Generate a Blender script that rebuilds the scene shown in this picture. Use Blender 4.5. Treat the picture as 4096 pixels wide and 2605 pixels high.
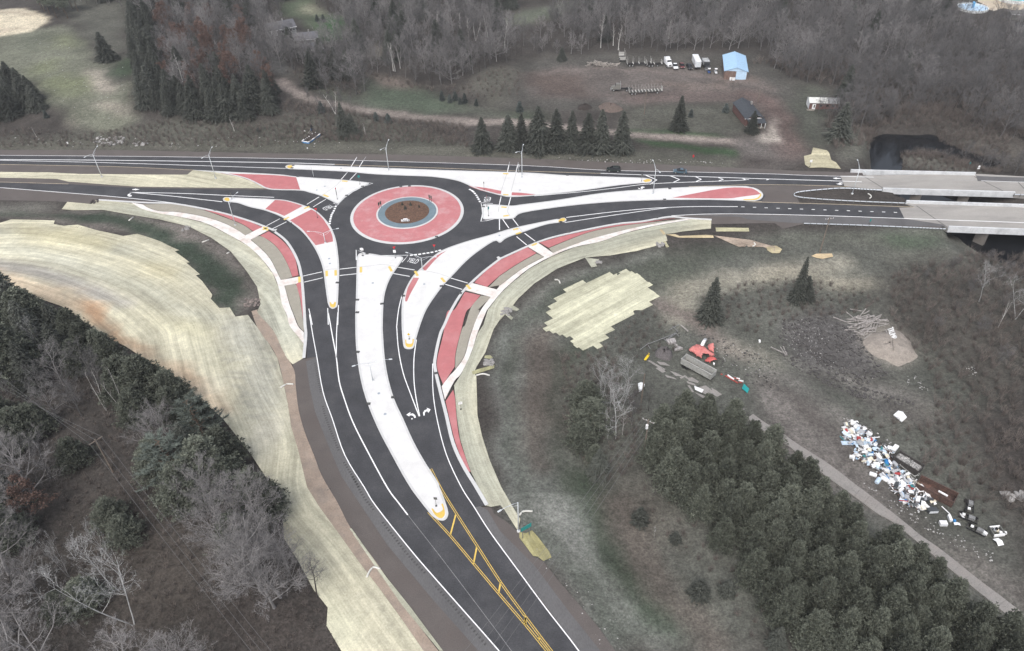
import bpy, bmesh, math, random, re
import numpy as np
from mathutils import Vector, Matrix, Quaternion
from mathutils.geometry import tessellate_polygon

sc = bpy.context.scene
COL = sc.collection
for o in list(bpy.data.objects): bpy.data.objects.remove(o)

# ------------------------------------------------------------------ camera
HC, FPX, PITCH, ROLL = 122.0, 2987.8, math.radians(39.516), math.radians(-1.5707)
cp_, sp_, cr_, sr_ = math.cos(PITCH), math.sin(PITCH), math.cos(ROLL), math.sin(ROLL)
FW = np.array([0, cp_, -sp_]); RT = np.array([1.0, 0, 0]); UP = np.array([0, sp_, cp_])
RT2 = cr_*RT + sr_*UP; UP2 = -sr_*RT + cr_*UP
cam = bpy.data.cameras.new('drone_camera'); cam.sensor_width = 36.0; cam.lens = FPX/4096*36
cam.clip_start = 1.0; cam.clip_end = 6000
camo = bpy.data.objects.new('drone_camera', cam); COL.objects.link(camo)
M = Matrix.Identity(4)
for i in range(3):
    M[i][0] = RT2[i]; M[i][1] = UP2[i]; M[i][2] = -FW[i]
M[2][3] = HC
camo.matrix_world = M
sc.camera = camo

# ------------------------------------------------------------------ sky, sun, exposure
world = bpy.data.worlds.new('World'); sc.world = world; world.use_nodes = True
nt = world.node_tree; nt.nodes.clear()
sky = nt.nodes.new('ShaderNodeTexSky'); sky.sky_type = 'NISHITA'; sky.sun_disc = False
SUN_EL, SUN_AZ = math.radians(55), math.radians(200)
sky.sun_elevation = SUN_EL; sky.sun_rotation = SUN_AZ
sky.air_density = 1.0; sky.dust_density = 4.0; sky.ozone_density = 1.0
hs = nt.nodes.new('ShaderNodeHueSaturation'); hs.inputs['Saturation'].default_value = 0.46
bg = nt.nodes.new('ShaderNodeBackground'); bg.inputs[1].default_value = 0.15
wo = nt.nodes.new('ShaderNodeOutputWorld')
nt.links.new(sky.outputs[0], hs.inputs['Color']); nt.links.new(hs.outputs[0], bg.inputs[0]); nt.links.new(bg.outputs[0], wo.inputs[0])
sun = bpy.data.lights.new('sun', 'SUN'); sun.energy = 1.2; sun.angle = math.radians(35); sun.color = (1.0, 0.99, 0.98)
suno = bpy.data.objects.new('sun', sun); COL.objects.link(suno)
sd = Vector((math.sin(SUN_AZ)*math.cos(SUN_EL), math.cos(SUN_AZ)*math.cos(SUN_EL), math.sin(SUN_EL)))
suno.rotation_euler = sd.to_track_quat('Z', 'Y').to_euler()
sc.view_settings.view_transform = 'Standard'; sc.view_settings.look = 'None'
sc.view_settings.gamma = 1.0; sc.view_settings.use_curve_mapping = False
sc.view_settings.exposure = 0.58
sc.cycles.max_bounces = 5; sc.cycles.diffuse_bounces = 2; sc.cycles.glossy_bounces = 2; sc.cycles.transmission_bounces = 2
sc.cycles.transparent_max_bounces = 4

# ------------------------------------------------------------------ photo survey -> metres on the ground
TS = 4096/1100*2406/4096
TILES = {}
for r, (ky, keys) in enumerate(((0, 'abcd'), (600, 'ABCD'), (1250, 'EFGI'), (1905, 'JKLM'))):
    for kx, k in zip((0, 1000, 2000, 2996), keys): TILES[k] = (kx, ky, 2.18727)
TILES.update(z1=(1180, 460, 11.775), z2=(2480, 180, 4.378), z3=(2300, 180, 6.02), z4=(2940, 380, 5.4727), z5=(3340, 1660, 5.1024),
             z6=(3560, 1880, 4.4925), z7=(2560, 1280, 4.7833), z8=(3300, 1240, 5.7333), y5=(3780, 0, 7.62), y6=(1040, 60, 6.378),
             y1=(1380, 960, 5.4727), w1=(0, 1000, 0.9536), S=(0, 0, 1.0))
def P(s):
    out = []; t = TILES['S']; turn = False
    for tok in s.split():
        if ',' in tok:
            x, y = tok.split(','); q = (t[0]+float(x)/t[2], t[1]+float(y)/t[2])
            if turn and len(out) > 1:      # survey tiles overlap: drop a point that would double back where they change
                a, b = np.subtract(out[-1], out[-2]), np.subtract(q, out[-1])
                if a@b < -.3*np.linalg.norm(a)*np.linalg.norm(b): out.pop()
            out.append(q); turn = False
        else: turn = t is not TILES['S']; t = TILES[tok]
    return out
def ray(uv, z=0.0):
    uv = np.asarray(uv, float)
    d = FW + ((uv[:, 0:1]-2048)/FPX)*RT2 - ((uv[:, 1:2]-1302.5)/FPX)*UP2
    t = (np.asarray(z, float)-HC)/d[:, 2]
    return d[:, :2]*t[:, None]
def project(p):
    p = np.asarray(p, float).reshape(-1, 3) - np.array([0, 0, HC])
    z = p@FW
    return np.stack([2048+FPX*(p@RT2)/z, 1302.5-FPX*(p@UP2)/z], 1)
def smooth(pts, n=5):
    """Catmull-Rom through open polyline"""
    p = np.asarray(pts, float)
    if len(p) < 3: return p
    e = np.vstack([2*p[0]-p[1], p, 2*p[-1]-p[-2]]); out = []
    t = np.linspace(0, 1, n, endpoint=False)[:, None]
    for i in range(1, len(e)-2):
        a, b, c, d = e[i-1], e[i], e[i+1], e[i+2]
        out.append(0.5*(2*b+(c-a)*t+(2*a-5*b+4*c-d)*t*t+(3*b-a-3*c+d)*t**3))
    return np.vstack(out+[p[-1:]])
def W(s, z=0.0, n=0):
    """survey string -> world xy; '|' splits runs that are smoothed separately"""
    runs = [P(x) for x in (s.split('|') if isinstance(s, str) else [s])] if isinstance(s, str) else [s]
    if isinstance(s, str):
        runs = []; t = 'S'
        for part in s.split('|'):
            toks = part.split()
            if toks and ',' in toks[0]: part = t+' '+part
            for k in toks:
                if ',' not in k: t = k
            runs.append(P(part))
    return np.vstack([ray(smooth(r, n) if n and len(r) > 2 else r, z) for r in runs])

# ------------------------------------------------------------------ terrain height and soil colour fields
GX0, GX1, GY0, GY1, GS = -380.0, 380.0, 20.0, 560.0, 1.0
gxs = np.arange(GX0, GX1+.5*GS, GS); gys = np.arange(GY0, GY1+.5*GS, GS)
GXX, GYY = np.meshgrid(gxs, gys)
def inside(poly, X, Y):
    poly = np.asarray(poly); res = np.zeros(X.shape, bool)
    x0, y0 = poly.min(0); x1, y1 = poly.max(0)
    m = (X >= x0) & (X <= x1) & (Y >= y0) & (Y <= y1)
    if not m.any(): return res
    xs, ys = X[m], Y[m]; r = np.zeros(xs.shape, bool); j = len(poly)-1
    for i in range(len(poly)):
        xi, yi = poly[i]; xj, yj = poly[j]
        if yi != yj:
            c = (yi > ys) != (yj > ys)
            r ^= c & (xs < (xj-xi)*(ys-yi)/(yj-yi)+xi)
        j = i
    res[m] = r
    return res
def blur(a, r, it=2):
    r = int(round(r))
    if r < 1: return a
    k = 2*r+1
    for _ in range(it):
        for ax in (0, 1):
            p = np.pad(a, [(r+1, r) if i == ax else (0, 0) for i in range(2)], mode='edge')
            c = np.cumsum(p, ax)
            a = (np.take(c, range(k, c.shape[ax]), ax)-np.take(c, range(0, c.shape[ax]-k), ax))/k
    return a
rs = np.random.RandomState(7)
def vnoise(X, Y, s, seed):
    r = np.random.RandomState(seed).rand(257, 257)
    x = X/s+1000.3; y = Y/s+1000.7
    xi = np.floor(x).astype(int); yi = np.floor(y).astype(int); fx = x-xi; fy = y-yi
    fx = fx*fx*(3-2*fx); fy = fy*fy*(3-2*fy); xi %= 256; yi %= 256
    return (r[yi, xi]*(1-fx)+r[yi, xi+1]*fx)*(1-fy)+(r[yi+1, xi]*(1-fx)+r[yi+1, xi+1]*fx)*fy
WX = (vnoise(GXX, GYY, 7, 1)-.5)*5+(vnoise(GXX, GYY, 2.2, 2)-.5)*2
WY = (vnoise(GXX, GYY, 7, 3)-.5)*5+(vnoise(GXX, GYY, 2.2, 4)-.5)*2

# road-side outlines used more than once
N_SHOULDER_TOP = 'A -200,-12 0,-2 1200,5 2400,30 B 1200,40 2400,75 C 900,105 1700,140 2400,172 D 400,182 870,195'
N_EDGE = 'A -200,43 0,48 1200,58 2400,75 B 1000,95 2400,138 C 900,178 1700,195 2400,212 D 400,220 800,232'
FLAT = [W('A -200,-20 1200,-5 2400,20 B 1200,30 2400,65 C 900,95 1700,130 2400,165 D 400,175 1000,185 1300,350 1480,470 1740,690 1100,745 300,735 '
          'C 2400,640 1900,700 1450,745 1200,880 740,945 300,1170 0,1480 F 2230,0 2060,350 1985,700 2030,1080 2200,1531 L 170,370 450,700 700,1130 1100,1600 1500,2300 '
          'K 1700,1800 1690,1531 1100,760 700,270 F 460,1100 370,600 340,440 60,0 A 2280,1350 2250,1200 2020,890 1650,670 1100,560 640,530 -200,500')]
HT = [  # outline on the photograph, level (m)
    ('a -300,1180 700,1180 1300,1040 2000,1090 2600,1090 2400,300 2400,-200 -300,-300', 5.0),
    ('b 100,1060 500,900 1000,900 1000,-200 0,-200', 3.0),
    ('A -300,1050 300,1250 540,1370 E 900,200 1400,560 1950,930 2350,1480 K 300,600 700,1300 1200,2300 J -400,2000 -400,0', 4.0),
    ('A -300,700 480,650 850,720 1200,760 1570,900 1850,1300 E 2100,200 2250,700 1900,900 1300,560 900,200 A 540,1370 300,1250 -300,1050', 2.5),
    ('A 300,560 900,560 1400,640 1850,790 2100,1000 2200,1300 2100,1440 1900,1380 1570,880 1100,700', -1.3),
    ('C 1500,900 2400,820 D 1700,760 2700,1100 I 2700,400 M 2700,1531 2000,1900 0,1900 L 1300,1531 800,600 G 700,1200 500,300 C 300,1500 900,1100', -2.0),
    ('c 100,600 1000,560 1900,480 2406,700 d 200,700 500,1200 C 2100,60 1100,-60 0,-100 B 800,-100 b 900,800 1900,800', -0.8),
]
VALLEY = [(W('D 1010,190 1300,350 1490,462 1745,690 1840,760 2100,880 2500,1050 3200,900 2900,700 2500,500 2230,370 1960,225 1800,160 1400,100'), -6.0),
          (W('d 1020,1150 1150,1120 1400,1130 1650,1120 1850,1220 2000,1290 2250,1340 2600,1400 2700,1531 2500,1600 1960,1560 1060,1560', -5), -4.9),
          (W('d 1045,1225 1150,1180 1400,1190 1600,1180 1760,1270 1900,1335 2150,1390 2500,1430 2500,1520 2050,1490 1900,1430 1750,1395 1550,1345 1330,1352 1300,1420 1310,1600 1050,1600', -6), -7.6),
          (W('d 1990,880 2150,900 2300,980 2500,1080 2500,1180 2300,1090 2150,990', -2), -2.2)]
g2x = gxs[::2]; g2y = gys[::2]; X2, Y2 = np.meshgrid(g2x, g2y)
Hh = np.zeros(X2.shape)
for s, lv in HT: Hh[inside(W(s), X2, Y2)] = lv
Hh = blur(Hh, 5, 3)
flat = np.zeros(X2.shape)
for p in FLAT: flat[inside(p, X2, Y2)] = 1
vmask = np.zeros(X2.shape)
for p, lv in VALLEY[:1]: vmask[inside(p, X2, Y2)] = 1
flat[vmask > 0] = 0
wf = np.clip(blur(flat, 3, 2)*2, 0, 1); wf = np.where(flat > 0, 1, wf*wf)
Hh = Hh*(1-wf)
Hh += (vnoise(X2, Y2, 30, 8)-.5)*1.2*(1-wf)+(vnoise(X2, Y2, 9, 9)-.5)*.5*(1-wf)
vm = np.zeros(X2.shape); vl = np.zeros(X2.shape)
for p, lv in VALLEY:
    m = inside(p, X2, Y2).astype(float); mb = blur(m, 1 if lv < -7 else 2, 1 if lv < -7 else 2)
    lim = np.maximum(mb-np.where((flat > 0) & (m == 0), mb*.7, 0), 0)
    Hh = Hh*(1-lim)+lv*lim
def hgt(x, y):
    x = (np.asarray(x, float)-GX0)/(2*GS); y = (np.asarray(y, float)-GY0)/(2*GS)
    x = np.clip(x, 0, Hh.shape[1]-1.001); y = np.clip(y, 0, Hh.shape[0]-1.001)
    xi = x.astype(int); yi = y.astype(int); fx = x-xi; fy = y-yi
    return (Hh[yi, xi]*(1-fx)+Hh[yi, xi+1]*fx)*(1-fy)+(Hh[yi+1, xi]*(1-fx)+Hh[yi+1, xi+1]*fx)*fy
def ground(uv):
    """pixels -> points on the terrain"""
    uv = np.asarray(uv, float).reshape(-1, 2); z = np.zeros(len(uv))
    for _ in range(8):
        p = ray(uv, z); z = .5*z+.5*hgt(p[:, 0], p[:, 1])
    return np.column_stack([p, hgt(p[:, 0], p[:, 1])])
def G(s): return ground(P(s))
def G1(s): return Vector(ground(P(s))[0])
def hsolve(base, top):
    """height (m) of an upright whose foot and tip are seen at these pixels"""
    b = ground([base])[0]; best = min(np.arange(.2, 40, .1), key=lambda h: np.linalg.norm(project([b[0], b[1], b[2]+h])[0]-np.asarray(top)))
    return float(best)
def strip_poly(s, w, n=4):
    p = G(s)[:, :2] if isinstance(s, str) else s
    p = smooth(p, n); d = np.gradient(p, axis=0); d /= np.linalg.norm(d, axis=1)[:, None]+1e-9
    nrm = np.stack([-d[:, 1], d[:, 0]], 1)
    w = np.interp(np.linspace(0, 1, len(p)), np.linspace(0, 1, len(np.atleast_1d(w))), np.atleast_1d(w))[:, None]/2 if np.ndim(w) else w/2
    return np.vstack([p+nrm*w, (p-nrm*w)[::-1]])

BROWN = (.062, .053, .048)
SOIL = np.empty(GXX.shape+(3,)); SOIL[:] = BROWN
def paint(shape, col, soft=1.5, warp=1.0, amt=1.0):
    poly = shape if not isinstance(shape, str) else G(shape)[:, :2]
    m = inside(poly, GXX+WX*warp, GYY+WY*warp).astype(float)
    m = blur(m, soft, 2)*amt
    SOIL[:] = SOIL*(1-m[..., None])+np.array(col)*m[..., None]
def track(s, w, col, soft=1, warp=.3, amt=1.0): paint(strip_poly(s, w), col, soft, warp, amt)
OLIVE = (.078, .076, .062); GREYG = (.088, .087, .076); TAN = (.125, .112, .085); DIRT = (.108, .09, .082); GREEN = (.042, .078, .036)
# north verge, fields and yard
paint('a -200,1230 700,1150 1500,1050 2400,1080 b 300,1000 1000,1000 1900,1250 c 300,1340 1200,1300 2100,1350 2100,1480 1000,1440 0,1420 b 1200,1360 0,1340 a 1200,1320 -200,1310', OLIVE, 2)
paint('a -200,1255 2400,1235 b 600,1235 1200,1260 2400,1330 c 600,1370 1500,1390 2080,1420 2080,1470 900,1425 0,1400 b 1200,1350 0,1330 a 0,1310', (.105, .1, .08), 2, .6, .7)
paint('a -200,330 250,250 500,230 700,300 850,480 1000,600 1100,760 1160,1000 1220,1090 900,1140 580,1090 400,900 300,700 -200,600', (.122, .125, .09), 2, 2)
for s in ('a 350,700 600,650 800,700 750,850 500,800', 'a 500,330 750,300 700,420 560,420', 'a 300,560 500,500 600,600 400,640'):
    paint(s, (.15, .168, .075), 3, 2.5, .6)
for s in ('a 760,600 950,620 1020,760 900,860 780,760', 'a 820,900 1050,920 1150,1040 960,1000', 'a 590,1040 640,1020 700,1110 600,1100'):
    paint(s, (.235, .2, .165), 2, 1, .9)
paint('a 180,330 420,260 430,400 250,480 100,420', (.09, .1, .07), 4, 2, .6)
paint('a 560,0 1180,0 1100,300 1180,640 1080,720 980,600 850,400 700,290', (.085, .083, .068), 3, 2)
paint('a 980,560 1190,480 1190,640 1060,680', GREEN, 2, 1, .7)
paint('a -300,85 350,92 425,200 200,300 -300,380', (.36, .31, .22), 1, .8)
for s in ('a -300,110 350,115 350,135 -300,140', 'a -300,300 100,240 300,225 100,280 -300,340'): paint(s, (.22, .17, .13), 1, 1, .5)
paint('b 240,20 560,10 620,120 820,150 820,360 600,390 450,160 300,150', (.075, .095, .058), 2, 1)
paint('b 600,170 800,160 800,350 620,370', (.034, .09, .028), 1.5, 1)
paint('b 420,60 600,30 600,130 470,150', (.2, .19, .13), 3, 1, .8)
paint('b 160,330 300,420 360,660 240,680 120,500', (.085, .082, .08), 2, 1)
paint('b 300,620 520,700 1000,860 1000,680 1200,700 1650,870 2406,960 c 100,980 450,960 0,1060 b 2300,1060 1500,980 800,900', (.082, .088, .068), 3, 1)
paint('b 1040,700 1350,760 1700,890 2000,950 1600,1000 1050,920', (.062, .083, .055), 3, 1.5, .8)
paint('b 1900,640 2406,560 c 250,560 200,800 100,950 b 2300,960 2000,900', (.09, .085, .07), 3, 2)
paint('b 1020,640 1300,690 1450,760 1500,800 1200,740 1040,690', (.12, .095, .08), 2, 1)
paint('b 1050,420 1250,400 1250,520 1080,500', (.17, .15, .115), 3, 2, .8)
paint('c -100,200 300,90 600,0 800,-30 700,60 350,180 120,210', (.1, .11, .08), 3, 2)
paint('c 100,560 300,480 1000,470 1900,470 2250,480 2406,560 d 400,700 500,800 480,900 200,1000 C 2050,60 c 2000,900 1100,900 100,1000', (.08, .074, .066), 3, 2)
paint('c 200,640 500,580 1000,575 1500,590 1950,640 2300,680 2406,760 d 150,850 c 2300,880 1700,850 1000,900 400,870 250,820 180,760', DIRT, 2, 1)
paint('c 220,680 400,620 800,680 780,820 450,870 250,800', (.098, .07, .06), 3, 2, .8)
for s in ('c 1280,710 1600,720 1900,740 2150,800 1800,760 1400,740', 'c 1450,770 1750,775 1900,790 1600,790', 'c 1900,680 2200,690 2300,730 2000,730'):
    paint(s, (.17, .125, .105), 2, 1, .7)
paint('c 1100,900 2100,900 2200,1120 2080,1210 1100,1130', (.085, .083, .068), 3, 1)
paint('c 1100,1120 1500,1150 1900,1170 2080,1220 2060,1240 1600,1200 1120,1150', (.036, .076, .03), 1, .6, .9)
paint('c 1150,1210 1600,1260 2000,1310 2100,1350 2060,1380 1700,1320 1200,1240', (.036, .076, .03), 1, .6, .9)
paint('c 0,1010 60,940 250,960 450,1030 300,1100 0,1080', (.06, .08, .05), 3, 1, .6)
track('b 270,690 350,770 480,850 700,920 1000,965 1500,1030 2000,1075 2406,1090 c 0,1070 600,1120 1200,1180 1700,1215 2200,1250 2500,1290', 5.5, (.19, .155, .138), 1, .3)
track('b 350,770 480,850 700,920 1000,965 1500,1030 2000,1075 2406,1090', 1.4, (.095, .085, .07), 1, .2, .6)
paint('c 2100,1180 2250,1170 2406,1160 d 150,1240 320,1240 520,1290 480,1380 C 2500,170 2100,150 c 2100,1350', (.11, .095, .088), 2, .6)
track('c 1100,880 1700,840 2300,900 d 80,880 200,960 280,1080 330,1250 400,1400', 10, (.108, .08, .073), 2, .4)
track('d -100,800 100,850 250,950 330,1080 400,1220 470,1330', 6, (.115, .078, .07), 1.5, .4, .95)
paint('d 60,1180 150,1170 220,1010 240,1080 300,1260 80,1250', (.26, .225, .195), 1, .4)
paint('d -50,1380 200,1380 450,1400 480,1470 C 2100,160', (.055, .045, .041), 2, 1)
paint('d 440,740 700,760 650,1100 740,1330 520,1290 420,1050 400,900', (.072, .076, .06), 3, 1)
paint('d 950,1150 1060,1150 1050,1300 1060,1480 820,1480 800,1300', (.1, .098, .082), 2, 1)
paint('d 1330,1350 1560,1340 1750,1390 2000,1450 2050,1530 1300,1500', (.105, .1, .085), 2, 1)
paint('d 1500,1130 1800,1100 2406,1300 2406,1390 1900,1330 1700,1200', (.098, .09, .076), 3, 2, .7)
# south-east: embankment, dump, lane
paint('C 1500,900 2400,800 D 1700,740 1850,700 2200,900 2406,930 I 2406,500 1900,900 M 2406,700 2406,1531 L 2406,1531 1100,1531 450,700 G 0,1300 C 100,1400 800,1000', (.088, .089, .076), 3, 1)
paint('D -100,760 300,720 900,730 1740,730 1720,790 1400,845 800,830 300,850', (.095, .097, .08), 1, .5)
paint('D 1150,770 1500,760 1700,750 1650,800 1400,840 1150,810', (.036, .075, .036), 1.5, 1, .9)
paint('C 1600,830 2100,860 2250,900 1800,900', (.045, .065, .042), 2, 1, .7)
paint('C 1400,900 1900,880 1900,1100 1500,1250 1380,1200 1250,1060 1150,1020', (.068, .075, .057), 3, 2, .8)
track('G 1530,120 C 1560,1400 1560,1300 1700,1200 2000,1150 2406,1060 D 200,1080 500,1010 900,1000', [8, 9, 8, 7, 6, 5], (.22, .2, .155), 1.5, .8, .8)
track('D 0,1130 300,1080 600,1130 900,1170 1150,1180', 6, (.225, .2, .15), 1.5, 1, .85)
paint('D 1100,900 2000,930 2100,960 1300,980', (.12, .112, .088), 3, 2, .5)
track('C 1330,1300 1500,1420 G 1650,60 1850,200 2000,300 2200,400', 4.5, (.14, .112, .1), 1, .5, .95)
paint('G 1980,200 2200,280 2406,420 2406,520 2100,380', (.19, .175, .14), 2, 1.5, .7)
paint('I 300,60 700,40 950,200 1100,420 1250,520 1000,640 600,600 300,420 250,250', (.1, .092, .09), 2, 2)
paint('I 800,960 920,960 1150,1150 1280,1300 1420,1480 M 1500,80 1620,250 1500,330 1250,150 I 900,1350', (.05, .046, .044), 1.5, .6, .9)  # dark gaps under the junk heap, painted into the ground colour
paint('I 600,560 1000,660 1500,760 1900,1000 1850,1000 1400,830 900,720', (.18, .155, .14), 2, 2, .7)
paint('I 980,230 1100,120 1250,90 1400,140 1480,330 1500,400 1330,490 1200,430 1020,330', (.225, .195, .165), 1.5, .6)
paint('G 2200,700 I 0,500 400,700 700,880 900,1100 1200,1531 M 1400,450 2406,1000 2406,1230 1300,430 0,-200 G 2300,1000', (.132, .117, .108), 2, .6)
paint('M 1700,560 1850,680 2050,800 2406,1010 2406,1120 1900,800', (.16, .14, .125), 2, .6, .6)
paint('I 1500,300 2000,450 2200,600 1800,700 1500,480', (.062, .068, .055), 4, 2, .6)
paint('D 1200,1050 2406,950 I 2406,900 2000,700 1500,200 1200,50', (.06, .052, .045), 4, 2, .8)
# wide grass slope between the road and the pines
paint('F 2100,100 G 200,30 350,200 100,600 30,1000 L 100,300 480,700 1010,1531 1700,1531 1000,800 700,300 500,0 G 300,1200 350,700 500,300', (.112, .117, .102), 2.5, 1.2)
paint('G 250,200 620,300 560,900 600,1100 750,1531 L 200,-50 G 150,900', (.09, .073, .061), 2.5, 1.5, .85)
paint('G 600,300 850,330 640,500 560,700 550,900 520,700', (.04, .06, .036), 2, 1, .8)
paint('L 150,0 600,50 800,500 1150,900 1300,1300 1100,1400 700,800 300,400', (.155, .157, .143), 5, 3, .8)
track('L 640,-20 780,200 930,450 1050,700 1200,950 1350,1200 1500,1500', 5, (.034, .056, .03), 1.5, 1.2, .9)
paint('L 1150,800 1250,1000 1220,1100 1160,950', (.15, .13, .095), 2, 1, .7)
paint('G 1250,1350 L 1300,100 1450,200 1700,500 1500,600 1250,450 950,150 800,0', (.085, .068, .055), 4, 2, .7)
track('L 1150,500 1300,720 1600,1000 1900,1230', 1.4, (.15, .135, .11), 1, .4, .6)
# mown and wheel-worn bands that follow the road curve
for s, w, c, a in (('C 1450,900 900,1050 500,1180 200,1420 G 60,200 -60,450', 3, (.13, .13, .115), .8), ('C 1250,1000 700,1150 350,1380 G 200,50 60,300 0,600', 2.5, (.05, .062, .045), .8), ('G 120,150 20,500 20,900 L 130,100 330,500 700,1000 1050,1500', 3, (.15, .152, .14), .7), ('G 200,250 90,600 90,1000 L 230,150 420,500 760,980 1150,1531', 2, (.055, .066, .048), .7),
                ('G 330,150 180,500 150,900 230,1350 L 400,300 700,750', 2, (.14, .138, .125), .7), ('G 430,150 300,500 290,1000 360,1400', 5, (.1, .082, .07), .8), ('G 560,350 470,700 500,1100 600,1400 L 700,150', 2.5, (.06, .066, .05), .8), ('L 950,150 1150,480 1350,850 1700,1250 1900,1531', 6, (.098, .078, .066), .7), ('L 250,330 600,850 1050,1450', 2, (.06, .068, .052), .6), ('L 500,200 800,700 1150,1200 1500,1600', 2.5, (.16, .16, .146), .6)):
    track(s, w, c, 1, .6, a)
for s, w, c, a in (('I 350,250 600,350 900,500 1200,560', 2.5, (.07, .064, .061), .8), ('I 300,420 600,560 1000,680 1500,780', 2.5, (.16, .145, .135), .6), ('I 400,560 800,700 1300,850 1900,1050', 2, (.085, .075, .07), .8), ('I 100,480 500,700 800,950 1000,1250 1300,1531', 3, (.165, .148, .137), .6), ('I 60,560 400,780 700,1050 900,1350 M 1300,250 1900,700 2406,1080', 2, (.09, .077, .07), .8), ('c 300,800 800,850 1500,830 2200,860', 2.5, (.085, .066, .06), .8), ('c 330,640 800,600 1500,640 2100,720 2406,800', 2.5, (.15, .118, .106), .7), ('c 260,720 330,640 500,600', 2, (.07, .056, .05), .8)):
    track(s, w, c, 1, .8, a)
# left ditch with its new grass
paint('A -200,560 0,545 500,540 900,520 1200,580 1650,665 1850,780 2020,890 2150,1050 2280,1300 2060,1460 1900,1380 1750,1100 1570,880 1200,740 850,700 480,640 0,600', (.13, .112, .1), 1, .4)
paint('A -200,590 0,535 500,560 900,560 1300,650 1700,810 1960,960 2110,1150 2140,1430 2030,1420 1900,1370 1860,1250 1650,980 1400,790 1150,720 900,640 600,590 0,580', (.046, .064, .044), 1, .8)
paint('A -200,480 500,490 500,520 -200,540', (.15, .145, .125), 1.5, .6)
# under the trees on the left
paint('J 900,0 1700,600 2406,1531 1200,1531 700,600', (.068, .054, .042), 6, 4, .7)
paint('K 800,1480 600,1200 300,700 J 2000,900 2300,1600', (.058, .047, .042), 3, 2)
SOIL[:] = (SOIL*.6+SOIL.mean(-1, keepdims=True)*.4*np.array([.99, 1.01, .98]))*1.06
SOIL[:] = .088*(np.maximum(SOIL, .005)/.088)**1.32
SOIL *= (1+(vnoise(GXX, GYY, 12, 21)-.5)*.35+(vnoise(GXX, GYY, 4, 22)-.5)*.3)[..., None]
def soil_at(x, y, F=None):
    F = SOIL if F is None else F
    xi = np.clip(np.round((np.asarray(x)-GX0)/GS).astype(int), 0, F.shape[1]-1); yi = np.clip(np.round((np.asarray(y)-GY0)/GS).astype(int), 0, F.shape[0]-1)
    return F[yi, xi]

# ------------------------------------------------------------------ materials
MATS = {}
def mat(name, col=(.5, .5, .5), rough=.85, var=.25, scale=1.5, fine=12.0, bump=0.0, metal=0.0, attr=None, obj=False, lay=None, dirt=None, dscale=.6, damt=.5, spec=.3, stretch=None, rnd=0.0):
    if name in MATS: return MATS[name]
    m = bpy.data.materials.new(name); m.use_nodes = True; t = m.node_tree; n = t.nodes; L = t.links.new
    b = n['Principled BSDF']; b.inputs['Roughness'].default_value = rough; b.inputs['Metallic'].default_value = metal
    b.inputs['Specular IOR Level'].default_value = spec
    tc = n.new('ShaderNodeTexCoord'); ge = n.new('ShaderNodeNewGeometry')
    co = tc.outputs['Object'] if obj else ge.outputs['Position']
    if stretch:
        mp = n.new('ShaderNodeMapping'); mp.inputs['Scale'].default_value = stretch; L(co, mp.inputs[0]); co = mp.outputs[0]
    def noise(s, d=3, r=.6):
        k = n.new('ShaderNodeTexNoise'); k.inputs['Scale'].default_value = s; k.inputs['Detail'].default_value = d; k.inputs['Roughness'].default_value = r
        L(co, k.inputs['Vector']); return k.outputs['Fac']
    def rng(x, a, c, lo=.3, hi=.7):
        k = n.new('ShaderNodeMapRange'); k.inputs[1].default_value = lo; k.inputs[2].default_value = hi; k.inputs[3].default_value = a; k.inputs[4].default_value = c; k.clamp = True
        L(x, k.inputs[0]); return k.outputs[0]
    if attr:
        a = n.new('ShaderNodeAttribute'); a.attribute_name = attr; base = a.outputs['Color']
    else:
        a = n.new('ShaderNodeRGB'); a.outputs[0].default_value = (*col, 1); base = a.outputs[0]
    if dirt:
        mx = n.new('ShaderNodeMix'); mx.data_type = 'RGBA'; mx.inputs['B'].default_value = (*dirt, 1)
        L(rng(noise(dscale, 5, .7), 0, damt, .48, .72), mx.inputs['Factor']); L(base, mx.inputs['A']); base = mx.outputs['Result']
    if lay:          # streaks that run along the laid strips
        la = n.new('ShaderNodeAttribute'); la.attribute_name = 'lay'; fs_ = []
        for sx, sy, a_ in lay:
            mp_ = n.new('ShaderNodeMapping'); mp_.inputs['Scale'].default_value = (sx, sy, 1); L(la.outputs['Vector'], mp_.inputs[0])
            k = n.new('ShaderNodeTexNoise'); k.inputs['Scale'].default_value = 1.0; k.inputs['Detail'].default_value = 3; L(mp_.outputs[0], k.inputs['Vector'])
            sc_ = n.new('ShaderNodeVectorMath'); sc_.operation = 'SCALE'; L(base, sc_.inputs[0]); L(rng(k.outputs['Fac'], 1-a_, 1+a_, .35, .65), sc_.inputs['Scale']); base = sc_.outputs[0]
    if rnd:          # each plant a little lighter or darker than its neighbour
        oi = n.new('ShaderNodeObjectInfo'); sr = n.new('ShaderNodeVectorMath'); sr.operation = 'SCALE'; L(base, sr.inputs[0]); L(rng(oi.outputs['Random'], 1-rnd, 1+rnd, 0, 1), sr.inputs['Scale']); base = sr.outputs[0]
    f1 = noise(scale, 4, .65); f2 = noise(fine, 2, .6)
    v = n.new('ShaderNodeMath'); v.operation = 'MULTIPLY'; L(rng(f1, 1-var, 1+var), v.inputs[0]); L(rng(f2, 1-var, 1+var), v.inputs[1])
    ml = n.new('ShaderNodeVectorMath'); ml.operation = 'SCALE'; L(base, ml.inputs[0]); L(v.outputs[0], ml.inputs['Scale'])
    L(ml.outputs[0], b.inputs['Base Color'])
    if bump:
        bp = n.new('ShaderNodeBump'); bp.inputs['Strength'].default_value = 1.0; bp.inputs['Distance'].default_value = bump
        L(f2, bp.inputs['Height']); L(bp.outputs[0], b.inputs['Normal'])
    MATS[name] = m; return m
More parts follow.
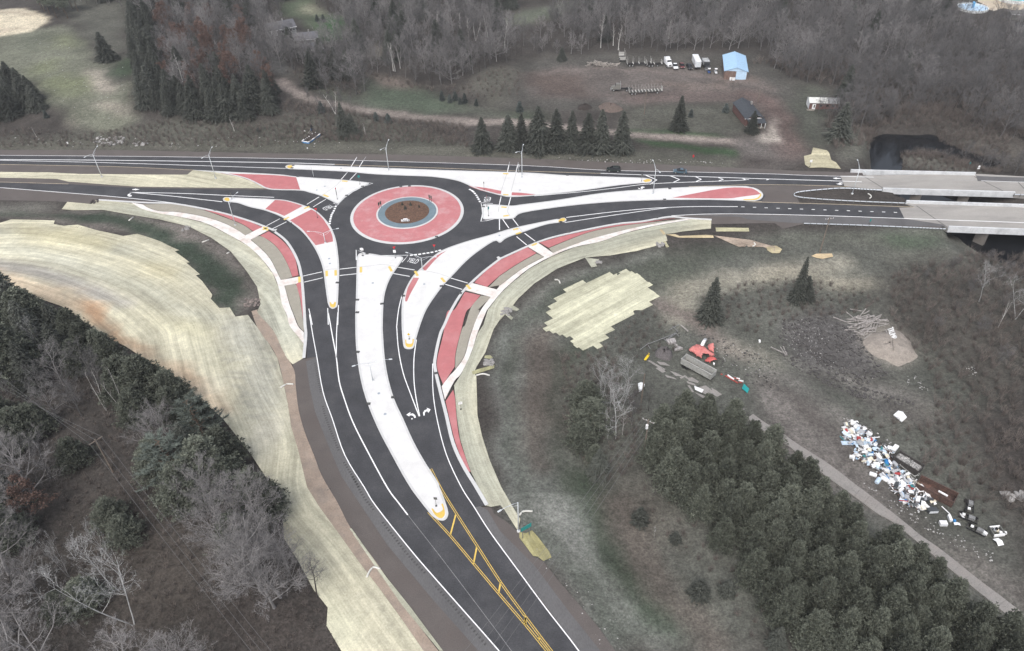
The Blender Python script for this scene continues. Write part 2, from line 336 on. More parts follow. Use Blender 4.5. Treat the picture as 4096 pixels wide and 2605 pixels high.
m_ground = mat('soil_and_grass', attr='soil', var=.3, scale=.9, fine=2.4, bump=.2, rough=.95, dirt=(.047, .045, .041), dscale=.7, damt=.42, spec=.1)
m_asph = mat('fresh_asphalt', (.053, .0535, .058), var=.2, scale=.2, fine=4, rough=.8, dirt=(.066, .065, .066), dscale=.1, damt=.6, spec=.2)
m_shld = mat('gravel_shoulder', (.105, .092, .086), var=.13, scale=.3, fine=5, rough=.95, dirt=(.075, .062, .057), dscale=.15, damt=.6, bump=.04)
m_oldasph = mat('worn_shoulder_asphalt', (.115, .112, .113), var=.13, scale=.2, fine=5, rough=.92, dirt=(.06, .059, .06), dscale=.1, damt=.8, stretch=(1, .35, 1))
m_conc = mat('new_concrete', (.62, .615, .605), var=.035, scale=.6, fine=6, rough=.9, dirt=(.49, .48, .47), dscale=.22, damt=.45)
m_kerb = mat('kerb_concrete', (.52, .52, .515), var=.05, scale=.8, fine=6, rough=.9, dirt=(.42, .41, .41), dscale=.5, damt=.35)
m_red = mat('red_stamped_concrete', (.41, .145, .15), var=.08, scale=.5, fine=7, rough=.9, dirt=(.52, .3, .3), dscale=.12, damt=.35)
m_redp = mat('red_apron_concrete', (.43, .165, .172), var=.07, scale=.5, fine=7, rough=.9, dirt=(.56, .45, .45), dscale=.16, damt=.45)
m_teal = mat('blue_grey_concrete', (.135, .185, .215), var=.1, scale=.5, fine=6, rough=.9, dirt=(.2, .25, .28), dscale=.2, damt=.35)
m_mulch = mat('brown_mulch', (.13, .078, .055), var=.4, scale=2, fine=9, rough=1, bump=.1)
m_walk = mat('dusty_sidewalk', (.64, .61, .58), var=.07, scale=.6, fine=5, rough=.95, dirt=(.42, .27, .2), dscale=.28, damt=.55)
m_white = mat('white_road_paint', (.78, .78, .78), var=.08, scale=.8, fine=8, rough=.7)
m_yel = mat('yellow_road_paint', (.62, .43, .10), var=.1, scale=.8, fine=8, rough=.7)
m_cream = mat('worn_cream_paint', (.5, .42, .30), var=.15, scale=.8, fine=8, rough=.8)
m_faint = mat('worn_white_paint', (.28, .28, .28), var=.2, scale=.8, fine=8, rough=.8)
m_deck = mat('bridge_deck_concrete', (.30, .285, .265), var=.1, scale=.15, fine=4, rough=.9, dirt=(.21, .2, .19), dscale=.07, damt=.8, stretch=(.5, 2, 1))
m_parap = mat('parapet_concrete', (.55, .56, .57), var=.1, scale=.4, fine=4, rough=.9, dirt=(.33, .34, .35), dscale=.3, damt=.6)
m_pier = mat('pier_concrete', (.17, .155, .14), var=.12, scale=.4, fine=3, rough=.9)
m_galv = mat('galvanised_steel', (.62, .66, .71), var=.1, scale=1, fine=6, rough=.5, metal=.15)
m_blackm = mat('dark_iron', (.02, .02, .021), var=.2, rough=.6)
m_wood = mat('weathered_wood', (.20, .18, .155), var=.3, scale=1.5, fine=9, rough=.95, obj=True)

# ------------------------------------------------------------------ mesh helpers
class MB:
    def __init__(s): s.v = []; s.f = []
    def add(s, vs, fs):
        k = len(s.v); s.v += [tuple(map(float, v)) for v in vs]; s.f += [tuple(i+k for i in f) for f in fs]; return s
    def box(s, c, d, rz=0.0, rx=0.0, ry=0.0, taper=1.0):
        R = Matrix.Rotation(rz, 3, 'Z')@Matrix.Rotation(ry, 3, 'Y')@Matrix.Rotation(rx, 3, 'X'); c = Vector(c)
        vs = []
        for z in (-1, 1):
            k = taper if z > 0 else 1
            for x, y in ((-1, -1), (1, -1), (1, 1), (-1, 1)): vs.append(c+R@Vector((x*d[0]/2*k, y*d[1]/2*k, z*d[2]/2)))
        return s.add(vs, [(3, 2, 1, 0), (4, 5, 6, 7), (0, 1, 5, 4), (1, 2, 6, 5), (2, 3, 7, 6), (3, 0, 4, 7)])
    def tube(s, pts, r, n=6, cap=True):
        pts = [Vector(p) for p in pts]; rr = r if hasattr(r, '__len__') else [r]*len(pts); vs = []; fs = []
        for i, p in enumerate(pts):
            d = (pts[min(i+1, len(pts)-1)]-pts[max(i-1, 0)]).normalized()
            a = d.orthogonal().normalized() if abs(d.z) < .95 else d.cross(Vector((0, 1, 0))).normalized()
            b = d.cross(a)
            for k in range(n):
                t = 2*math.pi*k/n; vs.append(p+(a*math.cos(t)+b*math.sin(t))*rr[i])
        for i in range(len(pts)-1):
            for k in range(n):
                fs.append((i*n+k, i*n+(k+1) % n, (i+1)*n+(k+1) % n, (i+1)*n+k))
        if cap: fs += [tuple(range(n))[::-1], tuple((len(pts)-1)*n+k for k in range(n))]
        return s.add(vs, fs)
    def bar(s, a, b, w, h=None):
        a = Vector(a); b = Vector(b); d = b-a; h = h or w
        q = d.to_track_quat('X', 'Z').to_matrix(); c = (a+b)/2; l = d.length
        vs = [c+q@Vector((x*l/2, y*w/2, z*h/2)) for z in (-1, 1) for x, y in ((-1, -1), (1, -1), (1, 1), (-1, 1))]
        return s.add(vs, [(3, 2, 1, 0), (4, 5, 6, 7), (0, 1, 5, 4), (1, 2, 6, 5), (2, 3, 7, 6), (3, 0, 4, 7)])
    def prism(s, poly, z0, z1, bottom=True):
        poly = [tuple(p[:2]) for p in poly]; n = len(poly)
        ar = sum(poly[i][0]*poly[(i+1) % n][1]-poly[(i+1) % n][0]*poly[i][1] for i in range(n))
        if ar < 0: poly = poly[::-1]
        tri = tessellate_polygon([[Vector((x, y, 0)) for x, y in poly]])
        vs = [(x, y, z1) for x, y in poly]+[(x, y, z0) for x, y in poly]; fs = []
        for t in tri:
            a, b, c = (Vector((*poly[i], 0)) for i in t)
            if (b-a).cross(c-a).z < 0: t = t[::-1]
            fs.append(tuple(t))
            if bottom: fs.append(tuple(i+n for i in t[::-1]))
        for i in range(n): j = (i+1) % n; fs.append((i+n, j+n, j, i))
        return s.add(vs, fs)
    def quadstrip(s, a, b):
        n = len(a); return s.add(list(a)+list(b), [(i, i+1, n+i+1, n+i) for i in range(n-1)])
    def mesh(s, name, m=None, shade=False):
        me = bpy.data.meshes.new(name); me.from_pydata(s.v, [], s.f)
        if m: me.materials.append(m)
        if shade: me.polygons.foreach_set('use_smooth', [True]*len(me.polygons))
        me.update(); return me
    def build(s, name, m=None, parent=None, shade=False):
        o = bpy.data.objects.new(name, s.mesh(name, m, shade)); COL.objects.link(o)
        if parent is not None: o.parent = parent
        return o
def tag(o, label=None, cat=None, group=None, kind=None):
    if label: o['label'] = label
    if cat: o['category'] = cat
    if group: o['group'] = group
    if kind: o['kind'] = kind
    return o
def thing(name, label, cat, loc=(0, 0, 0), rz=0.0, group=None):
    o = bpy.data.objects.new(name, None); COL.objects.link(o); o.location = loc; o.rotation_euler = (0, 0, rz); o.empty_display_size = .3
    return tag(o, label, cat, group)
def dup(root, loc=None, rz=None, label=None, group=None, scale=None):
    r = root.copy(); COL.objects.link(r)
    if loc is not None: r.location = loc
    if rz is not None: r.rotation_euler = (0, 0, rz)
    if scale is not None: r.scale = (scale,)*3
    if label: r['label'] = label
    if group: r['group'] = group
    for ch in list(root.children):
        c = ch.copy(); COL.objects.link(c); c.parent = r
        for g in list(ch.children):
            d = g.copy(); COL.objects.link(d); d.parent = c
    return r
def npmesh(name, V, Fc, m=None, cols=None, attr='soil'):
    """mesh from numpy verts and equal-sized faces"""
    me = bpy.data.meshes.new(name); k = Fc.shape[1]
    me.vertices.add(len(V)); me.vertices.foreach_set('co', V.astype(np.float32).ravel())
    me.loops.add(Fc.size); me.loops.foreach_set('vertex_index', Fc.astype(np.int32).ravel())
    me.polygons.add(len(Fc)); me.polygons.foreach_set('loop_start', np.arange(0, Fc.size, k, dtype=np.int32))
    if cols is not None:
        a = me.attributes.new(attr, 'FLOAT_COLOR', 'POINT'); a.data.foreach_set('color', np.column_stack([cols, np.ones(len(cols))]).astype(np.float32).ravel())
    if m: me.materials.append(m)
    me.update(calc_edges=True); me.validate(); return me
def npobj(name, V, Fc, m=None, cols=None, parent=None):
    o = bpy.data.objects.new(name, npmesh(name, V, Fc, m, cols)); COL.objects.link(o)
    if parent is not None: o.parent = parent
    return o

# ------------------------------------------------------------------ ground sheet
LAID = [
    'A -200,655 -60,645 0,640 100,610 480,620 470,650 560,665 680,655 850,705 1080,755 1200,735 1400,800 1570,880 1530,890 1660,985 1630,990 1750,1090 1715,1100 1770,1150 1860,1270 1845,1305 1920,1385 2010,1380 2060,1460 2170,1445 2230,1400 E 2250,130 2330,250 2406,330 F 150,250 240,400 290,600 330,800 360,1000 420,1200 500,1531 K 600,260 760,480 960,760 1130,980 1340,1270 1520,1531 2000,2100 1300,2100 800,1531 670,1310 680,1150 560,1000 420,740 300,550 270,200 150,0 E 2350,1480 2200,1250 2100,1120 1950,930 1800,800 1500,560 1100,300 900,200 620,0 A 540,1370 300,1290 -200,1130',
    'A 540,520 590,455 800,475 840,440 1160,466 1250,521 1400,557 1600,593 1800,643 2000,743 2150,830 B 0,853 100,953 200,1083 250,1203 280,1351 320,1531 F 320,22 350,122 430,222 470,280 F 470,400 375,455 335,420 280,330 200,150 60,0 A 2280,1350 2250,1200 2150,1050 2020,890 1850,770 1650,670 1400,610 1100,560 900,525 640,530',
    'A -200,190 0,193 160,196 420,197 700,212 900,212 1250,217 1640,217 1680,185 1690,178 1900,200 2100,240 2200,275 2320,338 1200,323 600,279 500,255 -200,240',
    'C 1850,606 1845,690 1600,715 1450,740 1465,795 1350,845 1200,885 960,925 740,945 500,1040 300,1170 160,1300 100,1380 0,1490 B 2187,1490 F 2230,0 2130,150 2060,350 1980,480 1960,530 1980,560 1985,700 1990,900 2030,1080 2100,1300 2200,1531 K 2300,270 2365,375 2345,480 2280,380 2230,300 2190,255 2110,270 2070,262 1960,60 F 1975,1480 1935,1400 1885,1262 1836,1100 1808,900 1798,760 1785,640 1852,534 1942,344 1992,184 2072,0 B 2042,1531 2082,1400 2187,1264 C 82,1184 252,1044 452,934 652,854 882,804 1102,729 1352,669 1602,624 1690,605',
    'L 170,490 230,500 280,475 330,530 430,660 450,712 380,745 330,705 290,700 170,540',
    'C 745,945 800,1030 850,1020 830,985 870,960',
    'C 60,1385 110,1360 170,1395 150,1410 90,1400',
    'C 40,1440 65,1425 115,1470 100,1490',
    'F 2055,380 2100,375 2125,395 2115,410 2050,400',
    'F 1990,500 2140,460 2135,490 2010,530 1950,545 1940,520',
    'C 1885,680 2175,685 2180,715 1890,715',
    'C 1450,742 1530,738 1570,755 1800,745 1865,750 1870,770 1600,770 1560,768',
    'C 1395,700 1415,695 1450,735 1430,745',
    'C 1870,750 2200,790 2406,850 2406,890 2300,850 2100,820 1865,785 D 0,830 -90,850',
    'D 150,840 240,840 290,870 265,905 200,905 160,880',
    'D 545,930 590,910 725,908 735,935 650,955 590,945',
    'D 480,55 545,40 560,-20 680,5 700,25 720,90 760,110 805,168 700,160 640,155 530,158 490,130',
    'C 1430,805 1450,800 1480,850 1455,855',
    'K 870,460 890,460 1110,770 1190,880 1390,1130 1540,1330 1690,1531 1660,1531 1330,1130 1100,800',
    'C 712,1147 770,1160 875,1092 968,1080 1050,1103 1115,1053 1245,1103 1235,1110 1300,1165 1325,1170 1290,1205 1345,1240 1382,1270 1300,1368 1225,1350 1140,1410 G 1000,120 930,220 860,318 788,290 745,338 620,283 652,232 590,204 580,213 370,150 455,30 403,10 C 460,1340 560,1240 640,1180',
    'E 2200,-10 2250,130 2330,250 2406,330 F 150,250 240,400 290,600 330,800 360,1000 420,1200 500,1531 K 600,260 760,480 960,760 1130,980 1340,1270 1520,1531 1700,1750 1860,1750 1650,1531 1330,1130 1100,780 870,470 740,230 620,0 F 540,1250 460,1050 410,850 380,640 350,500 270,330 190,160 50,-5 A 2290,1390']
fx = np.arange(-330, 330.1, 1.2); fy = np.arange(44, 540.1, 1.2)
far = np.cumsum(1.2*1.35**np.arange(1, 24))
ax = np.concatenate([fx[0]-far[::-1], fx, fx[-1]+far]); ay = np.concatenate([fy[0]-far[::-1], fy, fy[-1]+far])
AX, AY = np.meshgrid(ax, ay); AZ = hgt(AX, AY)
COVER = np.zeros(AX.shape)          # the ground dips a little under laid sheets
for s_ in LAID: COVER = np.maximum(COVER, inside(G(s_)[:, :2], AX, AY))
for s_ in ('F 375,455 410,425 470,408 590,385 700,800 1000,1531 K 1100,240 1650,920 2600,2050 2000,2050 1690,1531 1380,1130 1100,750 880,450 740,230 620,0 F 540,1250 460,1050 400,800 380,600',
           'K 2060,270 2110,275 2200,300 L -50,330 60,400 160,490 190,520 170,540 290,700 380,745 500,900 700,1130 870,1330 1010,1531 1400,2050 1000,2050 690,1531 0,620 K 1960,270'): COVER = np.maximum(COVER, inside(W(s_), AX, AY))
COVER = np.maximum(COVER, inside(G('G 2010,760 2100,830 I -10,860 130,960 290,1060 420,1150 700,1330 960,1531 M 980,110 1330,380 1500,520 1700,660 2000,900 2200,1050 2406,1205 2700,1400 2600,1470 2300,1250 2100,1090 1900,930 1640,720 1450,560 1250,400 1100,315 830,115 I 560,1345 330,1160 200,1090 -60,900')[:, :2], AX, AY))
for s_ in FLAT: COVER = np.maximum(COVER, .25*(inside(s_, AX, AY) & (np.abs(AZ) < .02)))
AZ += np.where(COVER > 0, -.22*COVER, (vnoise(AX, AY, 2.6, 31)-.5)*.25*(np.abs(AZ) > .02))
ny, nx = AX.shape; idx = np.arange(nx*ny).reshape(ny, nx)
Fq = np.stack([idx[:-1, :-1], idx[:-1, 1:], idx[1:, 1:], idx[1:, :-1]], -1).reshape(-1, 4)
tag(npobj('ground', np.column_stack([AX.ravel(), AY.ravel(), AZ.ravel()]), Fq, m_ground, soil_at(AX.ravel(), AY.ravel())), kind='structure')

# ================================================================== roads, islands, mats
def struct(o): o['kind'] = 'structure'; return o
def flat_sheet(name, poly, z, m, parent=None):
    mb = MB(); poly = [tuple(p[:2]) for p in poly]
    tri = tessellate_polygon([[Vector((x, y, 0)) for x, y in poly]]); fs = []
    for t in tri:
        a, b, c = (Vector((*poly[i], 0)) for i in t)
        fs.append(tuple(t) if (b-a).cross(c-a).z > 0 else tuple(t[::-1]))
    mb.add([(x, y, z) for x, y in poly], fs); o = mb.build(name, m, parent)
    return o if parent is not None else struct(o)
LAYS = {}
def laycoords(xy, ref):
    """(distance across, distance along) a reference curve"""
    if ref not in LAYS: q = smooth(G(ref)[:, :2], 4); LAYS[ref] = (q, np.concatenate([[0], np.cumsum(np.linalg.norm(np.diff(q, axis=0), axis=1))]))
    q, L_ = LAYS[ref]; best = np.full(len(xy), 1e9); al = np.zeros(len(xy)); sg = np.zeros(len(xy))
    for i in range(len(q)-1):
        d = q[i+1]-q[i]; l2 = d@d+1e-9; t = ((xy-q[i])@d)/l2; lo_ = -9 if i == 0 else 0; hi_ = 9 if i == len(q)-2 else 1; t = np.clip(t, lo_, hi_); w = xy-q[i]-t[:, None]*d; dd = np.linalg.norm(w, axis=1); m_ = dd < best
        best[m_] = dd[m_]; al[m_] = L_[i]+t[m_]*np.sqrt(l2); sg[m_] = np.sign(d[0]*w[m_, 1]-d[1]*w[m_, 0])
    return np.column_stack([best*sg, al, np.zeros(len(xy))])
REF_L = 'A -300,760 0,730 400,740 900,830 1400,1000 1700,1150 2000,1400 E 2100,200 2250,600 F 300,1100 K 300,200 700,700 1300,1531'
REF_R = 'C 1850,640 1300,720 800,850 400,980 0,1300 F 2100,100 1900,600 1950,1000 2050,1350 K 2200,200'
REF_T = 'C 403,1435 1115,1055'
def drape(name, poly, off, m, parent=None, step=2.4, cols=None):
    bm = bmesh.new(); poly = [tuple(p[:2]) for p in poly]
    vs = [bm.verts.new((x, y, 0)) for x, y in poly]
    for t in tessellate_polygon([[Vector((x, y, 0)) for x, y in poly]]):
        try: bm.faces.new([vs[i] for i in t])
        except ValueError: pass
    xs = [p[0] for p in poly]; ys = [p[1] for p in poly]
    for a, lo, hi in ((0, min(xs), max(xs)), (1, min(ys), max(ys))):
        for c in np.arange(math.ceil(lo/step)*step, hi, step):
            co = [0, 0, 0]; no = [0, 0, 0]; co[a] = c; no[a] = 1
            bmesh.ops.bisect_plane(bm, geom=bm.verts[:]+bm.edges[:]+bm.faces[:], plane_co=co, plane_no=no, dist=1e-4)
    xy = np.array([v.co[:2] for v in bm.verts]); z = hgt(xy[:, 0], xy[:, 1])+off
    for v, k in zip(bm.verts, z): v.co.z = k
    bmesh.ops.recalc_face_normals(bm, faces=bm.faces[:])
    for f in bm.faces:
        if f.normal.z < 0: f.normal_flip()
    me = bpy.data.meshes.new(name); bm.to_mesh(me); bm.free(); me.materials.append(m)
    if cols is not None:
        c = cols(xy[:, 0], xy[:, 1]); a = me.attributes.new('soil', 'FLOAT_COLOR', 'POINT')
        a.data.foreach_set('color', np.column_stack([c, np.ones(len(c))]).astype(np.float32).ravel())
    if m.name.startswith('straw'):
        c0 = xy.mean(0); ref = REF_T if parent is not None else REF_R if c0[0] > -15 else REF_L
        a = me.attributes.new('lay', 'FLOAT_VECTOR', 'POINT'); a.data.foreach_set('vector', laycoords(xy, ref).astype(np.float32).ravel())
    o = bpy.data.objects.new(name, me); COL.objects.link(o)
    if parent is not None: o.parent = parent
    return o
def offset_in(poly, d):
    p = np.asarray(poly, float); n = len(p); ar = .5*np.sum(p[:, 0]*np.roll(p[:, 1], -1)-np.roll(p[:, 0], -1)*p[:, 1])
    sgn = 1 if ar > 0 else -1
    e = np.roll(p, -1, 0)-p; e /= np.linalg.norm(e, axis=1)[:, None]+1e-9
    nn = np.stack([-e[:, 1], e[:, 0]], 1)*sgn; b = nn+np.roll(nn, 1, 0); l = np.linalg.norm(b, axis=1)
    b = b/(l[:, None]+1e-9); k = np.clip(1/np.maximum((b*nn).sum(1), .35), 1, 1.8)
    return p+b*(k*d)[:, None]
def clean(poly, eps=.15):
    p = np.asarray(poly); keep = [0]
    for i in range(1, len(p)):
        if np.linalg.norm(p[i]-p[keep[-1]]) > eps: keep.append(i)
    if np.linalg.norm(p[keep[-1]]-p[0]) < eps: keep.pop()
    return p[keep]
def ribbon(name, pts, w, z, m, parent, dash=None):
    p = np.asarray(pts, float)[:, :2]; d = np.gradient(p, axis=0) if len(p) > 2 else np.array([p[1]-p[0]]*2)
    d /= np.linalg.norm(d, axis=1)[:, None]+1e-9; nn = np.stack([-d[:, 1], d[:, 0]], 1)*w/2
    zz = np.full((len(p), 1), z); return MB().quadstrip(np.hstack([p-nn, zz]), np.hstack([p+nn, zz])).build(name, m, parent)

# shoulders (gravel and worn paving), lowest sheets
flat_sheet('gravel_shoulder', np.vstack([W(N_SHOULDER_TOP, 0, 4), W('D 980,180 1060,340 835,318 400,380 450,480 1450,500 1330,610 1660,625 1690,690 700,640 470,650 300,690'
    ' C 2400,640 1850,650 1500,600 B 1600,900 900,1000 600,700 0,600 A 1500,500 840,440 780,470 480,450 0,440 -200,435 -200,90')]), .008, m_shld)
flat_sheet('gravel_shoulder', W('F 375,455 410,425 470,408 590,385 700,800 1000,1531 K 1100,240 1650,920 2600,2050 2000,2050 1690,1531 1380,1130 1100,750 880,450 740,230 620,0 F 540,1250 460,1050 400,800 380,600', 0, 0), .004, m_shld)
flat_sheet('gravel_shoulder', W('K 2060,270 2110,275 2200,300 L -50,330 60,400 160,490 190,520 170,540 290,700 380,745 500,900 700,1130 870,1330 1010,1531 1400,2050 1000,2050 690,1531 0,620 K 1960,270', 0, 0), .004, m_shld)
flat_sheet('paved_shoulder', W('F 490,430 590,390 640,700 720,930 830,1250 1000,1531 K 1100,260 1400,640 1650,930 2180,1531 2620,2050 2450,2050 2000,1531 1600,1080 1200,600 1100,450 800,0 F 680,1150 570,870 520,640', 0, 0), .020, m_oldasph)
flat_sheet('paved_shoulder', W('L -300,190 0,620 400,1130 690,1531 1050,2050 1250,2050 880,1531 600,1180 300,780 0,480 K 2080,300', 0, 0), .020, m_oldasph)
flat_sheet('paved_shoulder', W('D 0,570 700,580 1360,606 1690,640 1720,672 1000,655 400,640 0,610 C 2100,585 1600,575', 0, 0), .020, m_oldasph)

road = flat_sheet('road', np.vstack([W(N_EDGE, 0, 4), W('D 835,318 0,308 C 1700,313 1000,370 300,405 0,450 B 1700,500 1000,400 410,236 A 2400,217 1690,180 1000,147 0,128 -200,125')]), .030, m_asph)
road2 = flat_sheet('road', W('A -200,272 0,281 600,300 1200,335 2400,352 | B 440,352 | B 1040,290 C 300,300 1300,300 2200,318 2320,400 2290,455 D 0,455 700,475 1450,500 1310,506 1360,600'
    ' | D 1360,600 0,562 C 2400,565 2000,560 1500,578 | C 1480,580 1240,620 1000,645 600,725 330,800 0,945 B 2187,945 2100,1010 1990,1100 1850,1240 1750,1400 1690,1531 F 1650,200 1605,400 1605,500 1650,700 1700,900 1760,1150 1850,1350 1960,1531 K 2060,255'
    ' | K 1965,275 2100,490 2330,805 L 400,1155 690,1531 1050,2050 | K 2620,2050 2180,1531 1650,930 1400,640 1100,260 930,0 F 830,1250 720,930 640,700 585,390 | F 500,400 517,0 B 495,1531 480,1300 460,1100 420,950 330,800 220,710 100,640 A 2406,700 2200,620 1900,535 1540,468 | A 1200,440 900,403 0,330 -200,318'), .040, m_asph)

# lane lines and other paint, children of the road
ZL = .052
def line(s, w=.18, m=m_white, z=ZL, n=4, name='lane_line'): return ribbon(name, W(s, 0, n), w, z, m, road2)
line(N_EDGE, .2, m_white)
line('A -200,80 0,85 1000,92 2400,112 B 740,128', .34); line('A -200,84 0,92 1000,115 2400,160 B 310,163', .26)
line('A -200,126 0,128 1000,147 1690,178', .2, m_cream); line('B 740,128 1000,138 1600,158 2250,182 C 0,180 880,206', .22, m_cream)
line('C 880,206 1290,221 1900,240 2400,255 D 0,250 400,262 985,280', .3); line('C 300,404 700,369 1000,336 1330,297 1900,275 2100,268 2406,265 D 0,260', .26)
for s in ('C 1275,222 1372,264 1310,303', 'C 1490,228 1570,260 1510,289', 'C 1710,235 1760,258 1715,279', 'C 1910,242 1952,258 1915,272', 'C 2120,249 2146,258 2120,267', 'C 2330,256 2350,260 2330,264'):
    line(s, .42, n=0, name='chevron_stripe')
line('C 1650,322 2000,312 2400,308 D 0,305 400,308 830,320 1150,335', .2, m_cream); line('C 2290,455 D 0,455 700,475 1450,502', .22, m_cream)
line('A -200,279 0,282 600,299', .2, m_cream)
line('C 1500,577 1800,563 2400,565 D 0,562 700,578 1360,602', .26); line('D 1360,602 2406,638 3000,660', .28, z=.07)
line('C 580,592 1000,542 1350,511 1700,497 2080,498', .28); line('C 565,637 900,586 1200,543 1450,509 1500,505', .26)
line('A -200,322 0,331 500,370 900,402 1300,440 1540,468', .26); line('A 1135,372 1600,382 2000,400 2400,416', .3); line('A 1135,372 1500,405 1945,455', .3)
line('D 800,232 1090,240', .26, z=.07); line('D 400,262 985,280', .3, z=.07)
for x, y in [(2125, 500), (2227, 503), (2328, 507)]: line('C %d,%d %d,%d' % (x-14, y-.5, x+14, y+.5), .3, n=0, name='lane_dash')
for i in range(13):
    x = 48+i*102.7; y = 504.5+i*3.62; line('D %.1f,%.1f %.1f,%.1f' % (x-14, y-.5, x+14, y+.5), .3, n=0, name='lane_dash')
line('F 520,20 550,200 585,390 640,700 720,930 830,1250 1000,1531 K 1100,260 1400,640 1650,930 2180,1531 2620,2050', .2)
line('F 685,5 720,200 755,390 780,600 830,770 900,960 1020,1200 1200,1531 K 1300,235 1380,340', .26); line('F 768,0 757,200 756,395', .22)
line('B 680,1385 685,1531', .22); line('B 774,1360 768,1531', .22); line('B 515,1390 530,1460 545,1531', .2)
line('K 1380,340 1700,750 2280,1520 2650,2050', .07, m_faint)
line('B 1330,1272 1300,1400 1285,1531 F 1285,150 1300,330 1340,530 1400,700 1480,910', .22); line('F 1456,240 1435,400 1435,600 1455,760 1485,910', .22)
line('F 1598,450 1602,700 1640,950 1720,1250 1850,1531 K 1960,270 2100,490 2330,805 L 400,1155 690,1531 1050,2050', .2)
def pair(s, g=.34):
    p = W(s, 0, 4); d = np.gradient(p, axis=0); d /= np.linalg.norm(d, axis=1)[:, None]; nn = np.stack([-d[:, 1], d[:, 0]], 1)*g/2
    ribbon('yellow_line', p+nn, .12, ZL, m_yel, road2); ribbon('yellow_line', p-nn, .12, ZL, m_yel, road2)
pair('F 1583,1370 1665,1531 K 1750,240 1980,600 2200,940 L 230,1240 450,1531 820,2000'); pair('K 1560,315 1750,520 1960,770 2170,1020 L 220,1298 410,1531 790,2000')
for s in ('K 1800,338 1752,520', 'K 1985,618 1955,770', 'K 2192,930 2175,1025', 'K 2410,1215 2402,1305', 'L 222,1240 225,1298', 'L 345,1400 342,1440'): line(s, .3, m_yel, n=0, name='hatch_bar')
for s in ('B 935,65 880,155', 'B 852,198 798,258', 'B 990,95 957,150', 'B 932,203 872,265', 'B 605,412 498,478', 'B 665,432 553,500', 'B 262,603 145,665', 'B 320,630 195,692', 'B 2197,410 2178,490', 'B 2281,416 2262,487',
          'C 18,600 78,685', 'C 98,585 160,666', 'B 2182,603 2183,702', 'C 145,760 232,832', 'C 215,730 307,800', 'B 785,1045 932,1028', 'B 785,1100 932,1085', 'B 465,1105 630,1068', 'B 475,1158 637,1120',
          'B 1280,1025 1440,1052', 'B 1240,1080 1397,1108', 'B 1755,1122 1905,1166', 'B 1708,1177 1857,1222', 'B 2266,130 2250,202', 'B 2342,130 2326,202'):
    line(s, .26, n=0, name='crosswalk_line')
for s in ('B 1016,60 990,97', 'B 933,62 931,70', 'B 2272,105 2266,132', 'B 2347,108 2342,132'): line(s, .24, m_faint, n=0, name='crosswalk_line')
for s in ('B 1000,285 1075,293 990,322 900,368 830,418 765,484 730,465', 'B 930,965 929,875 1000,902 1150,926 1385,922 1330,985', 'B 2125,470 2020,463 2030,500 2034,560 2020,627 2075,620 2140,604'): line(s, .24, n=0, name='edge_line')
for s in ('B 750,495 742,515 733,535 723,553 714,570 709,587 704,605 700,625 698,645', 'B 1925,348 1942,358 1955,368 1967,382 1980,398 1990,415 2000,432 2010,452', 'B 1412,922 1448,918 1485,914 1522,908 1557,903 1592,897 1628,888 1660,880'):
    p = W(s)
    for i in range(len(p)):
        d = p[min(i+1, len(p)-1)]-p[max(i-1, 0)]; d /= np.linalg.norm(d); ribbon('yield_dash', [p[i]-d*.42, p[i]+d*.42], .62, ZL, m_white, road2)
def decal(s, m=m_white, name='pavement_arrow', z=ZL): o = flat_sheet(name, W(s, 0, 0), z, m, road2); return o
decal('F 1367,897 1405,873 1400,890 1425,885 1445,900 1452,922 1438,925 1430,908 1415,902 1395,903 1395,912'); decal('F 1410,930 1418,925 1426,932 1418,939 1410,936', name='pavement_dot')
decal('F 1518,905 1514,880 1525,860 1545,850 1555,850 1545,835 1580,850 1560,882 1556,868 1540,868 1530,880 1528,903')
decal('A 1158,345 1180,343 1180,340 1224,347 1182,355 1182,351 1158,351'); decal('A 1115,395 1130,384 1145,382 1150,388 1132,391 1140,398 1155,398 1150,408 1130,410 1118,404')
decal('C 1203,333 1225,337 1232,345 1240,335 1228,328 1245,322 1265,325 1262,333 1248,329 1252,336 1240,345 1215,342'); decal('D 732,249 765,242 768,246 805,249 803,253 768,254 765,258')
decal('D 760,298 782,296 790,288 815,286 822,292 802,292 800,298 818,298 815,303 795,307 780,303')
def text_mesh(name, body, m, parent, size, align='CENTER'):
    c = bpy.data.curves.new(name, 'FONT'); c.body = body; c.size = size; c.align_x = align; c.align_y = 'CENTER'
    t = bpy.data.objects.new('tmp', c); COL.objects.link(t); dg = bpy.context.evaluated_depsgraph_get()
    me = bpy.data.meshes.new_from_object(t.evaluated_get(dg)); bpy.data.objects.remove(t); me.name = name
    me.materials.clear(); me.materials.append(m); o = bpy.data.objects.new(name, me); COL.objects.link(o)
    if parent is not None: o.parent = parent
    return o
for s, e in (('B 680,505', 'B 640,480'), ('B 1425,973', 'B 1455,940'), ('B 2080,435', 'B 2120,436')):
    a = W(s)[0]; b = W(e)[0]; d = b-a; d /= np.linalg.norm(d)     # heading of the driver runs from b to the circle for the first and last
    if s != 'B 1425,973': d = -d
    o = text_mesh('yield_lettering', 'YIELD', m_white, road2, 1.35)
    o.location = (a[0], a[1], ZL); o.scale = (.95, 2.3, 1); o.rotation_euler = (0, 0, math.atan2(d[1], d[0])-math.pi/2)
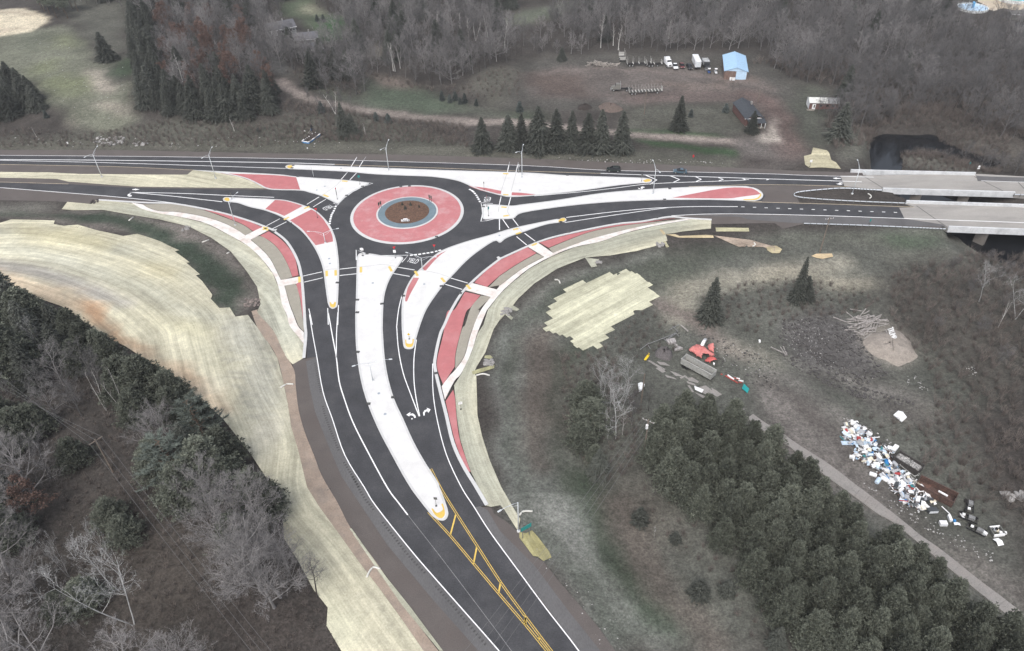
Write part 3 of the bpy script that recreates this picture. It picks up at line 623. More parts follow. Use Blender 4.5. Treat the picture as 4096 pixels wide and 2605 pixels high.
# rumble strips: hundreds of short milled grooves, one part
mb = MB()
for s in ('F 588,440 640,690', 'F 660,820 690,930 800,1205', 'F 845,1305 985,1531', 'K 920,0 1010,160 1105,285', 'K 1185,395 1400,670 1550,830', 'K 1650,950 1850,1180 2100,1475'):
    p = smooth(W(s), 6); d = np.gradient(p, axis=0); d /= np.linalg.norm(d, axis=1)[:, None]; L = np.concatenate([[0], np.cumsum(np.linalg.norm(np.diff(p, axis=0), axis=1))])
    for t in np.arange(0, L[-1], .75):
        q = np.array([np.interp(t, L, p[:, k]) for k in (0, 1)]); h = np.array([np.interp(t, L, d[:, k]) for k in (0, 1)]); nn = np.array([-h[1], h[0]])
        c = q-nn*.55 if True else q; a = h*.16; b = nn*.24
        mb.add([(*(c-a-b), .03), (*(c+a-b), .03), (*(c+a+b), .03), (*(c-a+b), .03)], [(0, 1, 2, 3)])
for s in ('L 0,660 400,1165 690,1560', 'K 1990,330 2406,980'):
    p = smooth(W(s), 6); L = np.concatenate([[0], np.cumsum(np.linalg.norm(np.diff(p, axis=0), axis=1))]); d = np.gradient(p, axis=0); d /= np.linalg.norm(d, axis=1)[:, None]
    for t in np.arange(0, L[-1], .75):
        q = np.array([np.interp(t, L, p[:, k]) for k in (0, 1)]); h = np.array([np.interp(t, L, d[:, k]) for k in (0, 1)]); nn = np.array([-h[1], h[0]]); a = h*.16; b = nn*.2
        mb.add([(*(q-a-b), .03), (*(q+a-b), .03), (*(q+a+b), .03), (*(q-a+b), .03)], [(0, 1, 2, 3)])
o = mb.build('rumble_strip', mat('milled_asphalt', (.062, .061, .06), rough=.95), road2); o['kind'] = 'stuff'

# --------------------------------------------------------------- raised islands
def kerb_ring(parent, poly, w=.5, z=.15):
    out = np.asarray(poly); inn = offset_in(out, w); n = len(out); vs = []; fs = []
    for i in range(n):
        vs += [(*out[i], .02), (*out[i], z), (*inn[i], z+.012)]
    for i in range(n):
        j = (i+1) % n; fs += [(3*i, 3*j, 3*j+1, 3*i+1), (3*i+1, 3*j+1, 3*j+2, 3*i+2)]
    ar = .5*np.sum(out[:, 0]*np.roll(out[:, 1], -1)-np.roll(out[:, 0], -1)*out[:, 1])
    if ar < 0: fs = [f[::-1] for f in fs]
    return MB().add(vs, fs).build('kerb', m_kerb, parent)
def island(s, reds=(), noses=(), kw=.5, joints=()):
    poly = clean(W(s, 0, 4)); top = .135
    r = struct(MB().prism(poly, .02, top, bottom=False).build('traffic_island', m_conc))
    kerb_ring(r, poly, kw)
    for q in reds: MB().prism(clean(W(q, 0, 3)), top-.01, top+.006, False).build('red_concrete', m_red, r)
    for q in noses: MB().prism(clean(W(q, 0, 3), .05), .14, .172, False).build('yellow_nose', m_yel, r)
    for q in joints: ribbon('joint', W(q, 0, 3), .1, top+.004, m_faint, r)
    return r
island('A 1690,178 2400,215 B 410,236 800,263 1000,284 1035,291 | B 1035,291 1038,300 1000,322 930,352 850,402 800,452 775,472 755,470 | B 755,470 620,405 520,375 440,358 A 2400,352 2320,338 | A 2320,338 2200,275 2100,240 1900,200 1800,190',
       ('A 1930,207 2400,224 B 400,243 | B 405,243 440,352 | B 440,352 132,341 | A 2320,338 2200,275 2100,240 1930,207',), joints=('B 850,205 770,300 690,360 620,405',))
island('B 385,131 900,150 1700,180 2400,200 C 590,225 1200,245 1310,255 | C 1310,255 1330,264 1326,280 1300,291 1230,294 | C 1230,294 1000,317 650,367 300,402 100,414 0,412 B 2200,402 2000,348 1870,292 1780,264 1600,238 1400,229 1100,216 850,193 600,181 385,171 | B 385,171 330,167 310,151 330,135 385,131',
       ('B 1915,318 2060,335 2200,362 | B 2200,362 2195,390 | B 2195,390 2080,372 1990,348 1915,318', 'C 104,374 200,380 312,393 | C 312,393 200,402 100,400'),
       ('B 335,140 365,138 370,160 340,163 322,152', 'C 1250,272 1290,258 1318,265 1312,278 1270,285'), joints=('C 62,205 8,370', 'C 140,205 98,365'))
island('B 2045,478 2150,481 2290,491 2400,491 C 200,479 500,441 900,379 1300,346 1700,326 2000,320 2150,320 | C 2150,320 2235,338 2285,368 2302,400 2282,432 2230,450 | C 2230,450 2100,447 1800,439 1400,442 1000,457 600,492 200,552 0,592 B 2300,603 2130,607 2060,612 | B 2060,612 2040,604 2032,585 2033,530 2034,495 2045,478',
       ('C 1510,421 1960,338 2170,336 2230,352 2268,378 2268,392 2100,415 2000,428 1700,426',), ('C 2130,436 2230,430 2268,408 2274,385 2284,390 2280,412 2240,440 2130,444',), joints=('B 2172,545 2180,500', 'B 2262,500 2255,545 2275,580'))
island('F 1326,0 1328,150 1340,285 | F 1340,285 1350,312 1370,323 1400,324 1425,316 1440,292 | F 1440,292 1452,240 1502,80 B 1560,1372 1680,1203 1790,1083 1930,942 2130,803 2400,692 C 0,815 60,772 200,722 400,657 545,635 | C 545,635 575,628 580,612 565,597 545,598 | C 545,598 300,646 0,706 B 2280,692 2100,747 1900,802 1700,872 1600,937 1500,1032 1430,1102 1380,1182 1345,1262 1328,1340',
       ('B 1725,882 1660,928 1600,988 1540,1058 | B 1540,1058 1482,1055 | B 1482,1055 1560,985 1640,925 1725,882', 'B 1418,1120 1480,1123 | B 1480,1123 1450,1180 1405,1260 1375,1328 | B 1375,1328 1358,1325 1365,1270 1390,1180 1418,1120'),
       ('F 1358,245 1368,243 1372,275 1418,275 1422,240 1434,240 1430,275 1420,300 1395,309 1370,303 1360,285', 'C 510,622 540,603 565,602 572,615 555,628 515,637'), joints=('B 1540,1062 1640,1082 1750,1118', 'C 165,685 205,722'))
island('A 1950,430 1970,417 2030,418 2400,419 B 200,434 330,446 480,491 580,537 660,611 710,681 750,781 770,901 781,1050 776,1200 770,1340 | B 770,1340 760,1376 725,1393 695,1376 680,1340 | B 680,1340 660,1200 640,1050 600,930 540,822 460,722 350,633 250,577 130,532 0,502 A 2080,467 1990,457 1955,449',
       ('B 220,441 330,452 465,492 | B 465,492 300,582 | B 300,582 240,555 135,520', 'B 540,522 620,583 690,683 720,752 728,805 | B 728,805 575,838 | B 575,838 520,770 450,690 348,620'),
       ('A 1962,440 1972,423 2000,423 2010,445 1985,452', 'B 697,1335 710,1340 715,1352 732,1352 738,1338 752,1335 748,1372 725,1384 702,1372'), joints=('B 655,1055 700,1047 765,1045',))
island('B 935,945 955,912 1000,903 1100,920 1200,930 1315,934 | B 1315,934 1338,943 1335,965 1290,1030 | B 1290,1030 1230,1122 1190,1222 1170,1332 1162,1531 F 1165,200 1180,400 1215,600 1270,780 1340,930 1430,1130 1530,1310 1640,1480 K 1660,100 1700,200 1728,285 | K 1728,285 1736,330 1722,372 1690,392 1650,388 | K 1650,388 1595,352 1545,292 1450,170 F 1400,1531 1325,1405 1230,1230 1130,1040 1040,830 980,640 945,450 925,250 922,0 B 927,1300 932,1100 935,945',
       (), ('K 1588,290 1600,288 1635,325 1688,298 1675,252 1690,250 1706,320 1698,355 1675,372 1640,362 1605,325',), joints=('B 950,1028 1060,1018 1160,1005 1270,1022',))
# central island: apron ring, white kerbs, blue ring, mulch
cx, cy = -.262700631*HC, 1.68044318*HC; R1, R2_ = .146169387*HC, .0795936815*HC
ci = struct(thing('central_island', None, None, (cx, cy, 0)))
def disc(name, r0, r1, z0, z1, m, n=96):
    mb = MB(); vs = []; fs = []
    for i in range(n):
        a = 2*math.pi*i/n; c, s = math.cos(a), math.sin(a)
        vs += [(r1*c, r1*s, .02), (r1*c, r1*s, z0), (r0*c, r0*s, z1)]
    for i in range(n):
        j = (i+1) % n; fs += [(3*i, 3*j, 3*j+1, 3*i+1), (3*i+1, 3*j+1, 3*j+2, 3*i+2)]
    if r0 < .01: pass
    return mb.add(vs, fs).build(name, m, ci)
disc('kerb', R1-.95, R1, .10, .17, m_kerb); disc('red_apron', R2_-.02, R1-.955, .165, .30, m_redp); disc('kerb', R2_-.5, R2_, .42, .45, m_kerb)
rm = R2_*387/540; disc('blue_concrete', rm-.02, R2_-.505, .44, .52, m_teal); disc('mulch_bed', .005, rm, .56, .95, m_mulch)
# mulch chips
mb = MB(); rr = random.Random(4)
for i in range(1500):
    a = rr.random()*6.283; q = rm*math.sqrt(rr.random())*.99; z = .575+.37*(1-q/rm); s = rr.uniform(.08, .26); t = rr.random()*6.28
    x, y = q*math.cos(a), q*math.sin(a); dx, dy = s*math.cos(t), s*math.sin(t)
    mb.add([(x-dx, y-dy, z), (x+dy*.5, y-dx*.5, z+.03), (x+dx, y+dy, z+.09*rr.random()), (x-dy*.5, y+dx*.5, z+.02)], [(0, 1, 2, 3)])
o = mb.build('mulch_chips', m_mulch, ci); o['kind'] = 'stuff'

# --------------------------------------------------------------- outer kerbs, terraces and sidewalks
STRAW1, STRAW2 = (.47, .445, .335), (.35, .345, .28)
m_mat = mat('straw_erosion_mat', attr='soil', lay=((.8, .03, .13), (.2, .012, .19), (2.6, .1, .09)), var=.13, scale=.6, fine=3.2, rough=.97, dirt=(.27, .265, .22), dscale=.35, damt=.28, spec=.05, bump=.03)
m_tan = mat('tan_terrace_mat', (.30, .28, .235), var=.1, scale=.6, fine=6, rough=.97, dirt=(.24, .215, .18), dscale=.3, damt=.4, spec=.05)
def slab(name, s, z0, z1, m, parent=None, n=4):
    o = MB().prism(clean(W(s, 0, n)), z0, z1, False).build(name, m, parent); return o if parent is not None else struct(o)
def band(name, a, b, z0, z1, m, parent=None):
    p = smooth(W(a), 5); q = smooth(W(b), 5); o = MB().prism(clean(np.vstack([p, q[::-1]])), z0, z1, False).build(name, m, parent)
    return o if parent is not None else struct(o)
sw = band('sidewalk', 'C 1645,603 1400,640 1150,690 900,752 700,812 462,905 390,938 200,1040 0,1190 B 2187,1190 2110,1285 F 2010,0 1930,200 1880,380 1800,500 1740,565 1677,650',
          'C 1690,603 1600,622 1350,667 1100,727 880,802 650,852 450,932 250,1042 80,1182 B 2187,1262 2080,1395 F 2065,0 1990,182 1940,342 1850,532 1790,600 1705,765', .02, .115, m_walk)
slab('sidewalk', 'C 325,810 465,905 390,940 242,848', .02, .121, m_walk, sw, 0); slab('sidewalk', 'B 1945,1168 2200,1235 2120,1292 1880,1228', .02, .121, m_walk, sw, 0)
sw2 = band('sidewalk', 'A 1250,480 1300,510 1400,540 1550,546 1800,591 2000,661 2150,752 B 12,795 90,862 180,962 270,1138 300,1188 345,1350 F 380,20 420,120 472,178',
           'A 1150,463 1250,520 1400,556 1600,592 1800,642 2000,742 2150,828 B 20,873 100,952 200,1082 250,1202 280,1350 F 322,22 350,122 430,222 472,280', .02, .115, m_walk)
slab('sidewalk', 'A 2140,755 2300,672 2350,705 2180,795', .02, .121, m_walk, sw2, 0); slab('sidewalk', 'B 262,1143 430,1112 440,1166 290,1192', .02, .121, m_walk, sw2, 0)
def kerbline(s, w, parent):
    p = W(s, 0, 4); d = np.gradient(p, axis=0); d /= np.linalg.norm(d, axis=1)[:, None]; nn = np.stack([-d[:, 1], d[:, 0]], 1)
    a = p; b = p+nn*w; z = lambda q, h: np.hstack([q, np.full((len(q), 1), h)])
    mb = MB(); mb.quadstrip(z(a, .02), z(a, .15)); mb.quadstrip(z(a, .15), z(b, .162)); mb.quadstrip(z(b, .162), z(b, .02))
    return mb.build('kerb', m_kerb, parent)
kerbline('C 1850,606 1640,595 1480,582 1240,622 1000,647 600,727 330,802 0,947 B 2187,947 2100,1012 1990,1102 1850,1242 1750,1402 1690,1531 F 1650,200 1607,400 1607,500 1652,700 1702,900 1762,1150 1852,1350 1962,1531 K 2058,262', .75, sw)
kerbline('F 485,402 502,200 517,0 B 495,1531 481,1300 461,1100 421,950 331,800 221,710 101,640 A 2406,702 2200,622 1900,536 1540,469 1300,459 1160,452 870,434', .75, sw2)
for s in ('C 1530,600 1250,640 1050,665 830,706 650,766 425,858 | C 345,812 600,745 1000,664 1240,637', 'C 318,905 150,1000 0,1100 B 2187,1100 2075,1200 | B 1965,1165 1985,1140 2090,1040 2187,968 C 0,968 240,855',
          'B 2015,1275 1930,1380 1880,1531 F 1890,0 1850,150 1800,350 1790,478 | F 1690,632 1640,500 1640,400 1690,200 1725,0 B 1790,1400 1880,1245', 'F 1778,680 1795,760 1805,900 1832,1100 1882,1260 1930,1395 | F 1905,1395 1880,1340 1800,1150 1738,900 1712,780'):
    slab('red_concrete', s, .02, .125, m_red, sw)
for s in ('C 1635,602 1400,638 1150,688 900,750 700,810 465,903 | C 428,862 650,770 830,710 1050,669 1250,644', 'C 385,935 200,1036 0,1186 B 2187,1186 2160,1230 | B 2085,1205 2187,1105 C 0,1105 150,1005 318,910', 'B 2115,1288 2000,1396 1960,1526 F 2006,0 1926,200 1876,380 1798,496 | F 1795,478 1804,350 1854,150 1894,0 B 1884,1531 1934,1380 2020,1277'):
    slab('terrace_mat', s, .02, .10, m_tan, sw)
for s in ('A 1780,522 2000,572 2160,622 2296,680 | A 2215,712 2120,650 1950,580', 'B 165,715 255,772 335,852 395,952 425,1100 | B 372,1112 330,1002 260,882 180,802 90,752', 'B 405,1176 445,1168 465,1350 480,1480 | B 465,1480 440,1300'):
    slab('red_concrete', s, .02, .125, m_red, sw2)
for s in ('A 1250,479 1540,478 1780,530 1950,588 2120,655 2208,714 | A 2150,748 2000,657 1800,587 1550,542 1400,537 1300,507', 'B 12,788 88,756 180,806 260,886 330,1006 370,1114 | B 275,1140 182,958 92,858', 'B 304,1188 402,1180 438,1310 463,1482 470,1531 F 470,172 | F 424,118 384,18 B 348,1348'):
    slab('terrace_mat', s, .02, .10, m_tan, sw2)
# yellow tactile pads at the crossings
pads = [('B 665,405', 22), ('B 497,508', -22), ('B 320,603', -28), ('B 135,692', -28), ('B 434,1138', 88), ('B 672,1085', 88), ('B 750,1080', 88), ('B 971,1052', 90), ('B 1229,1045', 62), ('B 1456,1085', 60), ('B 1690,1142', 50), ('B 1912,1203', 50),
        ('B 2325,697', -14), ('B 2350,732', -20), ('B 2238,396', 3), ('B 2222,505', 5), ('B 2240,580', -8), ('C 300,831', -25), ('A 2325,692', 35), ('B 830,277', 5), ('C 50,212', 2)]
for s, deg in pads:
    c = P(s)[0]; a = math.radians(deg); k = 11
    q = ray([(c[0]-k*math.cos(a), c[1]-k*math.sin(a)), (c[0]+k*math.cos(a), c[1]+k*math.sin(a))])
    d = q[1]-q[0]; l = np.linalg.norm(d); d /= l; nn = np.array([-d[1], d[0]]); w = min(l, 3.0)/2; ctr = (q[0]+q[1])/2
    MB().prism([ctr-d*w-nn*.35, ctr+d*w-nn*.35, ctr+d*w+nn*.35, ctr-d*w+nn*.35], .1, .178, False).build('tactile_pad', mat('tactile_yellow', (.62, .46, .13), var=.1, rough=.8), road2)

# --------------------------------------------------------------- straw erosion mats
STRAWF = np.empty(GXX.shape+(3,)); STRAWF[:] = STRAW1
def spaint(s, col, soft=1.2, warp=.6, amt=1.0, wide=None):
    global SOIL
    keep = SOIL; SOIL = STRAWF
    (track(s, wide, col, soft, warp, amt) if wide else paint(s, col, soft, warp, amt)); SOIL = keep
spaint('C 1845,600 700,1000 0,1480 F 2200,0 1900,800 2300,1600 K 2500,600 1800,0 F 1600,800 1900,100 C 0,1100 700,800 1500,590', (.36, .36, .29), 2, .3)
spaint('A 540,500 1200,470 1900,640 2300,1000 B 300,1200 480,1531 F 470,400 100,200 0,0 A 2280,1350 2000,900 1600,660 900,540', (.36, .36, .295), 2, .3)
spaint('A -100,930 300,1000 800,1150 1230,1330 1120,1400 700,1270 300,1130 -100,1060', (.305, .29, .26), .6, .3, .95)
spaint('A -100,1000 380,1180 700,1250 900,1370 1150,1531 E 900,90 1100,220 1500,430 1750,560 1950,760 2100,950 1900,930 1700,700 1400,560 1000,230 760,20 A 540,1380 200,1250 -100,1100', (.45, .355, .255), 1, .6, .85)
spaint('A 700,1255 900,1350 1150,1520 E 950,100 1150,230 1350,340 1250,330 1000,220 850,90 740,-10', (.40, .245, .145), .8, .6, .9)
spaint('E 1500,420 1700,520 1800,640 1600,580', (.36, .24, .15), 1, .8, .6); spaint('E 2000,570 2040,700 2060,860 2000,900 1960,700', (.37, .26, .18), 1, .8, .6)
spaint('E 1880,20 2180,20 2240,140 2406,330 F 150,270 300,640 350,830 E 2300,900 2200,950 2150,600 2000,300', (.36, .355, .305), 1.5, .4, .8)
for s, w in (('A 0,830 500,960 1000,1110 1500,1350 1900,1531', 5), ('A -100,720 700,800 1300,960 1700,1150', 4), ('A 400,720 900,800 1400,980', 2.5)): spaint(s, (.45, .445, .36), .8, .4, .6, w)
for s, w in (('A 0,700 600,760 1200,920 1700,1250', 1.6), ('A 0,780 500,880 1100,1050 1700,1400', 1.4), ('A 300,990 900,1170 1500,1500', 1.2), ('A 100,670 700,720 1300,860', 1.2)): spaint(s, (.35, .335, .255), .6, .4, .5, w)
spaint('K 450,800 700,1000 900,1250 1000,1500 800,1531 560,1100', (.38, .385, .29), 2, 1, .7)
for s in ('K 850,1200 1000,1170 920,1240 850,1250', 'K 1040,1110 1200,1100 1130,1130', 'K 860,950 900,1000 880,1010', 'A 30,672 160,685 100,680'): spaint(s, (.2, .19, .17), .8, .4, .6)
for s, c in (('A 100,660 700,700 1100,800 900,900 300,800', (.5, .455, .29)), ('A 1000,900 1500,1000 1700,1200 1300,1100', (.5, .45, .29)), ('A 0,860 500,960 900,1060 1100,1160 500,1020', (.56, .545, .45)), ('E 1400,60 1900,250 2140,430 2080,500 1800,350', (.55, .53, .40)), ('E 1250,0 1700,120 1850,260 1500,150', (.52, .49, .33)), ('E 1900,560 2000,560 2010,680 1930,640', (.6, .58, .53)), ('E 2250,950 2406,940 F 330,900 450,1500 E 2330,1400 2200,1150', (.43, .415, .36))):
    spaint(s, c, 1.5, .8, .75)
for k in range(24):
    y = 60+k*38; spaint('E %d,%d 2240,%d 2410,%d' % (1830+k*14, y+10, y, y-12), (.33, .325, .275), .4, .2, .55, .55)
STRAWF *= (1+(vnoise(GXX, GYY, 6, 41)-.5)*.16+(vnoise(GXX, GYY, 2.5, 42)-.5)*.12)[..., None]
scol = lambda x, y: soil_at(x, y, STRAWF)
def mat_strips(s, off, name='erosion_mat', seg=None, w=2.3, ang=0.0, label=None, cat='erosion mat', col=None):
    poly = G(s)[:, :2]
    return drape(name, poly, off, m_mat, None, 2.4, (lambda x, y: np.tile(np.array(col), (len(x), 1))*(.9+.2*vnoise(np.asarray(x), np.asarray(y), 2.2, 5))[:, None]) if col else scol)
MATS_DONE = []
def bigmat(s, off, label=None, n=0):
    poly = G(s)[:, :2] if not n else clean(np.vstack([smooth(G(x)[:, :2], 3) for x in s.split('|')]))
    o = drape('erosion_mat', poly, off, m_mat, None, 1.2 if s == LAID[0] else 2.4, scol)
    if label: tag(o, label, 'erosion mat')
    else: o['kind'] = 'structure'
    return o
bigmat(LAID[0], .06, 'large cream straw erosion mat covering the slope beside the left wood')
bigmat(LAID[1], .045, 'pale straw mat band between left sidewalk and grassy ditch')
bigmat(LAID[2], .05, 'straw mat strip in the median left of the roundabout')
bigmat(LAID[3], .045, 'pale straw mat band curving along the outside of right sidewalk')
# the stepped patch: parallel strips, each laid apart from its neighbour
mp = thing('erosion_mat', 'big cream straw mat patch of stepped strips on the brown grass slope', 'erosion mat')
pa, pb = G('C 470,1400')[0][:2], G('C 1150,1075')[0][:2]
dirv = (pb-pa)/np.linalg.norm(pb-pa); nrm = np.array([-dirv[1], dirv[0]])
outline = G(LAID[19])[:, :2]
tt = (outline-pa)@nrm; lo, hi = tt.min(), tt.max(); nS = 15; rr = random.Random(3)
for i in range(nS):
    a0 = lo+(hi-lo)*i/nS; a1 = lo+(hi-lo)*(i+1)/nS; mid = (a0+a1)/2; us = []
    for j in range(len(outline)):
        p, q = outline[j], outline[(j+1) % len(outline)]; tp, tq = (p-pa)@nrm, (q-pa)@nrm
        if (tp > mid) != (tq > mid): us.append(((p+(q-p)*(mid-tp)/(tq-tp))-pa)@dirv)
    if len(us) < 2: continue
    u0, u1 = min(us), max(us); g = -.02
    quad = [pa+dirv*u0+nrm*(a0+g), pa+dirv*u1+nrm*(a0+g), pa+dirv*u1+nrm*(a1-g), pa+dirv*u0+nrm*(a1-g)]
    k = rr.uniform(.93, 1.05)
    drape('mat_strip', quad, .06+.012*(i % 2), m_mat, mp, 2.4, lambda x, y, k=k: np.tile(np.array((.46, .45, .335))*k, (len(x), 1))*(.9+.2*vnoise(np.asarray(x), np.asarray(y), 1.8, 5))[:, None])
for s, lb, c in ((LAID[4], 'yellowed straw mat patch around the green sign by road', (.30, .275, .14)),
                 (LAID[5], 'small straw mat tab hanging below the right mat band', (.36, .36, .29)),
                 (LAID[6], 'small straw mat scrap above the rocky outlet on grass', (.33, .33, .26)),
                 (LAID[7], 'small straw mat scrap below the rocky outlet on grass', (.33, .33, .26)),
                 (LAID[8], 'olive straw scrap above the stone outlet beside right band', (.30, .29, .17)),
                 (LAID[9], 'olive straw scrap below the stone outlet beside right band', (.30, .29, .17)),
                 (LAID[10], 'long straw mat piece beside gravel shoulder near the bridge', (.37, .35, .23)),
                 (LAID[11], 'thin orange straw strip in the ditch right of sidewalk', (.50, .41, .26)),
                 (LAID[12], 'short orange straw strip beside the sidewalk end', (.50, .41, .26)),
                 (LAID[13], 'brownish straw channel lining running right of the sidewalk', (.31, .25, .2)),
                 (LAID[14], 'ragged tan straw heap at the end of the channel', (.36, .31, .2)),
                 (LAID[15], 'pale orange straw patch at the foot of utility pole', (.58, .45, .28)),
                 (LAID[16], 'cream straw mat patch on the bank beyond the highway', (.42, .385, .27)),
                 (LAID[17], 'small tan mat strip next to the rock outlet', (.32, .3, .2)),
                 (LAID[18], 'narrow straw mat fringe beside the gravel shoulder bottom left', (.36, .36, .28))):
    tag(mat_strips(s, .07, 'erosion_mat', col=c), lb, 'erosion mat')
# bare orange drainage channel between the left mats
struct(drape('drainage_channel', clean(np.vstack([smooth(G('E 2200,-10 2250,130 2330,250 2406,330 F 150,250 240,400 290,600 330,800 360,1000 420,1200 500,1531 K 600,260 760,480 960,760 1130,980 1340,1270 1520,1531 1700,1750')[:, :2], 3),
        smooth(G('K 1860,1750 1650,1531 1350,1130 1125,780 890,470 765,230 630,0 F 560,1250 480,1050 425,850 400,640 385,500 285,330 205,160 62,-5 A 2300,1390')[:, :2], 3)])), .05,
     mat('orange_clay', (.30, .238, .19), var=.14, scale=.4, fine=4, rough=.97, dirt=(.235, .2, .17), dscale=.22, damt=.8)))

# --------------------------------------------------------------- river
m_water = mat('dark_river_water', (.008, .009, .011), var=.3, scale=.2, fine=1.5, rough=.05, bump=.012, spec=.4)
riv = W('d 1045,1225 1150,1180 1400,1190 1600,1180 1760,1270 1900,1335 2150,1390 2200,1440 2050,1490 1900,1430 1750,1395 1550,1345 1330,1352 1300,1420 1310,1600 1050,1600', -6)
flat_sheet('river', W('D 1060,60 1310,60 1700,420 2500,700 3300,1000 3300,1300 1900,1100 1300,500', -6), -5.62, m_water)
flat_sheet('river', riv, -5.6, m_water)
flat_sheet('river', W('d 1980,860 2160,880 2320,970 2600,1080 2600,1200 2290,1110 2130,1000', -2), -2.0, mat('pale_water', (.02, .024, .03), var=.3, scale=.3, fine=1.5, rough=.05, bump=.02, spec=.5))
# --------------------------------------------------------------- bridges
def bridge(label, deckpoly, parapets, piers, rails, slab2=None):
    r = thing('road_bridge', label, 'bridge')
    MB().prism(W(deckpoly), -1.2, .06, True).build('deck', m_deck, r)
    for (a, b, h) in parapets:
        p = W(a+' '+b.split(' ', 1)[-1] if False else a); d = p[1]-p[0]; d /= np.linalg.norm(d); nn = np.array([-d[1], d[0]])*.25
        L = np.linalg.norm(p[1]-p[0]); k = max(1, int(L/9))
        for i in range(k):
            q0 = p[0]+d*L*i/k; q1 = p[0]+d*(L*(i+1)/k-.06)
            MB().prism([q0-nn, q1-nn, q1+nn, q0+nn], -1.0, h, True).build('parapet', m_parap, r)
    for s, w in piers:
        p = W(s, -1.2); d = p[1]-p[0]; d /= np.linalg.norm(d); nn = np.array([-d[1], d[0]])*.55
        MB().prism([p[0]-nn, p[1]-nn, p[1]+nn, p[0]+nn], -6.3, -1.2, True).build('pier', m_pier, r)
    for s in rails: ribbon('deck_joint', W(s), .22, .068, m_blackm, r)
    return r
bridge('northern concrete road bridge with white parapets over the dark river', 'D 800,228 1980,210 2700,250 3000,270 3050,440 2320,392 1160,352 835,318',
       [('D 885,196 1975,222', '', 1.05), ('D 1165,357 2320,391', '', 1.0)], [('D 1430,365 1510,392', 0), ('D 1850,374 1930,402', 0)], ['D 960,205 1180,340', 'D 1970,235 2240,370', 'D 2340,270 2406,340'])
bridge('southern concrete road bridge with pale parapets over dark river', 'D 1450,503 1380,470 2406,498 3400,530 3600,760 2406,716 1740,692 1690,652 1360,602 1315,508',
       [('D 1370,466 3400,535', '', 1.0), ('D 1740,692 3600,765', '', 1.0)], [('D 2010,686 2100,724', 0), ('D 2560,708 2650,745', 0)], ['D 1465,490 1735,680'])
struct(flat_sheet('road', W('D 1985,226 2040,232 3000,262 3040,300 2000,275'), .075, m_oldasph))
line('D 985,245 1900,268 2406,282', .14, m_faint, z=.075); line('D 2030,272 2406,284 3000,300', .22, z=.085)

# ================================================================== vegetation
def bark(name, col, var=.25): return mat(name, col, var=var, scale=1.2, fine=6, rough=.95, obj=True, spec=.1, rnd=.2)
m_bark = bark('grey_brown_bark', (.115, .109, .106)); m_twig = bark('grey_brown_twigs', (.126, .121, .121), .2)
m_twig2 = bark('pale_grey_twigs', (.21, .2, .197), .2); m_twig3 = bark('dark_twigs', (.075, .066, .062), .2); m_brush = bark('brown_brush_twigs', (.15, .128, .115), .25)
m_birch = bark('white_birch_bark', (.50, .485, .46), .2); m_birchtw = bark('birch_twigs', (.22, .20, .19), .2)
m_dead = bark('bleached_dead_wood', (.36, .36, .355), .2)
m_spr = mat('spruce_needles', (.078, .083, .072), var=.35, scale=.8, fine=4, rough=.9, obj=True, rnd=.28, spec=.15)
m_sprb = mat('blue_spruce_needles', (.078, .09, .085), var=.3, scale=.8, fine=4, rough=.9, obj=True, rnd=.28, spec=.15)
m_pine = mat('pine_needles', (.108, .117, .093), var=.5, scale=.7, fine=2.2, rough=.9, obj=True, rnd=.28, spec=.15)
m_pine2 = mat('white_pine_needles', (.1, .115, .1), var=.3, scale=.7, fine=3, rough=.9, obj=True, rnd=.28, spec=.15)
m_rust = mat('rust_brown_leaves', (.135, .088, .073), var=.3, scale=.8, fine=5, rough=.9, obj=True, rnd=.28, spec=.1)
m_pbark = bark('reddish_pine_bark', (.12, .085, .065))

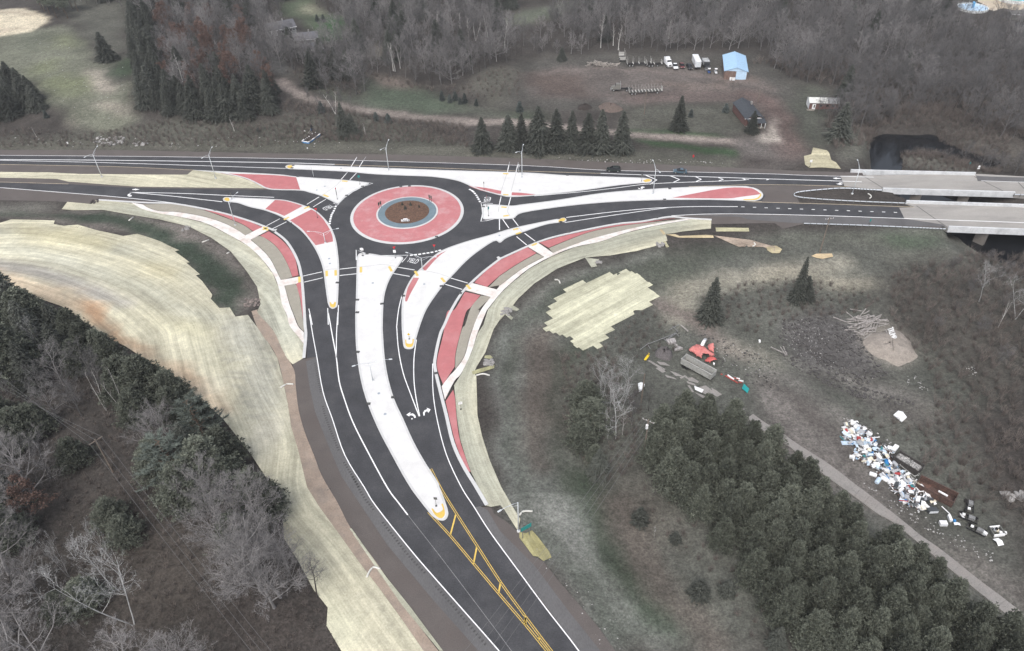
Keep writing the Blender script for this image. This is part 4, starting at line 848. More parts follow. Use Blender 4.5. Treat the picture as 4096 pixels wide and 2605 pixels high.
def twig_cloud(segs, w0=.035):
    """thin tapering blades, one triangle pair per twig; segs = list of (p, q)"""
    n = len(segs); A = np.array([s[0] for s in segs]); B = np.array([s[1] for s in segs]); d = B-A
    r = np.random.RandomState(n).randn(n, 3); s = np.cross(d, r); s /= np.linalg.norm(s, axis=1)[:, None]+1e-9
    w = w0 if np.ndim(w0) else np.full(n, w0); s = s*w[:, None]/2
    V = np.stack([A-s, A+s, B], 1).reshape(-1, 3); F = np.arange(3*n).reshape(n, 3)
    return V, F
def bare_tree(seed, H=12., spread=.34, limbs=13, start=.28, up=.75, dense=1.0, fork=False, twiglen=1.0, crooked=.12, dead=False):
    r = random.Random(seed); tr = MB(); segs = []; ws = []
    def vec(): return Vector((r.gauss(0, 1), r.gauss(0, 1), r.gauss(0, 1)))
    def branch(p, d, L, rad, lev):
        k = 4 if lev < 2 else 3; pts = [p.copy()]; q = p.copy(); dd = d.copy()
        for i in range(k):
            dd = (dd+vec()*crooked*(1.6 if dead else 1)+Vector((0, 0, .12*(1 if lev < 3 else 0)))).normalized(); q = q+dd*(L/k); pts.append(q.copy())
        if lev <= 1 or (dead and lev <= 2): tr.tube(pts, [rad*(1-.75*i/k) for i in range(k+1)], 5 if lev == 0 else 4, False)
        else:
            for a, b in zip(pts, pts[1:]): segs.append((a, b)); ws.append(rad*(1.6 if dead else 2.3))
        return pts
    def grow(pts, L, rad, lev):
        maxlev = 3 if not dead else 3
        if lev > maxlev: return
        n = {1: 7, 2: 6, 3: 4}[lev] if not dead else {1: 5, 2: 3, 3: 2}[lev]
        n = max(2, int(n*dense))
        for j in range(n):
            t = r.uniform(.25, 1.0); i = min(int(t*(len(pts)-1)), len(pts)-2); f = t*(len(pts)-1)-i
            p = pts[i].lerp(pts[i+1], min(f, 1)); d = (pts[i+1]-pts[i]).normalized()
            side = vec(); side = (side-d*side.dot(d)).normalized()
            nd = (d*.75+side*.7+Vector((0, 0, .2))).normalized(); l = L*r.uniform(.32, .55)*(1.15-t*.4)*twiglen
            q = branch(p, nd, l, max(rad*.45, .012), lev+1); grow(q, l, max(rad*.45, .012), lev+1)
    rad0 = (H*.013+.03)*(.4 if dead else 1)
    nst = r.choice((2, 3)) if fork else 1
    for s in range(nst):
        tilt = Vector((r.gauss(0, .05), r.gauss(0, .05), 1)) if nst == 1 else Vector((r.gauss(0, .16), r.gauss(0, .16), 1))
        n = 9; pts = [Vector((0, 0, -.3))]; d = tilt.normalized()
        for i in range(n):
            d = (d+Vector((r.gauss(0, .05), r.gauss(0, .05), .04))).normalized(); pts.append(pts[-1]+d*(H*.93+.3)/n)
        tr.tube(pts, [rad0*(1-.88*i/n)*(1.25 if i == 0 else 1) for i in range(n+1)], 6, False)
        for i in range(limbs if nst == 1 else int(limbs*.7)):
            t = start+(1-start)*((i+r.random())/limbs if nst == 1 else r.random())
            t = min(t, .98); k = min(int(t*n), n-1); p = pts[k].lerp(pts[k+1], t*n-k)
            az = i*2.4+r.uniform(-.5, .5); e = r.uniform(.7, 1.3)*up
            nd = Vector((math.cos(az), math.sin(az), e)).normalized(); L = H*spread*(1.2-.75*t)*r.uniform(.75, 1.2)
            q = branch(p, nd, L, rad0*.42*(1.15-.7*t), 1); grow(q, L, rad0*.42*(1.15-.7*t), 1)
    return tr, twig_cloud(segs, np.array(ws)) if segs else None
def spruce_mesh(seed, H=14., R=2.6, droop=.25, dens=1.0):
    r = random.Random(seed); A = []; B = []; Wd = []
    z = H*.05
    while z < H*.985:
        t = z/H; rad = R*(1-t)**.78*r.uniform(.8, 1.14)+.12; nb = max(5, int((6+rad*3.4)*dens)); off = r.random()*6.28
        for k in range(nb):
            a = off+k*6.283/nb+r.uniform(-.25, .25); L = rad*r.uniform(.72, 1.1); c, s = math.cos(a), math.sin(a); zz = z+r.uniform(-.15, .15)
            for m in range(max(3, int(L*4.2))):
                u = (m+.6)/max(3, int(L*4.2)); px, py, pz = c*L*u, s*L*u, zz-droop*L*u*u+.1*L*u
                for sg in (-1, 1):
                    l = (.28+.42*(1-u)*min(L, 2)*.5)*r.uniform(.8, 1.25); b = a+sg*r.uniform(.5, 1.0)
                    A.append((px, py, pz)); B.append((px+l*math.cos(b), py+l*math.sin(b), pz-.12*l+r.uniform(-.08, .1))); Wd.append(.26*r.uniform(.7, 1.2))
            A.append((c*L*.75, s*L*.75, zz-droop*L*.55+.07*L)); B.append((c*(L+.25), s*(L+.25), zz-droop*L+.12*L)); Wd.append(.3)
        z += (.34+.02*H*.1)*r.uniform(.85, 1.15)
    A.append((0, 0, H*.95)); B.append((0, 0, H)); Wd.append(.2)
    V, F = twig_cloud(list(zip(A, B)), np.array(Wd)); return V, F
def tuft_crown(seed, H, R, base, shape='round', n=520, tl=.42, blades=9, lobes=9):
    """pine crown: needle tufts spread over and through several limb lobes"""
    r = np.random.RandomState(seed); cs = []
    for i in range(lobes):
        a = i*2.4+r.rand()*.8; q = R*.62*np.sqrt((i+.5)/lobes); t = 1-(q/R)**2*.55
        cs.append((q*np.cos(a), q*np.sin(a), base+(H-base)*(t-.30+.12*r.rand()), R*(.42+.16*r.rand())))
    pts = []
    for cx_, cy_, cz_, cr in cs:
        m = n//lobes; u = r.randn(m, 3); u /= np.linalg.norm(u, axis=1)[:, None]; u[:, 2] = np.where(u[:, 2] < -.3, -u[:, 2], u[:, 2])
        rad = cr*(.55+.5*r.rand(m)**.5); p = np.array([cx_, cy_, cz_])+u*rad[:, None]*np.array([1, 1, .72]); pts.append(np.column_stack([p, u]))
    pts = np.vstack(pts); c = pts[:, :3]; u = pts[:, 3:]
    d = r.randn(len(c), blades, 3)*.75+u[:, None, :]*.8+np.array([0, 0, .45]); d /= np.linalg.norm(d, axis=2)[:, :, None]
    L = tl*(.75+.5*r.rand(len(c), blades, 1)); Bp = c[:, None, :]+d*L; s = np.cross(d, r.randn(*d.shape)); s /= np.linalg.norm(s, axis=2)[:, :, None]
    w = tl*.17; base_ = c[:, None, :]+d*L*.05; tip = Bp
    V = np.stack([base_-s*w*.4, tip-s*w, tip+s*w], 2).reshape(-1, 3); F = np.arange(len(V)).reshape(-1, 3)
    return V, F, cs
def leaf_cloud(segs_tips, n, size, seed):
    r = np.random.RandomState(seed); c = segs_tips[r.randint(0, len(segs_tips), n)]+r.randn(n, 3)*.25
    a = r.randn(n, 3); a /= np.linalg.norm(a, axis=1)[:, None]; b = np.cross(a, r.randn(n, 3)); b /= np.linalg.norm(b, axis=1)[:, None]
    V = np.stack([c-a*size*.5, c+b*size*.35, c+a*size*.5, c-b*size*.35], 1).reshape(-1, 3); return V, np.arange(4*n).reshape(n, 4)
def trunk_mb(H, r0, r1=.03, seed=0, branches=()):
    rr = random.Random(seed); pts = [Vector((0, 0, -.3))]
    for i in range(5): pts.append(Vector((rr.gauss(0, .06)*i, rr.gauss(0, .06)*i, H*(i+1)/5)))
    mb = MB().tube(pts, [r0+(r1-r0)*i/5 for i in range(6)], 6, False)
    for p, q, w in branches: mb.tube([p, Vector(p).lerp(Vector(q), .5)+Vector((0, 0, -.15)), q], [w, w*.7, w*.3], 4, False)
    return mb
KINDS = {}   # kind -> list of (trunk mesh, crown mesh)
def reg(kind, tm, cm): KINDS.setdefault(kind, []).append((tm, cm))
for i in range(6):
    tr, tw = bare_tree(100+i, 12, .40, 14, .22, dense=1.3); reg('bare', tr.mesh('trunk', m_bark), npmesh('crown', tw[0], tw[1], m_twig))
for i in range(4):
    tr, tw = bare_tree(140+i, 12, .46, 15, .16, .7, dense=1.35); reg('pale', tr.mesh('trunk', m_twig2), npmesh('crown', tw[0], tw[1], m_twig2))
for i in range(3):
    tr, tw = bare_tree(160+i, 12, .34, 12, .42, dense=1.1); reg('tallbare', tr.mesh('trunk', m_twig3), npmesh('crown', tw[0], tw[1], m_twig))
for i in range(3):
    tr, tw = bare_tree(180+i, 12, .2, 12, .35, .95, .75, fork=(i == 1)); reg('birch', tr.mesh('trunk', m_birch), npmesh('crown', tw[0], tw[1], m_birchtw))
for i in range(3):
    tr, tw = bare_tree(200+i, 12, .42, 12, .3, 1.35, 1.5, fork=(i == 0), crooked=.2, dead=True); reg('dead', tr.mesh('trunk', m_dead), npmesh('crown', tw[0], tw[1], m_dead))
for i in range(3):
    tr, tw = bare_tree(220+i, 11, .36, 13, .2); tips = tw[0].reshape(-1, 3, 3)[:, 2]; V, F = leaf_cloud(tips, 2600, .3, i)
    reg('rust', tr.mesh('trunk', m_bark), npmesh('crown', V, F, m_rust))
for i in range(4):
    V, F = spruce_mesh(240+i, 14, 3.9+.25*(i % 3), droop=.3, dens=1.15); reg('spruce', trunk_mb(13.5, .2, .02, i).mesh('trunk', m_bark), npmesh('crown', V, F, m_spr))
for i in range(2):
    V, F = spruce_mesh(260+i, 4, 1.25, dens=1.3); reg('youngspruce', trunk_mb(3.8, .09, .02, i).mesh('trunk', m_bark), npmesh('crown', V, F, m_sprb))
for i in range(2):
    V, F = spruce_mesh(266+i, 3.4, 1.3, dens=1.3); reg('shrubspruce', trunk_mb(3., .09, .02, i).mesh('trunk', m_bark), npmesh('crown', V, F, m_spr))
for i in range(6):
    V, F, cs = tuft_crown(280+i, 12, 3.7, 3.0, n=1150, lobes=9+i % 3, tl=.45); br = [((0, 0, c[2]-1.2), (c[0], c[1], c[2]), .09) for c in cs]
    reg('pine', trunk_mb(11, .2, .05, i, br).mesh('trunk', m_pbark), npmesh('crown', V, F, m_pine))
for i in range(4):      # tall dense pines: stacked whorls of tufted limbs
    rr_ = np.random.RandomState(330+i); VV = []; br = []; off = 0; z0 = 1.6
    while z0 < 11.6:
        t = z0/12; L = 3.7*(1-t)**.75*rr_.uniform(.82, 1.14)+.25; nb = int(4+L*1.6)
        for k in range(nb):
            a = k*6.28/nb+rr_.rand()*.9; q = np.array([np.cos(a)*L, np.sin(a)*L, z0+.18*L]); br.append(((0, 0, z0), tuple(q), .05)); m = int(5+L*5)
            u = rr_.uniform(.25, 1.05, m)[:, None]; c = np.array([0, 0, z0])+(q-np.array([0, 0, z0]))*u+rr_.randn(m, 3)*np.array([.32, .32, .16])*(.4+.3*L)
            d = rr_.randn(m, 8, 3)*.7+np.array([np.cos(a)*.5, np.sin(a)*.5, .75]); d /= np.linalg.norm(d, axis=2)[:, :, None]; s = np.cross(d, rr_.randn(*d.shape)); s /= np.linalg.norm(s, axis=2)[:, :, None]
            tip = c[:, None]+d*.46*rr_.uniform(.75, 1.25, (m, 8, 1)); VV.append(np.stack([c[:, None]-s*.03, tip-s*.075, tip+s*.075], 2).reshape(-1, 3))
        z0 += .52*rr_.uniform(.85, 1.2)
    V = np.vstack(VV); reg('tallpine', trunk_mb(11.5, .2, .03, i, br[::2]).mesh('trunk', m_pbark), npmesh('crown', V, np.arange(len(V)).reshape(-1, 3), m_pine))
for i in range(2):
    r_ = random.Random(i); A = []; Bb = []; w = []; br = []
    for k in range(46):
        z = 2.5+10.5*(k/46); a = k*2.4; L = (4.6*(1-(z/14.5))**.7+.4)*r_.uniform(.75, 1.15); tip = (L*math.cos(a), L*math.sin(a), z+L*.25); br.append(((0, 0, z), tip, .05))
        for m in range(90):
            u = r_.uniform(.3, 1.03); p = Vector((tip[0]*u, tip[1]*u, z+L*.25*u)); q = p+Vector((r_.gauss(0, .34)+tip[0]/L*.3, r_.gauss(0, .34)+tip[1]/L*.3, .3+r_.gauss(0, .15))); A.append(p); Bb.append(q); w.append(.15)
    V, F = twig_cloud([(np.array(a), np.array(b)) for a, b in zip(A, Bb)], np.array(w)); reg('whitepine', trunk_mb(13, .22, .03, i, br).mesh('trunk', m_pbark), npmesh('crown', V, F, m_pine2))
# deep brush: multi-stem shrubs
for i in range(3):
    r_ = random.Random(300+i); segs = []; ws = []
    for k in range(26):
        a = r_.random()*6.28; p = np.array((r_.gauss(0, .25), r_.gauss(0, .25), 0)); d = np.array((math.cos(a)*r_.uniform(.2, .75), math.sin(a)*r_.uniform(.2, .75), 1.)); L = r_.uniform(1.1, 2.4); q = p+d*L
        segs.append((p, q)); ws.append(.06)
        for m in range(7):
            u = r_.uniform(.3, 1); s = p+d*L*u; segs.append((s, s+d*L*.25+np.array([r_.gauss(0, .3), r_.gauss(0, .3), r_.uniform(0, .35)]))); ws.append(.04)
    V, F = twig_cloud(segs, np.array(ws)); reg('shrub', MB().tube([(0, 0, -.1), (0, 0, .5)], .06, 4, False).mesh('stem', m_twig), npmesh('twigs', V, F, m_brush))
HREF = dict(bare=12, pale=12, tallbare=12, birch=12, dead=12, rust=11, spruce=14, youngspruce=4, shrubspruce=3.4, pine=12, tallpine=12, whitepine=14, shrub=2)
NAME = dict(bare='bare_tree', pale='bare_tree', tallbare='bare_tree', birch='birch_tree', dead='dead_tree', rust='oak_tree', spruce='spruce_tree', youngspruce='young_spruce', shrubspruce='evergreen_shrub', pine='pine_tree', tallpine='pine_tree', whitepine='white_pine', shrub='bare_shrub')
CAT = dict(bare='tree', pale='tree', tallbare='tree', birch='tree', dead='tree', rust='tree', spruce='tree', youngspruce='tree', shrubspruce='shrub', pine='tree', tallpine='tree', whitepine='tree', shrub='shrub')
tr_rng = random.Random(77); PLACED = []
def plant(kind, xyz, H, label, group=None, wide=1.0, var=None, lean=0.0, rz=None):
    k = tr_rng.randrange(len(KINDS[kind])) if var is None else var; tm, cm = KINDS[kind][k]; s = H/HREF[kind]
    t = thing(NAME[kind], label, CAT[kind], tuple(map(float, xyz)), tr_rng.random()*6.28 if rz is None else rz, group)
    t.scale = (s*wide, s*wide, s); t.rotation_euler[0] = tr_rng.gauss(0, lean) if lean else 0
    for n, me in (('trunk' if kind != 'shrub' else 'stem', tm), ('crown' if kind != 'shrub' else 'twigs', cm)):
        o = bpy.data.objects.new(n, me); COL.objects.link(o); o.parent = t
    PLACED.append((xyz[0], xyz[1], kind)); return t
def foot(s, h=0.0):
    """the foot of an upright whose point at height h shows at this spot"""
    uv = P(s)[0]; z = 0.
    for _ in range(8):
        p = ray([uv], z+h)[0]; z = float(hgt(p[0], p[1]))
    return (p[0], p[1], z)
def region(s, h=0.0):
    uv = np.array(P(s)); z = np.zeros(len(uv))
    for _ in range(6): p = ray(uv, z+h); z = hgt(p[:, 0], p[:, 1])
    return p
def poisson(polys, d, seed, holes=(), n=60000, keep=()):
    r = np.random.RandomState(seed); out = []
    allp = np.vstack(polys); lo, hi = allp.min(0), allp.max(0); c = r.rand(n, 2)*(hi-lo)+lo; m = np.zeros(n, bool)
    for p in polys: m |= inside(p, c[:, 0], c[:, 1])
    for p in holes: m &= ~inside(p, c[:, 0], c[:, 1])
    c = c[m]; grid = {}
    for x, y in list(keep): grid.setdefault((int(x//d), int(y//d)), []).append((x, y))
    for x, y in c:
        gx, gy = int(x//d), int(y//d); ok = True
        for i in (-1, 0, 1):
            for j in (-1, 0, 1):
                for px, py in grid.get((gx+i, gy+j), ()):
                    if (px-x)**2+(py-y)**2 < d*d: ok = False
        if ok: grid.setdefault((gx, gy), []).append((x, y)); out.append((x, y))
    return np.array(out) if out else np.zeros((0, 2))
def z_(p): return np.column_stack([p, hgt(p[:, 0], p[:, 1])])

# --- spruces one can point at
def spr(s, top, label, kind='spruce', group=None, wide=1.0, lean=0):
    b = P(s)[0]; H = hsolve(b, P(top)[0]); return plant(kind, ground([b])[0], H, label, group, wide, lean=lean)
row = [('c 75,1300', 'c 75,1000'), ('c 190,1310', 'c 185,990'), ('c 335,1315', 'c 348,930'), ('c 490,1310', 'c 490,950'), ('c 625,1315', 'c 622,960'), ('c 765,1320', 'c 762,978'), ('c 880,1325', 'c 885,955'), ('c 1060,1330', 'c 1072,960')]
ords = ('first', 'second', 'third', 'fourth', 'fifth', 'sixth', 'seventh', 'last')
for (b, t), o_ in zip(row, ords): spr(b, t, 'tall dark spruce, %s from the left in the row behind the highway' % o_, group='spruce row north of the highway', wide=tr_rng.uniform(.95, 1.35))
spr('b 2035,1320', 'b 2040,1025', 'dark spruce standing alone just left of the spruce row', wide=1.25)
for b, t, l, w in (('c 1560,1140', 'c 1590,835', 'lone open crowned spruce on the grass beyond the highway', 1.0), ('d 20,1160', 'd 30,960', 'dark spruce in front of the brown grey-roofed house', 1.2),
                   ('c 540,530', 'c 540,410', 'dark bushy spruce on the left edge of the truck yard', 1.6), ('b 830,1200', 'b 820,890', 'ragged dark spruce beside the roadside monument', .95), ('b 900,1190', 'b 905,985', 'shorter dark spruce close behind the monument spruce', 1.3),
                   ('a 940,530', 'a 880,260', 'big isolated dark spruce on the edge of yellow-green field', 1.5), ('d 780,1220', 'd 790,870', 'large drooping spruce between white trailer house and river', 1.4),
                   ('C 1830,1490', 'C 1935,1120', 'broad dark spruce on the dump side of the grass track', 1.0), ('D 410,1330', 'D 553,945', 'narrow dark spruce by the pale orange straw patch', .62),
                   ('D 480,1300', 'D 500,1090', 'lower dark spruce beside the narrow one on the dump edge', 1.4), ('c 500,150', 'c 515,70', 'dark spruce at the mouth of the far grassy clearing', 1.3)):
    spr(b, t, l, wide=w)
for i, (b, t) in enumerate((('b 1680,880', 'b 1680,795'), ('b 1750,900', 'b 1752,825'), ('b 1797,880', 'b 1797,795'), ('b 1840,915', 'b 1838,850'), ('b 1880,905', 'b 1880,815'), ('b 1980,925', 'b 1980,862'))):
    spr(b, t, 'young bluish spruce, %s from the left in the planted cluster' % ords[i], 'youngspruce', 'young spruces planted on the meadow', 1.0)
for b, t, l in (('b 1105,1055', 'b 1100,980', 'young spruce left of its twin below the dirt lane'), ('b 1212,1080', 'b 1205,990', 'young bluish spruce right of its twin below the lane'), ('b 628,985', 'b 622,885', 'thin young spruce among saplings by the dirt lane'),
                ('c 1668,1025', 'c 1668,955', 'small spruce right of the lone open spruce'), ('c 1972,985', 'c 1975,900', 'small spruce left of the brown house'), ('c 170,980', 'c 160,890', 'round dark evergreen at the lower corner of the truck yard'),
                ('b 2360,970', 'b 2350,885', 'bushy evergreen at the meadow end near the spruce row'), ('b 590,190', 'b 590,125', 'left small evergreen on the bright lawn'), ('b 645,195', 'b 640,125', 'right small evergreen on the bright lawn'),
                ('a 410,1030', 'a 390,960', 'small dark evergreen below the left roadside trees'), ('b 75,1155', 'b 75,1110', 'tiny evergreen left of the monument'), ('b 140,1130', 'b 140,1095', 'tiny evergreen nearest the monument bank')):
    spr(b, t, l, 'youngspruce', None, 1.2)
for b, h, l, w in (('L 1220,400', 4.2, 'round bluish evergreen shrub on the lower grass slope', 1.0), ('L 1530,570', 2.8, 'smaller evergreen shrub right of the round slope shrub', 1.0), ('L 1740,1040', 4.5, 'large dark evergreen shrub left of its pair near pine edge', 1.0),
                   ('L 1980,1020', 3.6, 'evergreen shrub right of its pair near the pine edge', 1.0), ('G 860,1420', 8, 'dark spruce at the foot of birches beside the power wires', 1.2), ('M 230,1480', 6.0, 'bluish evergreen at bottom edge below the pine plantation', 1.2)):
    plant('shrubspruce' if h < 5 else 'spruce', foot(b), h, l, None, w*(1.25 if h < 5 else 1.0))
# --- spruce block in the upper left
blk = [region('a 1180,480 1230,700 1260,960 1400,1010 1650,1010 1720,1050 2000,1060 2406,1050 b 200,1030 290,960 250,880 0,860 a 2000,880 1700,860 1480,840 1400,640 1360,380 1300,180 1150,250', 0)]
pts = z_(poisson(blk, 5.2, 5, n=9000))
for p in pts: plant('spruce', p, tr_rng.uniform(10, 15), 'tall dark spruce in the dense block at the upper left wood edge', 'spruces in the upper left block', tr_rng.uniform(1.05, 1.35))
for b, t, l in (('a 1600,720', 'a 1480,460', 'leaning pale birch left of its twin amid the dark spruces'), ('a 1680,690', 'a 1590,480', 'pale birch right of its twin amid the dark spruces'), ('a 1905,720', 'a 1830,590', 'small white birch standing out from the dark spruce block'),
                ('a 2050,1150', 'a 2020,1030', 'thin pale birch sapling below the dark spruce block'), ('b 1255,620', 'b 1205,360', 'white birch, leftmost of the bright clump'), ('b 1270,625', 'b 1255,350', 'white birch, second of the bright clump'),
                ('b 1315,600', 'b 1335,390', 'forked white birch, third of the bright clump'), ('b 1400,570', 'b 1420,410', 'white birch, rightmost of the bright clump'), ('b 1625,380', 'b 1590,90', 'tall pale birch in the centre of the far wood'),
                ('b 1840,350', 'b 1800,100', 'pale birch right of the tall one in the far wood'), ('b 1920,370', 'b 1910,140', 'wide pale birch beside the dark far conifers'), ('b 1975,360', 'b 1960,180', 'slender pale birch next to the wide one'),
                ('b 2230,430', 'b 2210,150', 'pale tree at the clearing mouth, far wood'), ('b 2080,330', 'b 2040,130', 'pale birch under the dark far conifers'), ('c 880,420', 'c 910,90', 'tall pale white-trunked tree behind the truck yard'),
                ('c 1035,440', 'c 1040,190', 'broad pale tree right of the tall white trunk'), ('c 990,400', 'c 1000,200', 'slim pale tree between two white trunks behind yard'), ('b 750,1000', 'b 700,800', 'pale sapling crossing the dirt lane, left one'),
                ('b 1010,1185', 'b 1015,1075', 'thin white sapling by the highway verge'), ('a 320,1200', 'a 280,1100', 'pale multi-stem sapling on the left road cut'), ('c 1475,340', 'c 1475,155', 'straight pale trunk in the wood behind the yard'),
                ('b 1015,215', 'b 1000,50', 'pale birch above the bright green lawn')):
    spr(b, t, l, 'birch', wide=1.1)
# --- bare woods of the far side: nearest as individual trees, the rest as one mass
POOLZ = region('d 1650,-120 1720,100 1850,230 2406,290 2600,290 2600,-200', 0)
RIVH = [riv, region('d 1990,880 2150,900 2300,980 2500,1080 2500,1180 2300,1090 2150,990')]
HOUSES = [region('b 150,170 440,150 640,330 670,500 480,520 380,380 170,320'), region('d 400,760 820,780 820,960 420,960')]
LAWN = [region('b 240,20 560,0 640,120 830,150 830,370 600,400 430,170 300,160'), region('c -100,230 300,100 600,0 800,-30 720,70 350,200 120,230')]
YARD = [region('c 60,1010 180,560 700,500 1000,465 1700,470 1900,440 2250,440 2406,560 d 150,560 300,680 400,760 450,990 700,1100 760,1340 300,1400 c 2400,1531 0,1400'), region('b 290,690 420,690 600,830 1000,880 1040,660 1300,700 1600,820 1950,760 2406,600 c 0,1400 b 0,1350 300,900')]
WOOD = dict(NE=region('c 650,460 1000,440 1300,455 1700,455 1880,430 2180,460 2406,560 d 130,560 330,680 500,740 720,740 850,900 680,1000 900,1180 1050,1160 1400,1120 1700,1180 1900,1300 2406,1380 2700,1420 2700,-60 2000,-200 c 600,-200 700,60 400,240'),
            NC=region('b 0,640 300,620 420,660 600,800 780,840 1000,830 1040,640 1300,690 1600,790 1900,700 2150,560 2406,500 c 180,540 210,300 130,220 b 2406,420 2100,160 2300,60 c 400,-40 b 2406,-250 0,-250'),
            NW=region('a 1440,150 2000,200 2406,400 b 100,640 240,860 0,850 a 2000,870 1700,850 1490,830 1420,600', 0), NN=region('a 300,-250 560,-30 700,60 1150,60 1300,180 1500,140 b 0,200 0,-250'),
            YE=region('c 250,300 450,220 900,440 700,480 300,480'))
holes = [POOLZ]+RIVH+HOUSES+LAWN+YARD
far_pts = z_(poisson(list(WOOD.values()), 4.1, 11, holes, 50000, [(x, y) for x, y, k in PLACED]))
far_pts = far_pts[np.argsort(far_pts[:, 1])]
mass = []; near_n = 0
bel = {'NE': ('bare grey-brown tree in the large wood beyond the bridges and yard', 'bare trees of the wood beyond the bridges'), 'NC': ('bare grey-brown tree in the far middle wood behind the meadow', 'bare trees of the far middle wood'),
       'NW': ('bare brown tree rising behind the dark spruce block', 'bare trees behind the spruce block'), 'NN': ('bare tree at the far upper left corner wood', 'bare trees of the far corner wood'), 'YE': ('bare brushy tree on the left border of the truck yard', 'bare trees bordering the yard')}
def where(w, x, y, z):
    if w != 'NE': return bel[w]
    u, v = project([x, y, z])[0]
    k = 'behind the truck yard' if u < 2880 else 'behind the blue-roofed shed' if u < 3080 and v < 300 else 'around the white trailer house' if u < 3420 else 'on the river bend beyond the bridges'
    return 'bare grey-brown tree in the wood '+k, 'bare trees '+k
for x, y, z in far_pts:
    w = next(k for k, p in WOOD.items() if inside(p, np.array([x]), np.array([y]))[0]); hgt_ = tr_rng.uniform(8.5, 15)
    if w == 'YE': hgt_ *= .6
    u = tr_rng.random()
    if w == 'NW' and u < .28: plant('rust', (x, y, z), hgt_, 'rust-leaved oak among bare trees behind the spruce block', 'rust oaks behind the spruce block', 1.0); continue
    if w in ('NC', 'NN', 'NW') and u < .40 and u > .33: plant('spruce', (x, y, z), hgt_*1.05, 'dark conifer scattered in the bare upper woods', 'dark conifers scattered in the upper woods', 1.25); continue
    if w == 'NE' and u > .975: plant('spruce', (x, y, z), hgt_*1.05, 'dark conifer hidden in the wood beyond the bridges', 'dark conifers in the wood beyond the bridges', 1.2); continue
    if near_n < 215: plant('tallbare' if u > .8 else ('pale' if u > .72 else 'bare'), (x, y, z), hgt_, *where(w, x, y, z), tr_rng.uniform(.95, 1.3), lean=.04); near_n += 1
    else: mass.append((x, y, z, hgt_/12))
# dark far conifers along the top edge
for s, n_, gl in (('b 1500,-40 2000,0 2300,60 c 120,90 380,-60 b 1600,-200', 26, 'dark conifers at the far top centre'), ('c 640,-60 750,60 950,130 1150,100 1250,20 1200,-60', 18, 'dark conifers right of the far clearing'), ('d 1270,-60 1300,60 1450,130 1700,180 1780,140 1650,20 1500,-60', 14, 'dark conifers near the pools'), ('a 1150,-40 1250,80 1450,120 1600,60 b 0,0 -100,-60', 16, 'dark conifers at the far top left')):
    for p in z_(poisson([region(s)], 6.0, n_, holes[:1], 3000))[:n_]: plant('spruce', p, tr_rng.uniform(11, 17), 'dark green %s' % gl.replace('conifers', 'conifer'), gl, 1.25)
def geo_mass(name, pts, kinds, seed):
    """one object: a point per tree, every point drawn as one of the prototype trees"""
    me = bpy.data.meshes.new(name); me.from_pydata([tuple(p[:3]) for p in pts], [], [])
    a = me.attributes.new('tree_size', 'FLOAT', 'POINT'); a.data.foreach_set('value', [float(p[3]) for p in pts])
    o = bpy.data.objects.new(name, me); COL.objects.link(o); o['kind'] = 'stuff'
    pc = bpy.data.collections.new(name+'_kinds')
    for k in kinds:
        for tm, cm in KINDS[k]:
            V = []; bm = bmesh.new(); bm.from_mesh(tm); n0 = len(bm.faces); bm.from_mesh(cm); bm.faces.ensure_lookup_table()
            m2 = bpy.data.meshes.new('mass_tree'); m2.materials.append(tm.materials[0]); m2.materials.append(cm.materials[0])
            for f in bm.faces[n0:]: f.material_index = 1
            bm.to_mesh(m2); bm.free(); q = bpy.data.objects.new('mass_tree', m2); pc.objects.link(q)
    g = bpy.data.node_groups.new(name, 'GeometryNodeTree'); g.interface.new_socket('Geometry', in_out='INPUT', socket_type='NodeSocketGeometry'); g.interface.new_socket('Geometry', in_out='OUTPUT', socket_type='NodeSocketGeometry')
    N = g.nodes.new; L = g.links.new
    gi = N('NodeGroupInput'); go = N('NodeGroupOutput'); ip = N('GeometryNodeInstanceOnPoints'); ci_ = N('GeometryNodeCollectionInfo'); ci_.inputs['Collection'].default_value = pc; ci_.inputs['Separate Children'].default_value = True; ci_.inputs['Reset Children'].default_value = True
    ip.inputs['Pick Instance'].default_value = True
    rv = N('FunctionNodeRandomValue'); rv.data_type = 'FLOAT_VECTOR'; rv.inputs[0].default_value = (0, 0, 0); rv.inputs[1].default_value = (.08, .08, 6.28); rv.inputs['Seed'].default_value = seed
    na = N('GeometryNodeInputNamedAttribute'); na.data_type = 'FLOAT'; na.inputs['Name'].default_value = 'tree_size'
    L(gi.outputs[0], ip.inputs['Points']); L(ci_.outputs[0], ip.inputs['Instance']); L(rv.outputs['Value'], ip.inputs['Rotation']); L(na.outputs[0], ip.inputs['Scale']); L(ip.outputs[0], go.inputs[0])
    md = o.modifiers.new('trees', 'NODES'); md.node_group = g; return o
geo_mass('far_woods', mass, ('bare', 'pale', 'tallbare'), 3)
